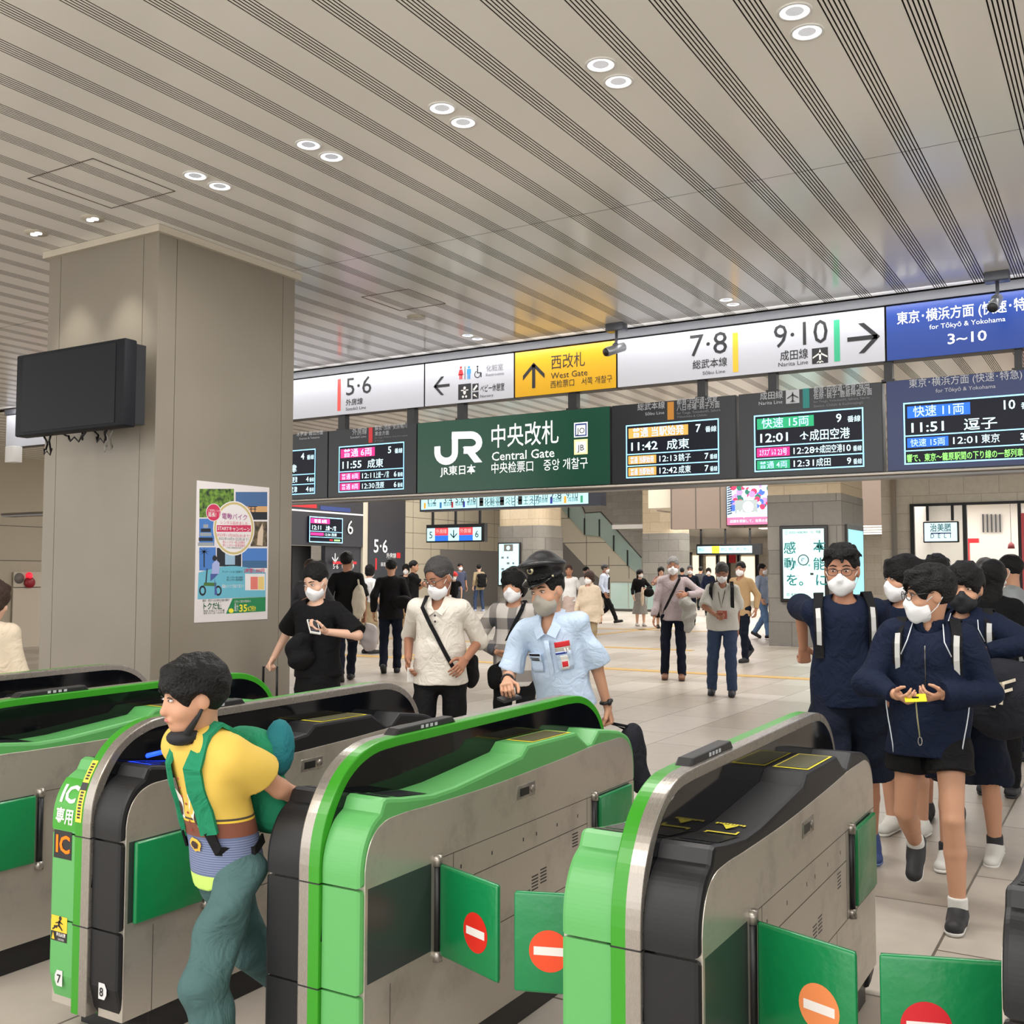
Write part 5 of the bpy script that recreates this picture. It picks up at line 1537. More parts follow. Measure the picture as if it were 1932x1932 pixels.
def cloth(name, col, bump=True, rough=.8, var=.06):
    return mat('cloth_' + name, col, rough=rough, bump=(10, .75, 1.6) if bump else None, var=(9, var), spec=.2)
SKIN = {k: mat('skin_' + k, c, rough=.5, spec=.35, var=(12, .05)) for k, c in dict(fair=(214, 172, 148), mid=(192, 144, 116), tan=(172, 122, 96), dark=(156, 108, 84)).items()}
HAIR = {k: mat('hair_' + k, c, rough=.5, spec=.22, bump=(110, .5)) for k, c in dict(black=(13, 12, 13), brown=(58, 42, 36), grey=(128, 126, 124), salt=(64, 62, 62)).items()}
MASKM = {k: mat('mask_' + k, c, rough=.75, bump=(50, .15)) for k, c in dict(white=(232, 232, 234), black=(24, 25, 29), greige=(158, 152, 142), blue=(150, 190, 222)).items()}
M_EYEW = mat('eye_white', (214, 208, 204), .3); M_IRIS = mat('eye_dark', (24, 18, 16), .25); M_LENS = mat('lens_clear', (220, 226, 230), .05, alpha=.12); M_SOLE = mat('sole_white', (214, 212, 208), .6); M_LIP = mat('lip', (186, 110, 104), .5)

def rotm(yaw=0, pitch=0, roll=0):
    """degrees: yaw + turns left, pitch + looks down, roll + tips to the right shoulder; local +Y front, +X right"""
    y, p, r = map(math.radians, (yaw, pitch, roll))
    Rz = np.array([[math.cos(y), -math.sin(y), 0], [math.sin(y), math.cos(y), 0], [0, 0, 1]])
    Rx = np.array([[1, 0, 0], [0, math.cos(p), math.sin(p)], [0, -math.sin(p), math.cos(p)]])
    Ry = np.array([[math.cos(r), 0, math.sin(r)], [0, 1, 0], [-math.sin(r), 0, math.cos(r)]])
    return Rz @ Rx @ Ry

def ik(S, W, a, b, hint):
    d = W - S; L = np.linalg.norm(d); L2 = min(L, (a + b) * .995)
    if L > L2: W = S + d / L * L2
    L = max(L2, abs(a - b) + .01); u = nrm(W - S)
    x = (a * a - b * b + L * L) / (2 * L); hgt = math.sqrt(max(0, a * a - x * x))
    hv = np.asarray(hint, float); hv = hv - u * (hv @ u); hv = nrm(hv)
    return S + u * x + hv * hgt, W

def hand_parts(W, d, n, side, s, mode, h):
    """five-fingered hand: W wrist, d pointing direction, n palm normal, side +1 right / -1 left"""
    d = nrm(d); n = nrm(np.asarray(n) - d * (np.asarray(n) @ d)); w = np.cross(d, n) * side      # w: towards the thumb
    S = SDF(h)
    S.cap(W - d * .045 * s, W + d * .004 * s, .0215 * s, .022 * s, .01, (n, 1.25))
    for q in (-.018, 0, .018):
        S.cap(W + d * .01 * s + w * q * s * .7, W + d * .082 * s + w * q * s, .0165 * s, .0155 * s, .012, (n, 1.25))
    curl = {'relax': (22, 30, 22), 'hold': (45, 55, 40), 'fist': (80, 90, 60), 'flat': (8, 10, 8), 'pinch': (38, 42, 30)}[mode]
    for q, L in ((-.0285, .78), (-.0095, .95), (.0095, 1.0), (.0275, .92)):
        L = {-.0285: .80, -.0095: .96, .0095: 1.03, .0275: .95}[q]
        p = W + d * .084 * s + w * q * s; an = 0; dd = d
        for ln, c, r in zip((.042, .026, .021), curl, (.0092, .0083, .0074)):
            an += math.radians(c + (4 if q < 0 else 0))
            dd = d * math.cos(an) + n * math.sin(an) + w * q * 1.6
            p2 = p + nrm(dd) * ln * L * s
            S.cap(p, p2, r * s, (r - .0008) * s, .004); p = p2
    t0 = W + d * .022 * s + w * .026 * s + n * .004 * s
    tk = {'relax': .35, 'flat': .2}.get(mode, .75)
    t1 = t0 + nrm(d * .75 + w * .75 + n * tk * .6) * .042 * s
    t2 = t1 + nrm(d * .95 + w * (.45 - .35 * tk) + n * tk) * .03 * s
    t3 = t2 + nrm(d * .95 + w * (.2 - .5 * tk) + n * tk) * .023 * s
    S.cap(t0 - d * .01 * s - w * .006 * s, t1, .0155 * s, .0115 * s, .012); S.cap(t1, t2, .011 * s, .0095 * s, .004); S.cap(t2, t3, .0095 * s, .008 * s, .004)
    return S.mesh(), (W + d * .09 * s + n * .02 * s, d, n, w)

PEOPLE = []
def person(label, px, depth, height=1.68, turn=0, lean=(0, 0), head=(0, 0, 0), arms=None, feet=None, skin='mid', hair=('black', 'short'), mask='white', glasses=False,
           top=None, bottom=None, shoes=((30, 30, 34), (40, 40, 44)), res=.008, fat=1.0, hs=1.0, drop=0.0, group=None, sock=None, xoff=0.0, gender='m', face='', pant_gap=0.0, hips_x=0.0):
    """px, depth: where it stands; turn: 0 faces the camera, + towards image right; top: dict(col, sleeve, hem, loose); bottom: dict(kind, col, ...)"""
    base = np.array(ray(px, 1082)) * depth; base[2] = 0
    toc = nrm(V(-base[0], -base[1], 0)); rt = V(-toc[1], toc[0], 0)                # rt: the image-right direction for someone facing us... (person's left)
    a = math.radians(turn)
    imr = -rt if (rt @ np.array(RGT)) < 0 else rt
    fwd = toc * math.cos(a) + imr * math.sin(a)
    right = np.cross(fwd, V(0, 0, 1))
    M = np.stack([right, fwd, V(0, 0, 1)], 1)
    xf = lambda v: v @ M.T + base
    loc = lambda p: (np.asarray(p, float) - base) @ M
    def tgt(px_, py_, dd=0.0):
        return loc(np.array(Vector((0, 0, EYE)) + ray(px_, py_) * (depth + dd)))
    s = height / 1.70
    X, Y, Z = V(1, 0, 0), V(0, 1, 0), V(0, 0, 1)
    Pz = (.915 - drop) * s
    P = V(hips_x, 0, Pz)
    sp = nrm(V(lean[0], lean[1], 1.0))
    fr = nrm(Y - sp * (Y @ sp)); sx = np.cross(fr, sp)
    C = lambda k, x=0, y=0: P + sp * (k * s) + sx * (x * s) + fr * (y * s)
    sw = (.162 if gender == 'm' else .146) * (.94 + .06 * fat)
    neck = C(.50, 0, -.01)
    hd = nrm(sp * .8 + Z * .5 + fr * .22)
    HC = neck + hd * .165 * s
    HR = rotm(*head)
    # -- head space
    hscale = s * hs
    Hp = lambda x, y, z: HC + HR @ (V(x, y, z) * hscale)
    t = thing('person', xf(V(0, 0, 0)[None])[0], label, 'person', group)
    PEOPLE.append(t)
    sh = {1: C(.444, sw, -.005), -1: C(.444, -sw, -.005)}
    hip = {1: P + V(.088 * s, 0, -.03 * s), -1: P + V(-.088 * s, 0, -.03 * s)}
    A_ = {}
    arms = arms or {}
    for sd in (1, -1):
        sp_ = arms.get('R' if sd == 1 else 'L', None)
        if sp_ is None: sp_ = dict(to=sh[sd] + V(sd * .09, .02 + (.10 if sd == 1 else -.06), -.47) * s)
        to = sp_['to'] if 'to' in sp_ else tgt(*sp_['px'])
        e, w = ik(sh[sd], np.asarray(to, float), .275 * s, .245 * s, sp_.get('hint', V(sd * .35, -1, -.1)))
        A_[sd] = (e, w, sp_)
    feet = feet or {}
    Lg = {}
    for sd in (1, -1):
        f = feet.get('R' if sd == 1 else 'L', (0, 0, 0))
        ank = V(sd * .092 * s + f[0], f[1], .085 * s + f[2])
        k_, ank = ik(hip[sd], ank, .41 * s, .40 * s, V(sd * .08, 1, 0))
        pit = f[3] if len(f) > 3 else 0
        Lg[sd] = (k_, ank, pit)
    F2 = (fr, 1.42)
    out = {}
    # ---------------- body
    B = SDF(res)
    B.cap(C(.02), C(.15), .142 * s * fat, .118 * s * fat, .03, (fr, 1.4)); B.cap(C(.15), C(.36), .118 * s * fat, .140 * s, .03, (fr, 1.4)); B.cap(sh[1] - sx * .03 * s, sh[-1] + sx * .03 * s, .045 * s, None, .04)
    B.cap(C(.44, 0, -.012), HC - HR @ V(0, .02, .05) * hscale, .056 * s, .05 * s, .03)
    B.ell(Hp(0, -.014, .022), V(.074, .094, .094) * hscale, HR, .02); B.ell(Hp(0, .016, -.035), V(.064, .076, .084) * hscale, HR, .03); B.ell(Hp(0, .048, -.092), V(.034, .036, .026) * hscale, HR, .03)
    fine = res < .0095
    if fine:
        for q in (-1, 1):
            B.ell(Hp(q * .031, .096, -.004), V(.018, .012, .011) * hscale, HR, .012, sub=True)
            B.ell(Hp(q * .036, .058, -.045), V(.026, .026, .022) * hscale, HR, .02)
    B.cap(Hp(0, .082, -.002), Hp(0, .101, -.040), .008 * hscale, .0125 * hscale, .012)
    for q in (-1, 1):
        B.ell(Hp(q * .076, -.004, -.018), V(.011, .021, .031) * hscale, HR, .008)
    if mask is None:
        B.cap(Hp(-.018, .088, -.068), Hp(.018, .088, -.068), .008 * hscale, None, .008)
    for sd in (1, -1):
        e, w, _ = A_[sd]
        B.cap(sh[sd], e, .042 * s, .037 * s, .02); B.cap(e, w, .037 * s, .0245 * s, .012)
        k_, an, _ = Lg[sd]
        B.cap(hip[sd], k_, (.076 if bottom and bottom['kind'] == 'shorts' else .058) * s * fat, .05 * s, .012)
        if bottom and bottom['kind'] == 'trousers':
            B.cap(k_, an, .042 * s, .032 * s, .01); continue
        m1 = k_ * .62 + an * .38 - fr * .016 * s
        B.cap(k_, m1, .049 * s, .051 * s, .01); B.cap(m1, an, .051 * s, .034 * s, .01); 
    parts = [B.mesh()]
    hh = .0032 if res < .0095 else .006
    grips = {}
    for sd in (1, -1):
        e, w, sp_ = A_[sd]
        d = nrm(w - e); d = nrm(d + np.asarray(sp_.get('bend', (0, 0, 0)), float))
        n = sp_.get('palm', V(-sd, .15, 0))
        (v, f), g = hand_parts(w, d, n, sd, s * sp_.get('size', 1.0), sp_.get('mode', 'relax'), hh)
        parts.append((v, f)); grips[sd] = g
    skin_obj('body', parts, SKIN[skin], t, xf)
    # ---------------- trousers, shorts or skirt
    if bottom:
        b = bottom; kind = b['kind']
        T_ = SDF(res)
        T_.cap(C(.02), C(.17), .150 * s * fat, .128 * s * fat, .02, (fr, 1.38), cutb=True)
        if kind == 'skirt':
            e = V(P[0], P[1] * 0, b['to'] * s)
            T_.cap(P, e, .155 * s, b.get('flare', .2) * s, .04, (fr, 1.15), cutb=True)
        for sd in (1, -1):
            k_, an, _ = Lg[sd]
            if kind == 'trousers':
                w_ = b.get('w', 1.0)
                T_.cap(hip[sd] + Z * .01, k_, .09 * s * (.9 + .1 * w_) * (.6 + .4 * fat), .066 * s * w_, .012); T_.cap(k_, an - nrm(an - k_) * (.0 - b.get('len', 0.02)) * s, .066 * s * w_, .056 * s * w_, .01, cutb=True)
            elif kind == 'shorts':
                e = hip[sd] + (k_ - hip[sd]) * b.get('to', .85)
                T_.cap(hip[sd], e, .094 * s * fat, b.get('flare', .098) * s, .012, cutb=True)
        T_.fold(.0055 * b.get('folds', 1), 26, 1.3 + px)
        out['bottom'] = skin_obj(b.get('name', {'trousers': 'trousers', 'shorts': 'shorts', 'skirt': 'skirt'}[kind]), [T_.mesh()], b['m'], t, xf)
    # ---------------- top
    if top:
        o = top; lo = o.get('loose', 1.0)
        G = SDF(res)
        hem = o.get('hem', -.05)
        off = o.get('off', .012)
        G.cap(C(hem), C(.17), (.150 * fat) * s * lo, .132 * s * fat * lo, .02, (fr, 1.36), cuta=True, off=off)
        G.cap(C(.17), C(.37), .130 * s * fat * lo, .150 * s, .03, (fr, 1.38), off=off)
        G.cap(sh[1] - sx * .02 * s, sh[-1] + sx * .02 * s, .046 * s, None, .05, off=off)
        G.cap(C(.44, 0, -.005), C(.485, 0, -.012), .07 * s, .058 * s, .03, cutb=True, off=off * .5)
        sl = o.get('sleeve', 1.0)
        for sd in (1, -1):
            e, w, _ = A_[sd]
            fl = o.get('cuff', 1.0)
            if sl <= 1:
                ee = sh[sd] + (e - sh[sd]) * sl
                G.cap(sh[sd], ee, .047 * s, .053 * s * fl, .025, cutb=True, off=off)
            else:
                G.cap(sh[sd], e, .047 * s, .047 * s, .025, off=off)
                ee = e + (w - e) * (sl - 1)
                G.cap(e, ee, .048 * s, .036 * s * fl, .012, cutb=True, off=off * .8)
        if o.get('neck', 'crew') == 'crew':
            G.ell(C(.50, 0, .03), V(.068, .07, .04) * s, None, .006, sub=True)
        elif o['neck'] == 'v':
            G.ell(C(.49, 0, .045), V(.05, .06, .075) * s, None, .006, sub=True)
        G.fold(.0065 * o.get('folds', 1), o.get('ff', 15), .7 + px)
        out['top'] = skin_obj(o.get('name', 'shirt'), [G.mesh()], o['m'], t, xf)
    # ---------------- shoes
    for sd in (1, -1):
        k_, an, pit = Lg[sd]
        fd = rotm(0, pit, 0) @ Y
        up = rotm(0, pit, 0) @ Z
        fl_ = SDF(min(res, .009))
        heel = an - fd * .045 * s - up * .045 * s; toe = an + fd * .15 * s - up * .052 * s
        fl_.cap(heel, toe, .045 * s, .042 * s, .02, (up, 1.1)); fl_.cap(an - up * .01 * s, an + fd * .05 * s - up * .045 * s, .045 * s, .04 * s, .025)
        fl_.cut(an - up * .066 * s, -up)
        p_ = skin_obj('shoe', [fl_.mesh()], mat('shoe_%d_%d_%d' % shoes[0], shoes[0], .6), t, xf)
        so = SDF(min(res, .009))
        so.cap(heel, toe, .050 * s, .047 * s, .01, (up, 1.0)); so.cut(an - up * .064 * s, up); so.cut(an - up * .085 * s, -up)
        skin_obj('sole', [so.mesh()], mat('shoe_%d_%d_%d' % shoes[1], shoes[1], .6), p_, xf)
        if sock:
            sk = SDF(res); sk.cap(an + up * .05 * s, an - up * .02 * s, .045 * s, None, .01, cuta=True); skin_obj('sock', [sk.mesh()], mat('sock_%d_%d_%d' % sock, sock, .8), t, xf)
    # ---------------- hair
    if hair:
        hc, st_ = hair
        Hs = SDF(min(res, .007))
        Hs.ell(Hp(0, -.020, .030), V(.086, .104, .099) * hscale, HR, .02)
        if st_ in ('bowl', 'bob', 'long', 'fluffy', 'boy'):
            Hs.ell(Hp(0, -.005, .025), V(.092, .108, .09) * hscale, HR, .03)
        if st_ == 'fluffy': Hs.ell(Hp(0, .03, .07), V(.075, .07, .05) * hscale, HR, .03)
        if st_ == 'bob': Hs.ell(Hp(0, -.03, -.05), V(.09, .085, .075) * hscale, HR, .04)
        if st_ in ('long',): Hs.cap(Hp(0, -.045, -.02), Hp(0, -.065, -.24), .078 * hscale, .07 * hscale, .04, (HR[:, 1], 1.5))
        if st_ == 'bun': Hs.ell(Hp(0, -.11, .055), V(.045, .045, .045) * hscale, HR, .015)
        fz = {'boy': .040, 'short': .058, 'bowl': .044, 'bob': .02, 'long': .03, 'bun': .068, 'fluffy': .03, 'crop': .078, 'thin': .085}[st_]
        Hs.ell(Hp(0, .125, fz - .125), V(.088, .10, .125) * hscale, HR, .012, sub=True)
        Hs.ell(Hp(0, .05, -.10), V(.082, .085, .085) * hscale, HR, .01, sub=True)
        if st_ in ('short', 'bun', 'crop', 'thin', 'fluffy', 'bowl', 'boy'):
            for q in (-1, 1): Hs.ell(Hp(q * .088, .012, -.03), V(.028, .034, .042) * hscale, HR, .008, sub=True)
            Hs.cut(Hp(0, -.04, -.085 if st_ != 'bun' else -.07), -(HR @ V(0, -.35, 1)))
        elif st_ == 'bob': Hs.cut(Hp(0, 0, -.105), -(HR @ Z))
        if fine and st_ in ('bowl', 'bob', 'fluffy', 'short', 'crop', 'long', 'boy'):
            rg = random.Random(int(px)); lo_ = {'boy': .036, 'bowl': .040, 'bob': .014, 'fluffy': .018, 'short': .042, 'crop': .068, 'long': .02}[st_]
            for q in range(13):
                u = (q - 6) / 6; ph = u * 1.15
                a0 = Hp(.072 * math.sin(ph), .086 * math.cos(ph) - .012, .085); jj = rg.uniform(-.010, .012)
                a1 = Hp(.084 * math.sin(ph + rg.uniform(-.06, .06)), .106 * math.cos(ph) - .010, lo_ + jj - .02 * abs(u) ** 3)
                Hs.cap(a0, a1, .020 * hscale, .0065 * hscale, .008)
            for q in range(16):
                an = rg.uniform(0, 6.28); el_ = rg.uniform(.2, 1.2)
                c_ = Hp(.084 * math.cos(an) * math.cos(el_), -.018 + .102 * math.sin(an) * math.cos(el_), .03 + .098 * math.sin(el_))
                Hs.cap(c_, c_ + HR @ V(.02 * math.cos(an), .024 * math.sin(an), -.02) * hscale, .012 * hscale, .004 * hscale, .008)
        Hs.fold(.0022, 75, px * .37)
        skin_obj('hair', [Hs.mesh()], HAIR[hc], t, xf)
    # ---------------- face
    def W_(p): return Vector(xf(np.asarray(p)[None])[0])
    HRw = Matrix([list(r) for r in (M @ HR)])
    if face != 'none':
        q = MB()
        for sd in (-1, 1):
            q.ball(W_(Hp(sd * .031, .0835, -.003)), (.0125 * hscale, .008 * hscale, .0037 * hscale), M_EYEW, 10, HRw)
            q.ball(W_(Hp(sd * .031 + .002, .0895, -.003)), (.0056 * hscale, .0034 * hscale, .0038 * hscale), M_IRIS, 8, HRw)
            q.tube([W_(Hp(sd * .018, .0905, .004)), W_(Hp(sd * .031, .0915, .0075)), W_(Hp(sd * .045, .083, .003))], [.0016 * hscale, .0025 * hscale, .0014 * hscale], M_IRIS, 6)
        q.build('eyes', t)
        q = MB()
        for sd in (-1, 1): q.tube([W_(Hp(sd * .014, .0965, .021)), W_(Hp(sd * .032, .095, .026)), W_(Hp(sd * .05, .078, .019))], [.003 * hscale, .0042 * hscale, .002 * hscale], HAIR['black' if not hair or hair[0] in ('black', 'brown') else 'salt'], 6)
        q.build('eyebrows', t)
    if mask is None and fine:
        q = MB(); q.ball(W_(Hp(0, .0935, -.068)), (.02 * hscale, .006 * hscale, .0055 * hscale), M_LIP, 12, HRw); q.build('lips', t)
    if mask:
        Mk = SDF(min(res, .006))
        Mk.ell(Hp(0, .036, -.070), V(.0665, .074, .060) * hscale, HR, .01); Mk.cap(Hp(0, .085, -.01), Hp(0, .102, -.042), .012 * hscale, .016 * hscale, .02); Mk.cap(Hp(0, .06, -.085), Hp(0, .068, -.105), .03 * hscale, .028 * hscale, .02)
        Mk.cut(Hp(0, .030, -.05), -(HR @ V(0, 1, -.15))); Mk.cut(Hp(0, .06, -.020), HR @ V(0, -.25, 1))
        Mk.fold(.0012, 60, 2.0)
        mk = skin_obj('face_mask', [Mk.mesh()], MASKM[mask], t, xf)
        q = MB()
        for sd in (-1, 1):
            q.tube([W_(Hp(sd * .060, .045, -.040)), W_(Hp(sd * .074, .02, -.018)), W_(Hp(sd * .084, -.014, .006)), W_(Hp(sd * .082, -.026, -.02)), W_(Hp(sd * .074, .0, -.062)), W_(Hp(sd * .058, .04, -.10))], .0022 * hscale, MASKM[mask], 5)
        q.build('ear_loop', mk)
    if glasses:
        q = MB()
        gm = mat('glasses_dark', (40, 38, 40), .3)
        for sd in (-1, 1):
            q.tube([W_(Hp(sd * .033 + .025 * math.cos(k * math.pi / 9), .106 - abs(.0) - .006 * (abs(sd * .033 + .025 * math.cos(k * math.pi / 9)) / .05), -.006 + .019 * math.sin(k * math.pi / 9))) for k in range(18)], .0018 * hscale, gm, 6, closed=True)
            q.tube([W_(Hp(sd * .058, .100, 0)), W_(Hp(sd * .078, .05, 0)), W_(Hp(sd * .081, -.005, .0))], .0018 * hscale, gm, 6)
        q.tube([W_(Hp(-.009, .106, 0)), W_(Hp(0, .109, .003)), W_(Hp(.009, .106, 0))], .0016 * hscale, gm, 6)
        q.build('glasses', t)
    # helpers for the belongings
    return dict(t=t, xf=lambda p: W_(p), s=s, C=C, sh=sh, hip=hip, arm=A_, leg=Lg, grip=grips, Hp=Hp, HR=HR, M=M, base=base, fr=fr, sp=sp, sx=sx, tgt=tgt, P=P, HRw=HRw, fat=fat, res=res, xfa=xf, HC=HC, hscale=hscale)

def strap(p, pts_local, normals, w, th, m, name, parent=None, label=None):
    q = MB()
    M = p['M']
    q.ribbon([p['xf'](a) for a in pts_local], [Vector(M @ np.asarray(n)) for n in normals], w, th, m)
    return q.build(name, parent or p['t'])
def torso_front(p, k, x, off=.012, back=False):
    """a point on the clothed torso at height k (along the spine) and sideways x (m/s units)"""
    rx = (.150 if k > .3 else .135) * p['fat']; ry = rx / 1.36
    rx2 = rx + .02
    y = ry * math.sqrt(max(0.02, 1 - (x / rx2) ** 2)) + off
    return p['C'](k, x, -y if back else y)
def cross_strap(p, side_top, m, w=.028, bag=True, k0=.47, k1=.0, back=True, name='bag_strap'):
    """strap from one shoulder (+1 right, -1 left) across the chest to the other hip"""
    pts, ns = [], []
    for i in range(9):
        u = i / 8; k = k0 + (k1 - k0) * u; x = side_top * (.09 - .23 * u)
        pts.append(torso_front(p, k, x, .022)); ns.append(p['fr'] + p['sx'] * x * 3)
    if back:
        for i in range(1, 9):
            u = 1 - i / 8; k = k0 + (k1 - k0) * u; x = side_top * (.09 - .23 * u)
            pts.append(torso_front(p, k, x, .022, True)); ns.append(-p['fr'] + p['sx'] * x * 3)
        pts.append(p['C'](.53, side_top * .085, 0)); ns.append(p['sp']); pts.append(pts[0]); ns.append(ns[0])
    return strap(p, pts, ns, w, .004, m, name)
def pack_straps(p, m, refl=None, w=.045):
    for sd in (1, -1):
        pts, ns = [], []
        for k, off, bk in ((.20, .02, 0), (.27, .024, 0), (.34, .026, 0), (.41, .028, 0), (.46, .012, 0)):
            pts.append(torso_front(p, k, sd * (.135 - .0 * k), off)); ns.append(p['fr'] + p['sx'] * sd * .5)
        pts.append(p['C'](.535, sd * .12, .03)); ns.append(p['sp']); pts.append(p['C'](.53, sd * .12, -.05)); ns.append(p['sp'] - p['fr'] * .5); pts.append(p['C'](.43, sd * .11, -.14)); ns.append(-p['fr'])
        s_ = strap(p, pts, ns, w, .008, m, 'pack_strap')
        if refl:
            strap(p, [q + p['fr'] * .007 for q in pts[1:5]], ns[1:5], w * .55, .004, refl, 'reflective_strip', s_)
def backpack(p, m, label, w=.15, hgt=.4, d=.09, k=.22, name='backpack', sides=None, cat='backpack'):
    c = p['C'](k, 0, -.13 - d)
    S = SDF(.01)
    s = p['s']
    for zz in (-1, 1):
        S.cap(c - p['sx'] * (w - .06) * s + p['sp'] * zz * (hgt / 2 - .07) * s, c + p['sx'] * (w - .06) * s + p['sp'] * zz * (hgt / 2 - .07) * s, .075 * s, None, .03)
    S.ell(c, V(w, d, hgt / 2) * s, np.stack([p['sx'], p['fr'], p['sp']], 1), .04)
    S.fold(.003, 20, 1)
    o = thing(name, p['xf'](c), label, cat)
    skin_obj('bag_body', [S.mesh()], m, o, p['xfa'])
    return o, c
# ---------------------------------------------------------------- cloths
K_BLACK = cloth('black', (13, 13, 15)); K_NAVY = cloth('navy', (14, 24, 46)); K_NAVY2 = cloth('deep_navy', (11, 18, 34)); K_OFFW = cloth('off_white', (214, 207, 196))
K_SKY = cloth('sky_shirt', (186, 204, 226)); K_DENIM = cloth('denim', (52, 66, 92)); K_DENIML = cloth('light_denim', (92, 120, 158)); K_CREAM = cloth('cream', (210, 194, 172)); K_WHITE = cloth('white', (222, 222, 222))
K_LAV = cloth('lavender', (176, 162, 164)); K_PALE = cloth('pale_grey', (190, 188, 180)); K_GREY = cloth('grey', (140, 138, 134)); K_KHAKI = cloth('khaki', (150, 134, 106)); K_BEIGE = cloth('beige', (176, 146, 108))
K_TEAL = cloth('teal_trousers', (72, 100, 100)); K_REFL = mat('reflective_grey', (196, 196, 194), .4); K_PIPE = mat('piping_white', (206, 212, 220), .5); K_STRAPB = cloth('strap_black', (24, 24, 26)); K_DGREY = cloth('dark_grey', (62, 62, 66)); K_BAGW = cloth('canvas', (214, 204, 184))

# ================= the boy leaving the gate
def shirt_print():
    """yellow shirt with a printed vest: bands by height in the shirt's own space"""
    m = bpy.data.materials.new('cloth_boy_shirt'); m.use_nodes = True
    nt = m.node_tree; b = nt.nodes['Principled BSDF']; b.inputs['Roughness'].default_value = .8
    tc = nt.nodes.new('ShaderNodeNewGeometry'); sp = nt.nodes.new('ShaderNodeSeparateXYZ'); nt.links.new(tc.outputs['Position'], sp.inputs[0])
    r = nt.nodes.new('ShaderNodeValToRGB'); r.color_ramp.interpolation = 'CONSTANT'
    mp = nt.nodes.new('ShaderNodeMapRange'); mp.inputs['From Min'].default_value = .55; mp.inputs['From Max'].default_value = 1.10
    nt.links.new(sp.outputs['Z'], mp.inputs['Value']); nt.links.new(mp.outputs[0], r.inputs['Fac'])
    el = r.color_ramp.elements
    el[0].position = 0; el[0].color = rgb(190, 224, 110)
    el[1].position = .155; el[1].color = rgb(92, 104, 138)
    for p_, c in ((.365, (120, 70, 52)), (.445, (226, 190, 60)), (.455, (70, 60, 50)), (.465, (212, 178, 78))):
        e = el.new(p_); e.color = rgb(*c)
    wv = nt.nodes.new('ShaderNodeMath'); wv.operation = 'SINE'; ml = nt.nodes.new('ShaderNodeMath'); ml.operation = 'MULTIPLY'; ml.inputs[1].default_value = 900
    nt.links.new(sp.outputs['Z'], ml.inputs[0]); nt.links.new(ml.outputs[0], wv.inputs[0])
    gt = nt.nodes.new('ShaderNodeMath'); gt.operation = 'GREATER_THAN'; gt.inputs[1].default_value = .45; nt.links.new(wv.outputs[0], gt.inputs[0])
    lt = nt.nodes.new('ShaderNodeMath'); lt.operation = 'LESS_THAN'; lt.inputs[1].default_value = .748; nt.links.new(sp.outputs['Z'], lt.inputs[0])
    l2 = nt.nodes.new('ShaderNodeMath'); l2.operation = 'GREATER_THAN'; l2.inputs[1].default_value = .638; nt.links.new(sp.outputs['Z'], l2.inputs[0])
    m1 = nt.nodes.new('ShaderNodeMath'); m1.operation = 'MULTIPLY'; nt.links.new(gt.outputs[0], m1.inputs[0]); nt.links.new(lt.outputs[0], m1.inputs[1])
    m2 = nt.nodes.new('ShaderNodeMath'); m2.operation = 'MULTIPLY'; nt.links.new(m1.outputs[0], m2.inputs[0]); nt.links.new(l2.outputs[0], m2.inputs[1])
    m3 = nt.nodes.new('ShaderNodeMath'); m3.operation = 'MULTIPLY'; m3.inputs[1].default_value = .45; nt.links.new(m2.outputs[0], m3.inputs[0])
    mx = nt.nodes.new('ShaderNodeMix'); mx.data_type = 'RGBA'; mx.inputs['B'].default_value = rgb(160, 170, 196)
    nt.links.new(m3.outputs[0], mx.inputs['Factor']); nt.links.new(r.outputs['Color'], mx.inputs['A'])
    nt.links.new(mx.outputs['Result'], b.inputs['Base Color'])
    return m
K_BOY = shirt_print()
boy = person('boy in a yellow printed shirt hurrying out beside the IC gate with a green backpack', 438, 3.12, 1.29, turn=-54, lean=(-.02, .27), head=(-14, 8, 0), hs=1.17, res=.006,
    arms=dict(L=dict(px=(606, 1525, .09), hint=V(-.4, -.3, -1), mode='relax', palm=V(0, -.5, -1)), R=dict(px=(440, 1550, .18), hint=V(.5, -.9, -.4), mode='fist')),
    feet=dict(L=(0, .06, .0, 0), R=(0, -.36, .10, 35)), drop=.03, fat=.9, skin='mid', hair=('black', 'boy'), mask=None,
    top=dict(m=K_BOY, sleeve=.62, hem=-.075, loose=1.08, off=.016, cuff=1.12, name='shirt', ff=17), bottom=dict(kind='trousers', m=K_TEAL, w=1.36, len=.20, folds=1.6), shoes=((60, 62, 70), (200, 198, 192)))
p = boy; Hp = p['Hp']
q = MB(); n = 22
col = [p['xf'](p['C'](.490, .066 * math.cos(2 * math.pi * k / n) * 1.0, .012 + .070 * math.sin(2 * math.pi * k / n))) for k in range(n)]
q.tube(col, .0085, mat('collar_red', (176, 36, 44), .7), 8, closed=True); q.build('collar', p['t'])
q = MB(); q.ball(p['xf'](Hp(0, .045, -.128)), (.05, .05, .026), MASKM['black'], 14, p['HRw']); q.tube([p['xf'](Hp(-.045, .05, -.115)), p['xf'](Hp(-.073, .015, -.06)), p['xf'](Hp(-.08, -.01, -.02))], [.012, .006, .003], MASKM['black'], 8); q.build('chin_mask', p['t'])
M_PACKG = cloth('pack_green', (34, 128, 92)); M_PACKT = cloth('pack_teal', (36, 110, 118))
pk, c = backpack(p, M_PACKG, 'green school backpack worn by the boy in the yellow shirt', .14, .40, .075, .23)
q = MB(); q.ball(p['xf'](c + p['sp'] * .10 - p['sx'] * .09 - p['fr'] * .03), (.045, .05, .085), M_PACKT, 12); q.build('side_pocket', pk)
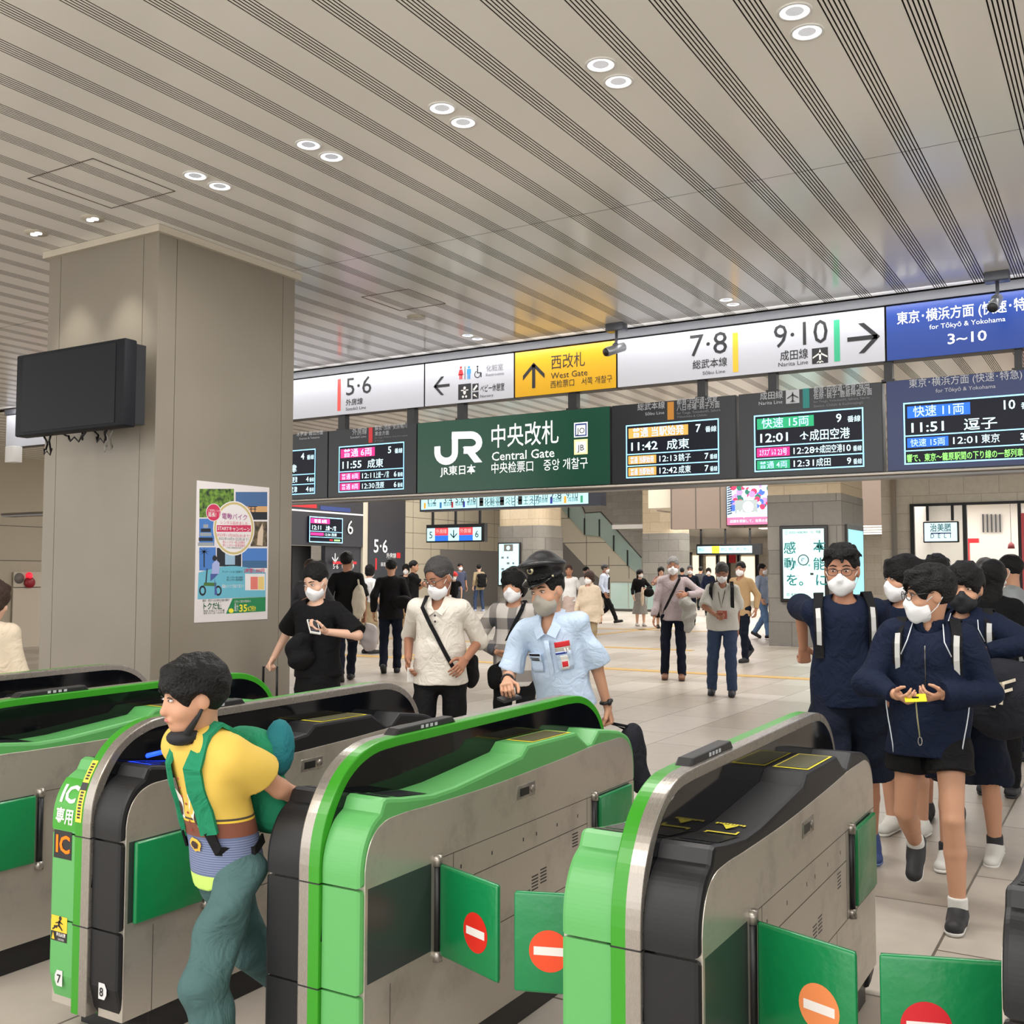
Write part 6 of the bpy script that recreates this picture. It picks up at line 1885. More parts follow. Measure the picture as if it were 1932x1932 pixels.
for sd in (1, -1):
    pts = [torso_front(p, .16, sd * .088, .038), torso_front(p, .25, sd * .085, .038), torso_front(p, .34, sd * .08, .036), torso_front(p, .42, sd * .078, .032), p['C'](.522, sd * .080, .04), p['C'](.545, sd * .082, -.02), p['C'](.45, sd * .08, -.12)]
    nn = [p['fr'] + p['sx'] * sd * .5] * 4 + [p['sp'] + p['fr'] * .4, p['sp'] - p['fr'] * .3, -p['fr']]
    s_ = strap(p, pts, nn, .052, .012, M_PACKG, 'shoulder_strap', pk)
    pts2 = [torso_front(p, .17, sd * .09, .042), torso_front(p, .09, sd * .105, .038), p['C'](.04, sd * .155, -.02), p['C'](.05, sd * .11, -.10)]
    strap(p, pts2, [p['fr'] + p['sx'] * sd * .6] * 2 + [p['sx'] * sd, -p['fr'] + p['sx'] * sd], .03, .006, K_STRAPB, 'strap_webbing', pk)
# plain printed vest shapes on the chest
q = MB()
M_VW = mat('print_shirt_white', (222, 218, 210), .8); M_VB = mat('print_shirt_brown', (60, 44, 38), .8); M_VY = mat('print_shirt_gold', (226, 178, 66), .8); M_VR = mat('print_shirt_red', (150, 50, 50), .8)
def patch(cx, ck, rx, rk, m, off, seg=12, wob=.0):
    ring = [torso_front(p, ck + rk * math.sin(2 * math.pi * i / seg) * (1 + wob * math.sin(3 * i)), cx + rx * math.cos(2 * math.pi * i / seg) * (1 + wob * math.cos(2 * i)), off) for i in range(seg)]
    q.add([p['xf'](a) for a in ring] + [p['xf'](torso_front(p, ck, cx, off + .002))], [(i, (i + 1) % seg, seg) for i in range(seg)], m)
for cx, ck, rx, rk, m in ((-.05, .26, .035, .075, M_VW), (.055, .27, .032, .07, M_VW), (-.052, .22, .020, .035, M_VB), (-.06, .29, .014, .02, M_VB), (.05, .25, .018, .03, M_VB), (0, .11, .034, .028, M_VY), (0, .11, .02, .016, M_VB)):
    patch(cx, ck, rx, rk, m, .034 if m in (M_VW, M_VY) else .037, 14, .12)
for k in range(7): patch(0, .17 + .035 * k, .006, .005, M_VR, .036, 8)
q.build('shirt_print', p['t'])

# ================= station officer
off = person('station officer in a peaked cap and pale blue short-sleeved shirt reaching over the gate', 1064, 5.5, 1.545, turn=-18, lean=(.10, .20), head=(-16, 10, 8), hs=1.08, res=.0065,
    arms=dict(R=dict(px=(957, 1285, -.27), hint=V(.5, -1, -.4), mode='hold', palm=V(-.3, .3, -1), bend=(-.1, .3, -.1)), L=dict(px=(1147, 1335, -.05), hint=V(-.3, -1, 0), mode='fist')),
    skin='mid', hair=('black', 'crop'), mask='greige', top=dict(m=K_SKY, sleeve=.92, hem=-.02, loose=1.12, cuff=1.22, neck='v', folds=1.5, ff=17), bottom=dict(kind='trousers', m=K_BLACK))
p = off; Hp, HR = p['Hp'], p['HR']
hsz = p['hscale']
M_CAPB = mat('cap_black', (18, 18, 22), .35, bump=(120, .1)); M_GOLD = mat('cap_badge', (196, 186, 150), .35, metal=.6)
S = SDF(.006); S.cap(Hp(0, -.02, .064), Hp(0, -.012, .108), .098 * hsz, .100 * hsz, .01, cuta=True); S.ell(Hp(0, .0, .128), V(.126, .140, .034) * hsz, HR @ rotm(0, -10, 0), .03); 
cp_ = skin_obj('peaked_cap', [S.mesh()], M_CAPB, p['t'], p['xfa'])
S = SDF(.005); S.ell(Hp(0, .060, .063), V(.092, .084, .011) * hsz, HR @ rotm(0, 20, 0), .01); S.cut(Hp(0, .045, 0), -(HR @ V(0, 1, 0)))
skin_obj('visor', [S.mesh()], mat('visor_gloss', (16, 16, 18), .12), cp_, p['xfa'])
q = MB(); q.ball(p['xf'](Hp(0, .108, .118)), (.021 * hsz, .007 * hsz, .019 * hsz), M_GOLD, 14, p['HRw']); q.ball(p['xf'](Hp(0, .113, .118)), (.012 * hsz, .005 * hsz, .011 * hsz), M_CAPB, 10, p['HRw']); q.build('cap_badge', cp_)
q = MB()
for sd in (-1, 1): q.ball(p['xf'](Hp(sd * .088, .045, .068)), .007, M_GOLD, 8)
q.tube([p['xf'](Hp(.098 * math.cos(math.radians(a)), -.015 + .104 * math.sin(math.radians(a)), .066)) for a in range(20, 161, 10)], .005, mat('chin_band', (30, 30, 34), .25), 6); q.build('chin_band', cp_)
# collar, placket, pockets, badges
def flat_on(p, k0, k1, x0, x1, off, m, name, parent=None, n=5, back=False):
    q = MB(); vs = []
    for i in range(n + 1):
        for j in range(n + 1):
            vs.append(p['xf'](torso_front(p, k0 + (k1 - k0) * j / n, x0 + (x1 - x0) * i / n, off, back)))
    q.add(vs, [(i * (n + 1) + j, (i + 1) * (n + 1) + j, (i + 1) * (n + 1) + j + 1, i * (n + 1) + j + 1) for i in range(n) for j in range(n)], m, True)
    o = q.build(name, parent or p['t'])
    sm = o.modifiers.new('thick', 'SOLIDIFY'); sm.thickness = .003; sm.offset = 0
    return o
flat_on(p, .02, .40, -.014, .014, .0275, K_SKY, 'placket')
for sd in (1, -1):
    po = flat_on(p, .22, .33, sd * .045, sd * .125, .034, K_SKY, 'chest_pocket')
    q = MB(); q.ribbon([p['xf'](p['C'](.535, sd * .056, -.04)), p['xf'](p['C'](.520, sd * .066, .03)), p['xf'](p['C'](.465, sd * .055, .092)), p['xf'](p['C'](.42, sd * .030, .132))], [Vector(p['M'] @ (p['fr'] + p['sp'] * .8 + p['sx'] * sd * .6))] * 4, .05, .005, K_SKY); q.build('collar', p['t'])
flat_on(p, .355, .385, -.125, -.045, .034, M_RED, 'name_badge'); flat_on(p, .325, .355, -.125, -.045, .0335, mat('badge_grey', (176, 172, 164), .4), 'name_plate'); flat_on(p, .315, .325, -.105, -.045, .036, mat('badge_navy', (40, 56, 140), .4), 'name_plate')
flat_on(p, .315, .327, .05, .12, .037, K_BLACK, 'pocket_flap'); flat_on(p, .285, .305, .06, .115, .039, mat('badge_dark', (60, 62, 60), .4), 'wing_badge')
flat_on(p, .225, .305, -.105, -.065, .038, M_WHITE, 'pass_card'); flat_on(p, .24, .27, -.10, -.07, .041, M_RED, 'pass_mark')
q = MB()
for x in (-.098, -.112): q.cyl(p['xf'](torso_front(p, .30, x, .04)), p['xf'](torso_front(p, .345, x, .04)), .004, M_WHITE, 8)
q.build('pens', p['t'])
for sd, a0 in ((1, 'R'), (-1, 'L')):
    e, w, _ = p['arm'][sd]
    q = MB(); d = nrm(w - e); c = w - d * .03
    u = nrm(np.cross(d, V(0, 1, .2))); v = np.cross(d, u)
    q.tube([p['xf'](c + (u * math.cos(k * math.pi / 8) + v * math.sin(k * math.pi / 8)) * .029) for k in range(16)], .006 if sd == 1 else .009, M_BLACK, 6, closed=True)
    if sd == -1: q.ball(p['xf'](c - u * .0 + V(-.022, .02, 0)), (.014, .014, .018), M_BLACK, 10)
    q.build('wrist_watch' if sd == -1 else 'wrist_band', p['t'])
g, d, n_, w_ = p['grip'][1]
q = MB(); R3 = Matrix([list(r) for r in (p['M'] @ np.stack([nrm(np.cross(n_, d)), d, n_], 1))])
def obox(q, c, half, R3, m):
    vs = [Vector(c) + R3 @ Vector((x * half[0], y * half[1], z * half[2])) for z in (-1, 1) for y in (-1, 1) for x in (-1, 1)]
    q.add(vs, [(0, 2, 3, 1), (4, 5, 7, 6), (0, 1, 5, 4), (2, 6, 7, 3), (0, 4, 6, 2), (1, 3, 7, 5)], m)
c = p['xf'](p['tgt'](961, 1317, -.30))
Rz = Euler((math.radians(8), math.radians(-10), math.radians(60))).to_matrix()
obox(q, c, (.05, .038, .006), Rz, mat('case_black', (36, 36, 40), .35)); obox(q, c + Vector((.012, .012, .0075)), (.03, .012, .001), Rz, M_STEEL)
tag(q.build('card_case', loc=c), 'black card case held by the station officer over the gate', 'card case')
def soft_bag(p, c, r, m, name, label, cat, strap_to=None, res=.009, fold=.006, strap_m=None, r2=None, strap_r=.008):
    """a slack fabric bag around c (local); strap_to: list of local points the handle runs through"""
    o = thing(name, p['xf'](c), label, cat)
    S = SDF(res); S.ell(c, V(*r), None, .02)
    if r2: S.ell(np.asarray(c) + V(*r2[0]), V(*r2[1]), None, .04)
    S.fold(fold, 24, 2.2)
    skin_obj('bag_body', [S.mesh()], m, o, p['xfa'])
    if strap_to:
        q = MB(); q.tube([p['xf'](a) for a in strap_to], strap_r, strap_m or m, 6); q.build('bag_handle', o)
    return o
gl_ = p['grip'][-1][0]; bc = p['tgt'](1192, 1420, 0)
soft_bag(p, bc, (.075, .085, .16), cloth('nylon_black', (30, 31, 38)), 'shopping_bag', 'slack black nylon bag hanging from the station officer hand', 'bag', [bc + V(-.02, 0, .13), gl_, bc + V(.03, .01, .12)], r2=((-.05, .02, -.12), (.06, .05, .08)))

# ================= man in the off-white polo
polo = person('grey-haired man in an off-white polo shirt with glasses and a crossbody strap', 832, 6.8, 1.60, turn=-12, lean=(.0, .10), head=(-30, 24, 4), hs=1.08, res=.0065,
    arms=dict(R=dict(px=(770, 1245, -.05), hint=V(.35, -1, 0), mode='relax'), L=dict(px=(878, 1245, -.16), hint=V(-.4, -1, 0), mode='relax', palm=V(.6, .3, -.6))),
    skin='dark', hair=('salt', 'thin'), glasses=True, fat=1.14, top=dict(m=K_OFFW, sleeve=1.1, hem=-.06, loose=1.06, neck='v', cuff=1.15, folds=1.1), bottom=dict(kind='trousers', m=K_BLACK, w=1.08), feet=dict(R=(.03, .1, 0), L=(-.03, -.1, 0)))
p = polo
cross_strap(p, 1, K_STRAPB, .026)
for sd in (1, -1):
    q = MB(); q.ribbon([p['xf'](p['C'](.535, sd * .056, -.04)), p['xf'](p['C'](.520, sd * .066, .03)), p['xf'](p['C'](.465, sd * .052, .095)), p['xf'](p['C'](.425, sd * .024, .128))], [Vector(p['M'] @ (p['fr'] + p['sp'] * .8 + p['sx'] * sd * .6))] * 4, .042, .005, K_OFFW); q.build('collar', p['t'])
q = MB()
for k in (.415, .375): q.ball(p['xf'](torso_front(p, k, 0, .022)), (.007, .007, .007), M_BLACK, 8)
q.build('button', p['t'])
bc = p['tgt'](889, 1266, .12)
soft_bag(p, bc, (.055, .10, .11), K_BLACK, 'shoulder_bag', 'black shoulder bag at the hip of the man in the white polo', 'bag')
q = MB(); g, d, n_, w_ = p['grip'][1]; obox(q, p['xf'](g + d * .05), (.002, .03, .045), Matrix.Identity(3), M_WHITE); tag(q.build('ticket', loc=p['xf'](g)), 'small white ticket in the hand of the man in the polo', 'ticket')

# ================= woman in black with a suitcase
wb = person('woman in a black dress with tied-up hair looking down at her phone', 602, 7.2, 1.57, turn=-20, lean=(.02, .05), head=(-14, 24, 4), hs=1.06, gender='f', res=.0065,
    arms=dict(R=dict(px=(517, 1240, .16), hint=V(.3, -1, 0), mode='fist', palm=V(-.2, .2, -1)), L=dict(px=(615, 1192, -.26), hint=V(-1, -.2, -.6), mode='pinch', palm=V(.3, -.2, 1))),
    skin='fair', hair=('black', 'bun'), fat=1.08, top=dict(m=K_BLACK, sleeve=.95, hem=-.05, loose=1.08, cuff=1.3, name='top'), bottom=dict(kind='skirt', m=K_BLACK, to=.25, flare=.21, name='dress_skirt'))
p = wb
c = p['tgt'](592, 1183, -.30)
q = MB(); obox(q, p['xf'](c), (.036, .07, .005), Euler((math.radians(35), math.radians(10), math.radians(60))).to_matrix(), M_WHITE); obox(q, p['xf'](c + V(0, 0, .006)), (.031, .062, .001), Euler((math.radians(35), math.radians(10), math.radians(60))).to_matrix(), mat('phone_screen', (60, 60, 66), .1)); tag(q.build('phone', loc=p['xf'](c)), 'white phone in the hand of the woman in black', 'phone')
bc = p['tgt'](566, 1228, -.16)
soft_bag(p, bc, (.10, .06, .13), cloth('jacket_black', (20, 20, 22)), 'folded_jacket', 'black jacket folded over the arm of the woman in black', 'jacket', fold=.012)
hp_ = p['tgt'](510, 1257, .2)
sc = thing('suitcase', p['xf'](V(hp_[0], hp_[1], 0)), 'rolling suitcase with a black pull handle beside the woman in black', 'suitcase')
a, b = p['tgt'](497, 1258, .2), p['tgt'](523, 1258, .2)
q = MB(); q.tube([p['xf'](V(a[0], a[1], .55)), p['xf'](a), p['xf'](b), p['xf'](V(b[0], b[1], .55))], .009, M_BLACK, 8); q.build('pull_handle', sc)
q = MB(); S = SDF(.012); m_ = (a + b) / 2
for zz in (.12, .5):
    S.cap(V(m_[0] - .13, m_[1] - .03, zz), V(m_[0] + .13, m_[1] - .03, zz), .085, None, .05)
S.ell(V(m_[0], m_[1] - .03, .31), V(.2, .1, .26), None, .06); skin_obj('case_body', [S.mesh()], mat('case_charcoal', (40, 40, 44), .45), sc, p['xfa'])
for k in (-1, 1):
    q = MB(); w0 = p['xf'](V(m_[0] + k * .13, m_[1] - .03, .03)); q.ball(w0, (.02, .03, .03), M_BLACK, 10); q.build('wheel', sc)

# ================= woman in a grey checked shirt behind the officer
def plaid():
    m = bpy.data.materials.new('cloth_plaid'); m.use_nodes = True; nt = m.node_tree; b = nt.nodes['Principled BSDF']; b.inputs['Roughness'].default_value = .8
    g = nt.nodes.new('ShaderNodeTexCoord'); sp = nt.nodes.new('ShaderNodeSeparateXYZ'); nt.links.new(g.outputs['Object'], sp.inputs[0])
    def wave(ax, f, ph, duty):
        a = nt.nodes.new('ShaderNodeMath'); a.operation = 'MULTIPLY_ADD'; a.inputs[1].default_value = f; a.inputs[2].default_value = ph; nt.links.new(sp.outputs[ax], a.inputs[0])
        s = nt.nodes.new('ShaderNodeMath'); s.operation = 'SINE'; nt.links.new(a.outputs[0], s.inputs[0]); c = nt.nodes.new('ShaderNodeMath'); c.operation = 'GREATER_THAN'; c.inputs[1].default_value = duty; nt.links.new(s.outputs[0], c.inputs[0]); return c
    a, c = wave('Z', 34, .4, .2), wave('X', 40, 0, .35)
    ad = nt.nodes.new('ShaderNodeMath'); ad.operation = 'ADD'; nt.links.new(a.outputs[0], ad.inputs[0]); nt.links.new(c.outputs[0], ad.inputs[1])
    dv = nt.nodes.new('ShaderNodeMath'); dv.operation = 'MULTIPLY'; dv.inputs[1].default_value = .5; nt.links.new(ad.outputs[0], dv.inputs[0])
    r = nt.nodes.new('ShaderNodeValToRGB'); r.color_ramp.interpolation = 'CONSTANT'; r.color_ramp.elements[0].color = rgb(196, 190, 184); r.color_ramp.elements[1].color = rgb(72, 72, 76); r.color_ramp.elements[1].position = .8
    e = r.color_ramp.elements.new(.4); e.color = rgb(136, 130, 126); nt.links.new(dv.outputs[0], r.inputs['Fac']); nt.links.new(r.outputs['Color'], b.inputs['Base Color']); return m
pw = person('woman in a grey checked shirt with short black hair behind the station officer', 972, 7.6, 1.54, turn=-14, lean=(.0, .05), head=(-8, 8, 0), gender='f', hs=1.06, res=.008, skin='mid', hair=('black', 'bob'),
    arms=dict(R=dict(px=(940, 1232, -.1), hint=V(1, -.4, 0), mode='relax'), L=dict(px=(1010, 1240, 0))), top=dict(m=plaid(), sleeve=1.9, hem=-.14, loose=1.2), bottom=dict(kind='trousers', m=K_BLACK))
p = pw; cross_strap(p, -1, K_STRAPB, .03)
bc = p['tgt'](934, 1278, -.12)
soft_bag(p, bc, (.06, .05, .09), K_BLACK, 'drawstring_bag', 'small black bag hanging from the hand of the woman in the checked shirt', 'bag', [bc + V(0, 0, .08), p['grip'][1][0]])

# ================= students at the right
def student(label, px, dep, h, **k):
    return person(label, px, dep, h, **k)
s1 = student('tall student in a navy t-shirt with white mask and glasses, hand behind his hip', 1594, 5.35, 1.65, turn=6, lean=(.03, .02), head=(-12, 8, 0), hs=1.05, res=.0065, skin='tan', hair=('black', 'crop'), glasses=True, fat=1.1,
    arms=dict(R=dict(px=(1516, 1222, .36), hint=V(.12, -1, 0), mode='fist', palm=V(0, -1, 0)), L=dict(px=(1672, 1300, .12), hint=V(-.6, -1, 0))), feet=dict(R=(.05, .1, 0), L=(-.05, -.28, .03, 14)),
    top=dict(m=K_NAVY, sleeve=.85, hem=-.05, loose=1.08, cuff=1.2), bottom=dict(kind='shorts', m=K_NAVY2, to=1.0, flare=.125, folds=1.4), shoes=((40, 60, 110), (90, 110, 150)))
pack_straps(s1, K_STRAPB, K_REFL)
s2 = student('student in a zipped navy jacket with white mask holding a yellow card', 1748, 4.72, 1.54, turn=-8, lean=(-.02, .02), head=(-60, 6, 0), hs=1.12, res=.006, skin='mid', hair=('black', 'bowl'), glasses=True,
    arms=dict(R=dict(px=(1694, 1312, -.18), hint=V(1, -.6, -.3), mode='pinch', palm=V(-.8, -.1, .8), bend=(-.1, .5, -.1), size=.85), L=dict(px=(1778, 1312, -.18), hint=V(-1, -.6, -.3), mode='pinch', palm=V(.8, -.1, .8), bend=(.1, .5, -.1), size=.85)),
    feet=dict(R=(.04, -.34, .14, 42), L=(-.03, .12, 0, 0)), drop=.01, top=dict(m=K_NAVY, sleeve=1.95, hem=-.13, loose=1.22, cuff=1.1, folds=1.7, name='jacket', off=.02), bottom=dict(kind='shorts', m=K_BLACK, to=.46, flare=.112), shoes=((30, 30, 34), (214, 212, 208)), sock=(214, 212, 208))
p = s2; pack_straps(p, K_STRAPB, K_REFL)
q = MB()
for sd in (1, -1):
    q.tube([p['xf'](a) for a in (p['C'](.51, sd * .07, .06), torso_front(p, .43, sd * .085, .036), torso_front(p, .36, sd * .115, .04))], .0028, K_PIPE, 5)
    q.tube([p['xf'](p['C'](k, sd * (.172 + .02 * math.sin(9 * k)), .10 - .02 * k)) for k in (.16, .1, .04, -.02, -.08, -.125)], .0028, K_PIPE, 5)
q.build('white_piping', p['t'])
q = MB(); q.tube([p['xf'](torso_front(p, k, 0, .042)) for k in (.20, .27, .34, .41)], .003, M_STEELD, 5); q.build('zip', p['t'])
S = SDF(.006); S.cap(p['C'](.475, 0, -.005), p['C'](.535, 0, .0), .078, .070, .01, cutb=True); S.cap(p['C'](.47, 0, 0), p['C'](.56, 0, .01), .062, .058, .0, sub=True); S.ell(p['C'](.54, 0, .09), V(.02, .05, .06), None, .0, sub=True)
skin_obj('stand_collar', [S.mesh()], K_NAVY, p['t'], p['xfa'])
c = p['tgt'](1727, 1317, -.28)
Ry_ = Euler((math.radians(28), math.radians(-4), math.radians(14))).to_matrix()
cd = thing('pass_card', p['xf'](c), 'yellow pass card with a thin lanyard held by the student in the jacket', 'card')
q = MB(); obox(q, p['xf'](c), (.043, .027, .0015), Ry_, mat('pass_yellow', (232, 220, 40), .35)); obox(q, p['xf'](c) + Vector((0, 0, .002)), (.014, .006, .0006), Ry_, K_BLACK); q.build('card', cd)
q = MB(); q.tube([p['xf'](c + V(0, -.01, -.01)), p['xf'](c + V(-.006, 0, -.08)), p['xf'](c + V(-.014, 0, -.16))], .0032, mat('lanyard', (150, 146, 110), .6), 6); cc = c + V(-.015, 0, -.18); q.tube([p['xf'](cc + V(.008 * math.cos(k * .7), 0, .018 * math.sin(k * .7))) for k in range(9)], .002, M_STEEL, 5, closed=True); q.build('lanyard', cd)
q = MB()
fl_ = p['C'](-.155, -.13, .095)
q.ball(p['xf'](fl_), (.012, .008, .012), mat('logo_cyan', (80, 180, 230), .5), 8); q.ball(p['xf'](fl_ + V(-.018, 0, .002)), (.012, .008, .012), MATS['logo_cyan'], 8); q.build('shorts_logo', p['t'])
s3 = student('student in a navy jacket with a black mask leaning on a dark bag', 1822, 5.5, 1.55, turn=-10, lean=(.0, .04), head=(2, 6, -3), hs=1.12, res=.007, skin='mid', hair=('black', 'fluffy'), mask='black',
    arms=dict(R=dict(px=(1790, 1300, .1)), L=dict(px=(1858, 1232, -.28), hint=V(-1, -.3, .2), mode='relax', palm=V(.2, -1, -.2), bend=(.2, 0, -1))), feet=dict(R=(.02, .1, 0, 0), L=(0, -.16, 0, 8)),
    top=dict(m=K_NAVY, sleeve=1.95, hem=-.10, loose=1.16, name='jacket', off=.018, folds=1.5), bottom=dict(kind='shorts', m=K_NAVY2, to=1.02, flare=.125, folds=1.4), shoes=((206, 204, 198), (222, 220, 216)), sock=(40, 40, 44))
p = s3; pack_straps(p, K_STRAPB, K_REFL)
q = MB()
for sd in (1, -1): q.tube([p['xf'](a) for a in (p['C'](.51, sd * .07, .06), torso_front(p, .43, sd * .085, .034), torso_front(p, .36, sd * .115, .038))], .0028, K_PIPE, 5)
q.build('white_piping', p['t'])
bc = p['tgt'](1892, 1318, -.36)
sb = soft_bag(p, bc, (.20, .10, .20), cloth('bag_black', (34, 35, 42)), 'sports_bag', 'black and beige sports bag held by the student in the black mask', 'bag', [bc + V(-.18, 0, .10), p['tgt'](1905, 1190, -.1), bc + V(.14, 0, .15)], res=.011, fold=.004, strap_r=.012, strap_m=K_STRAPB)
q = MB()
def on(px_, py_, dd=-.475): return p['xf'](p['tgt'](px_, py_, dd))
for pts, m, dd in ((((1863, 1285), (1878, 1285), (1882, 1328), (1862, 1322)), mat('bag_beige', (168, 146, 112), .7), -.475), (((1884, 1288), (1896, 1286), (1892, 1330), (1882, 1328)), K_BAGW, -.472), (((1846, 1318), (1880, 1326), (1878, 1336), (1846, 1324)), K_BAGW, -.477)):
    q.add([on(*a, dd) for a in pts] + [on(*a, dd + .05) for a in pts], [(0, 1, 2, 3), (0, 4, 5, 1), (1, 5, 6, 2), (2, 6, 7, 3), (3, 7, 4, 0)], m)
for y in (1290, 1306):
    q.ribbon([on(1890 + 14 * k, y - 4 * k, -.478 + .008 * k * k) for k in range(4)], [Vector(p['M'] @ V(0, 1, 0))] * 4, .014, .006, K_BAGW)
q.build('bag_trim', sb)
s4 = student('student with black hair mostly hidden between the tall student and the jacket student', 1702, 6.15, 1.60, turn=-20, lean=(-.03, .03), head=(-40, 5, 0), hs=1.12, res=.009, skin='mid', hair=('black', 'bob'), top=dict(m=K_NAVY, sleeve=1.9, hem=-.1, loose=1.1, name='jacket'), bottom=dict(kind='shorts', m=K_NAVY2, to=.9), shoes=((206, 204, 198), (222, 220, 216)))
s5 = student('student whose masked face shows between the jacket student and the black-masked student', 1768, 6.5, 1.62, turn=-6, head=(-10, 8, 6), res=.009, skin='tan', hair=('black', 'short'), top=dict(m=K_NAVY, sleeve=1.9, hem=-.1, name='jacket'), bottom=dict(kind='shorts', m=K_NAVY2, to=.95))
s6 = person('person with long black hair and black top behind the black-masked student', 1872, 7.2, 1.60, turn=170, head=(0, 0, 0), gender='f', res=.010, skin='mid', hair=('black', 'long'), top=dict(m=K_BLACK, sleeve=1.9, hem=-.1, loose=1.1), bottom=dict(kind='trousers', m=K_BLACK), mask='white')
s7 = person('man in a grey shirt and glasses facing left at the right edge', 1912, 8.6, 1.66, turn=-96, lean=(0, .03), head=(-6, 8, 0), res=.010, skin='mid', hair=('black', 'short'), glasses=True, top=dict(m=cloth('steel_grey', (150, 156, 158)), sleeve=1.6, hem=-.1, loose=1.1), bottom=dict(kind='trousers', m=K_NAVY2))
s8 = person('old man in a blue mask and patterned shirt behind the dark-haired heads', 1856, 12.5, 1.70, turn=60, lean=(0, .04), head=(14, 4, 0), res=.011, skin='fair', hair=('salt', 'thin'), mask='blue', top=dict(m=mat('cloth_pattern_blue', (110, 140, 176), .8, var=(40, .5)), sleeve=1.0, hem=-.1), bottom=dict(kind='trousers', m=K_DGREY))
# person cut off at the left edge
lp = person('person with brown hair in a cream top seen from behind at the left edge', -22, 5.75, 1.46, turn=150, lean=(0, .06), head=(-20, 12, 0), hs=1.05, gender='f', res=.008, skin='fair', hair=('brown', 'bob'), mask=None, top=dict(m=K_CREAM, sleeve=1.9, hem=-.2, loose=1.2), bottom=dict(kind='trousers', m=K_DGREY))

# ================= people on the concourse
def walker(label, px, py_feet, ytop, turn, **k):
    dep = FPX * EYE / (py_feet - 1082); h = EYE + (1082 - ytop) * dep / FPX
    k.setdefault('res', .013 if dep < 20 else .017)
    return person(label, px, dep, max(1.1, min(1.9, h)), turn=turn, **k)
stride = dict(R=(0, .20, 0, -4), L=(0, -.26, .06, 25)); stride2 = dict(L=(0, .20, 0, -4), R=(0, -.26, .06, 25))
b1 = walker('grey-haired man in a lavender shirt walking forward with a jacket over his arm', 1270, 1279, 1049, -2, head=(0, 4, 0), skin='tan', hair=('grey', 'short'), res=.010, feet=dict(R=(.03, .02, 0), L=(-.02, .12, 0)), fat=1.08, arms=dict(R=dict(px=(1234, 1166, -.1)), L=dict(px=(1296, 1122, -.25), hint=V(-1, -.3, -.4), palm=V(.5, -.5, -.2)))
    , top=dict(m=K_LAV, sleeve=1.95, hem=-.10, loose=1.14, neck='v', folds=1.6), bottom=dict(kind='trousers', m=K_NAVY2), shoes=((120, 80, 56), (60, 44, 36)))
cross_strap(b1, -1, K_STRAPB, .035)
bc = b1['tgt'](1300, 1160, -.28)
soft_bag(b1, bc, (.10, .06, .26), cloth('jacket_grey', (158, 156, 150)), 'draped_jacket', 'light grey jacket hanging over the arm of the lavender-shirted man', 'jacket', res=.011, fold=.016, r2=((.04, .02, .16), (.11, .07, .07)))
b2 = walker('man in a pale grey shirt with backpack straps looking down at his phone', 1362, 1308, 1060, -4, head=(4, 28, 0), skin='dark', hair=('salt', 'short'), res=.010, fat=1.16, feet=dict(R=(.05, .0, 0), L=(-.03, .14, 0)), arms=dict(R=dict(px=(1350, 1160, -.3), hint=V(1, -.4, -.3), palm=V(-.6, -.4, .3), mode='hold'), L=dict(px=(1392, 1188, 0)))
    , top=dict(m=K_PALE, sleeve=.98, hem=-.09, loose=1.18, cuff=1.5, neck='v', folds=1.6), bottom=dict(kind='trousers', m=K_DENIM, w=1.14), shoes=((44, 46, 52), (40, 40, 44)))
pack_straps(b2, K_STRAPB)
q = MB(); c = b2['tgt'](1362, 1160, -.34); obox(q, b2['xf'](c), (.06, .015, .05), Matrix.Rotation(.5, 3, 'Z'), mat('wallet_red', (150, 66, 54), .5)); tag(q.build('wallet', loc=b2['xf'](c)), 'small reddish wallet held by the man in the pale grey shirt', 'wallet')
q = MB(); q.tube([b2['xf'](a) for a in (b2['C'](.5, .06, .06), torso_front(b2, .3, .02, .05), torso_front(b2, .2, 0, .06), torso_front(b2, .3, -.02, .05), b2['C'](.5, -.06, .06))], .004, K_STRAPB, 5); q.build('neck_cord', b2['t'])
walker('masked man in a beige jacket striding behind the man with the backpack straps', 1398, 1247, 1058, -30, head=(10, 0, 0), skin='tan', hair=('black', 'short'), feet=dict(L=(0, .05, 0), R=(0, -.45, .08, 30)), top=dict(m=K_BEIGE, sleeve=1.95, hem=-.14, loose=1.12, neck='v', name='jacket'), bottom=dict(kind='trousers', m=K_NAVY2), shoes=((24, 24, 26), (24, 24, 26)))
walker('man in a pale blue shirt and light jeans walking off behind the stone pillar', 1438, 1203, 1062, 60, feet=stride, hair=('black', 'short'), mask='white', top=dict(m=cloth('pale_blue', (156, 172, 200)), sleeve=1.6, hem=-.12, loose=1.1), bottom=dict(kind='trousers', m=K_DENIML, w=1.1), shoes=((24, 24, 26), (24, 24, 26)))
b5 = walker('woman in a black top and grey skirt carrying a cream umbrella bag', 1207, 1180, 1073, 16, head=(25, 2, 0), gender='f', feet=dict(R=(0, 0, 0), L=(0, .1, 0)), skin='fair', hair=('black', 'long'), arms=dict(L=dict(px=(1218, 1112, -.2), hint=V(-1, -.3, -.3))), top=dict(m=K_BLACK, sleeve=1.8, hem=.04), bottom=dict(kind='skirt', m=K_GREY, to=.36, flare=.24), shoes=((206, 200, 196), (150, 140, 130)))
bc = b5['tgt'](1224, 1118, -.2); soft_bag(b5, bc, (.16, .08, .13), K_BLACK, 'handbag', 'black handbag on the arm of the woman in the grey skirt', 'bag', res=.016)
bc = b5['tgt'](1212, 1126, -.3); soft_bag(b5, bc, (.05, .05, .28), K_CREAM, 'folded_umbrella', 'cream folded cloth held by the woman in the grey skirt', 'umbrella', res=.016)
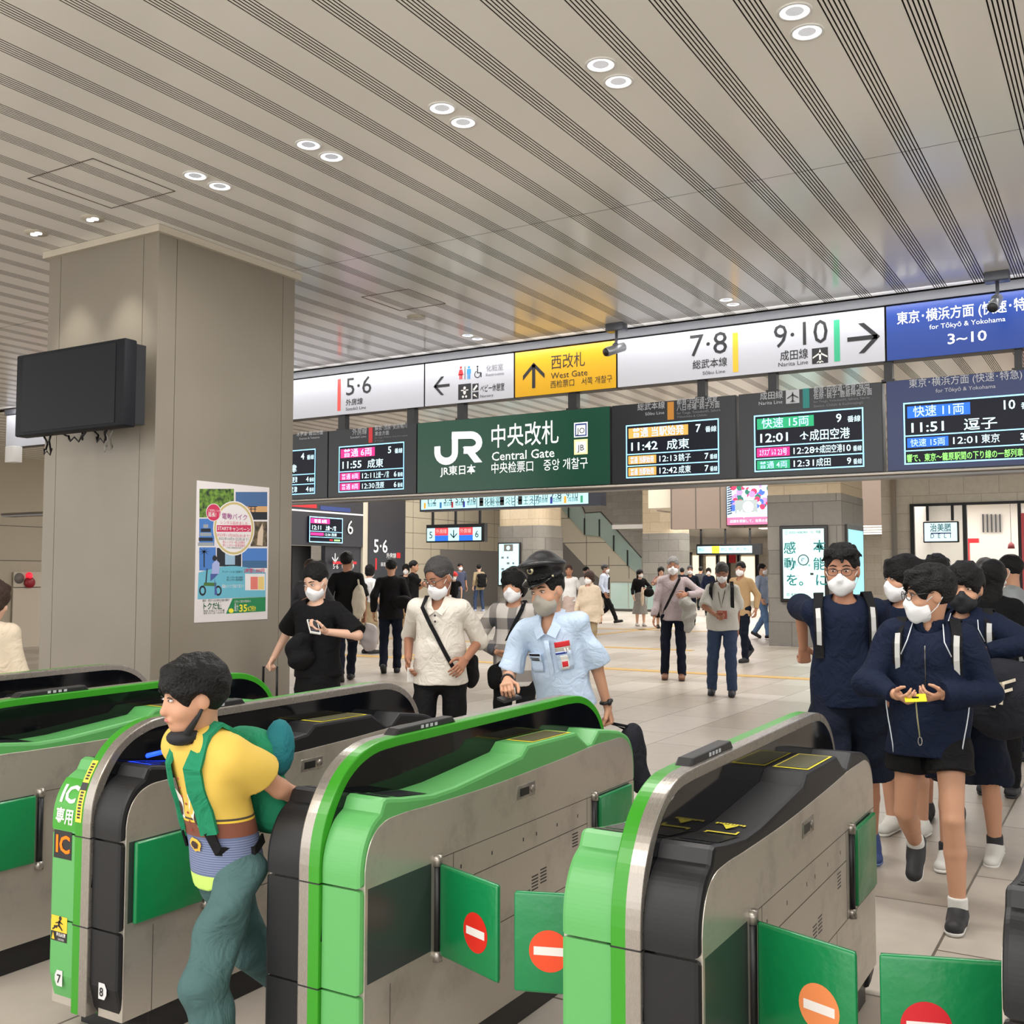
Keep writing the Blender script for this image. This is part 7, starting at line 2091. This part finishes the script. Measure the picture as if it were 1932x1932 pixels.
walker('woman with a hand to her face behind the lavender-shirted man', 1247, 1184, 1068, 8, gender='f', skin='fair', hair=('black', 'long'), mask=None, arms=dict(R=dict(px=(1242, 1090, -.15), hint=V(1, 0, -1))), top=dict(m=mat('cloth_rose', (150, 110, 104), .8), sleeve=1.0, hem=-.05), bottom=dict(kind='skirt', m=K_BLACK, to=.3, flare=.22))
walker('man in a navy suit with a white mask standing right of the lavender-shirted man', 1302, 1178, 1066, 0, skin='tan', hair=('salt', 'short'), top=dict(m=K_NAVY2, sleeve=1.95, hem=-.14, neck='v', name='jacket'), bottom=dict(kind='trousers', m=K_NAVY2))
walker('small distant person in a dark jacket facing away in the passage', 1322, 1150, 1068, 180, skin='mid', hair=('black', 'short'), top=dict(m=K_DGREY, sleeve=1.9, hem=-.12), bottom=dict(kind='trousers', m=K_BLACK))
walker('distant masked person in a navy coat left of the backpack-strap man', 1337, 1160, 1070, 0, gender='f', skin='fair', hair=('black', 'bob'), top=dict(m=K_NAVY, sleeve=1.9, hem=-.2, loose=1.1), bottom=dict(kind='trousers', m=K_BLACK))
walker('distant person in a black top farther down the passage', 1287, 1157, 1070, 170, skin='mid', hair=('black', 'short'), top=dict(m=K_BLACK, sleeve=1.9, hem=-.1), bottom=dict(kind='trousers', m=K_DGREY))
b9 = walker('man in a white shirt and dark tie striding right by the glass barrier', 1141, 1176, 1060, 66, head=(10, 2, 0), skin='tan', hair=('salt', 'short'), feet=dict(R=(0, .42, .03, -10), L=(0, -.3, .08, 30)), drop=.05, top=dict(m=cloth('pale_shirt', (196, 206, 226)), sleeve=1.9, hem=-.02, neck='v'), bottom=dict(kind='trousers', m=K_BLACK), shoes=((20, 20, 22), (20, 20, 22)))
strap(b9, [torso_front(b9, k, 0, .03) for k in (.42, .3, .2, .08)], [b9['fr']] * 4, .07, .01, K_BLACK, 'tie')
walker('woman in a cream cardigan with a white mask right of the station officer', 1112, 1245, 1076, -20, head=(-14, 4, 0), gender='f', res=.010, skin='fair', hair=('brown', 'bob'), fat=1.1, arms=dict(L=dict(px=(1140, 1195, -.05))), top=dict(m=K_CREAM, sleeve=1.95, hem=-.18, loose=1.25, name='cardigan', folds=1.6), bottom=dict(kind='trousers', m=K_KHAKI))
walker('woman in a white blouse standing behind the station officer shoulder', 1074, 1205, 1065, -8, gender='f', res=.012, skin='tan', hair=('brown', 'bun'), mask=None, top=dict(m=K_WHITE, sleeve=.9, hem=-.05, loose=1.1), bottom=dict(kind='skirt', m=cloth('rose_beige', (186, 168, 160)), to=.2, flare=.22))
walker('dark-haired person peeking behind the cardigan woman', 1106, 1190, 1068, 30, gender='f', hair=('black', 'bun'), skin='tan', top=dict(m=K_WHITE, sleeve=.9, hem=-.05), bottom=dict(kind='trousers', m=K_BLACK))
b12 = walker('person with a black backpack and beige jacket near the far grey wall', 904, 1153, 1064, 205, head=(-30, 0, 0), skin='fair', hair=('black', 'short'), feet=dict(R=(.08, 0, 0), L=(-.08, 0, 0)), top=dict(m=K_KHAKI, sleeve=1.9, hem=-.14, loose=1.12, name='jacket'), bottom=dict(kind='trousers', m=K_DENIM), shoes=((160, 170, 200), (220, 220, 220)))
backpack(b12, K_BLACK, 'black backpack worn by the person in the beige jacket', .17, .48, .10, .2)
walker('man in a striped navy shirt with folded mask by the far wall', 868, 1158, 1060, 20, skin='tan', hair=('black', 'short'), top=dict(m=mat('cloth_stripe_navy', (60, 66, 90), .8, var=(30, .4)), sleeve=.9, hem=-.12, loose=1.1), bottom=dict(kind='trousers', m=K_DGREY))
ch = walker('child in a red hat with a white mask in front of the striped shirt man', 857, 1172, 1080, -6, skin='fair', hs=1.15, hair=None, top=dict(m=K_BLACK, sleeve=.5, hem=-.1), bottom=dict(kind='shorts', m=K_DGREY))
S = SDF(.012); S.ell(ch['Hp'](0, -.01, .04), V(.10, .115, .10) * ch['hscale'], ch['HR'], .01); S.cap(ch['Hp'](0, 0, .015), ch['Hp'](0, .005, .03), .135 * ch['hscale'], .11 * ch['hscale'], .01, cuta=True); S.cut(ch['Hp'](0, 0, .012), -(ch['HR'] @ V(0, 0, 1)))
skin_obj('bucket_hat', [S.mesh()], mat('hat_red', (206, 48, 46), .8), ch['t'], ch['xfa'])
walker('man in black reaching out to the right behind the dark-jacketed man', 780, 1206, 1057, 70, skin='mid', hair=('black', 'short'), mask=None, arms=dict(R=dict(px=(812, 1102, .1), hint=V(0, -.2, -1)), L=dict(px=(808, 1100, 0), hint=V(0, -.2, -1))), top=dict(m=K_BLACK, sleeve=.9, hem=-.1), bottom=dict(kind='trousers', m=K_BLACK))
walker('woman in a white mask and beige trousers beside the dark-jacketed man', 766, 1193, 1064, -5, gender='f', skin='fair', hair=('black', 'bob'), top=dict(m=K_BLACK, sleeve=1.0, hem=-.1), bottom=dict(kind='trousers', m=K_BEIGE, w=1.3, len=.1), shoes=((30, 30, 30), (220, 220, 220)))
b16 = walker('woman in a white shirt with a black backpack strap left of the dark-jacketed man', 697, 1232, 1064, 130, head=(30, 0, 0), gender='f', res=.011, skin='fair', hair=('black', 'bob'), top=dict(m=K_WHITE, sleeve=.95, hem=-.05), bottom=dict(kind='skirt', m=K_KHAKI, to=.18, flare=.2))
backpack(b16, K_BLACK, 'black backpack worn by the woman in the white shirt', .14, .38, .08, .24)
b6 = walker('man in a black jacket and dark jeans walking away, seen from behind', 738, 1268, 1052, 176, res=.010, skin='mid', hair=('black', 'crop'), mask=None, fat=1.06, feet=dict(R=(0, .05, 0), L=(0, -.16, .05, 22)), top=dict(m=K_BLACK, sleeve=1.95, hem=-.12, loose=1.12, name='jacket', folds=1.4), bottom=dict(kind='trousers', m=K_NAVY2, w=1.05), shoes=((28, 28, 30), (24, 24, 26)))
bc = b6['tgt'](760, 1136, -.24); soft_bag(b6, bc, (.16, .09, .10), K_BLACK, 'shoulder_bag', 'black leather bag slung on the back of the man in the black jacket', 'bag', res=.011)
b7 = walker('tall man in a black t-shirt and dark jeans walking away with a tote bag', 655, 1283, 1040, 172, res=.010, skin='tan', hair=('black', 'short'), mask='white', head=(-24, 0, 0), feet=dict(R=(-.06, .16, 0), L=(.06, -.30, .06, 26)), arms=dict(R=dict(px=(692, 1185, .1), hint=V(1, -.6, 0), mode='fist')), top=dict(m=K_BLACK, sleeve=.95, hem=-.1, loose=1.08, cuff=1.2), bottom=dict(kind='trousers', m=K_NAVY2), shoes=((30, 30, 32), (30, 30, 32)))
bc = b7['tgt'](677, 1135, -.12); soft_bag(b7, bc, (.10, .09, .24), K_BAGW, 'tote_bag', 'cream canvas tote bag on the shoulder of the tall man in black', 'bag', [bc + V(.02, .07, .16), b7['C'](.5, .13, 0), bc + V(.02, -.07, .16)], res=.011, strap_r=.014)
bc = b7['tgt'](697, 1203, .08); soft_bag(b7, bc, (.13, .07, .20), mat('plastic_bag', (196, 188, 190), .25, spec=.6, alpha=.8), 'plastic_bag', 'crumpled white plastic shopping bag hanging from the tall man hand', 'bag', [bc + V(.0, 0, .15), b7['grip'][1][0]], res=.011, fold=.014)
walker('person with tied brownish hair holding a phone behind the woman in black', 586, 1300, 1055, -30, res=.011, skin='tan', hair=('brown', 'bun'), mask=None, arms=dict(R=dict(px=(570, 1135, -.2), hint=V(1, -.2, -1), mode='hold')), top=dict(m=K_DGREY, sleeve=1.9, hem=-.1), bottom=dict(kind='trousers', m=K_BLACK))
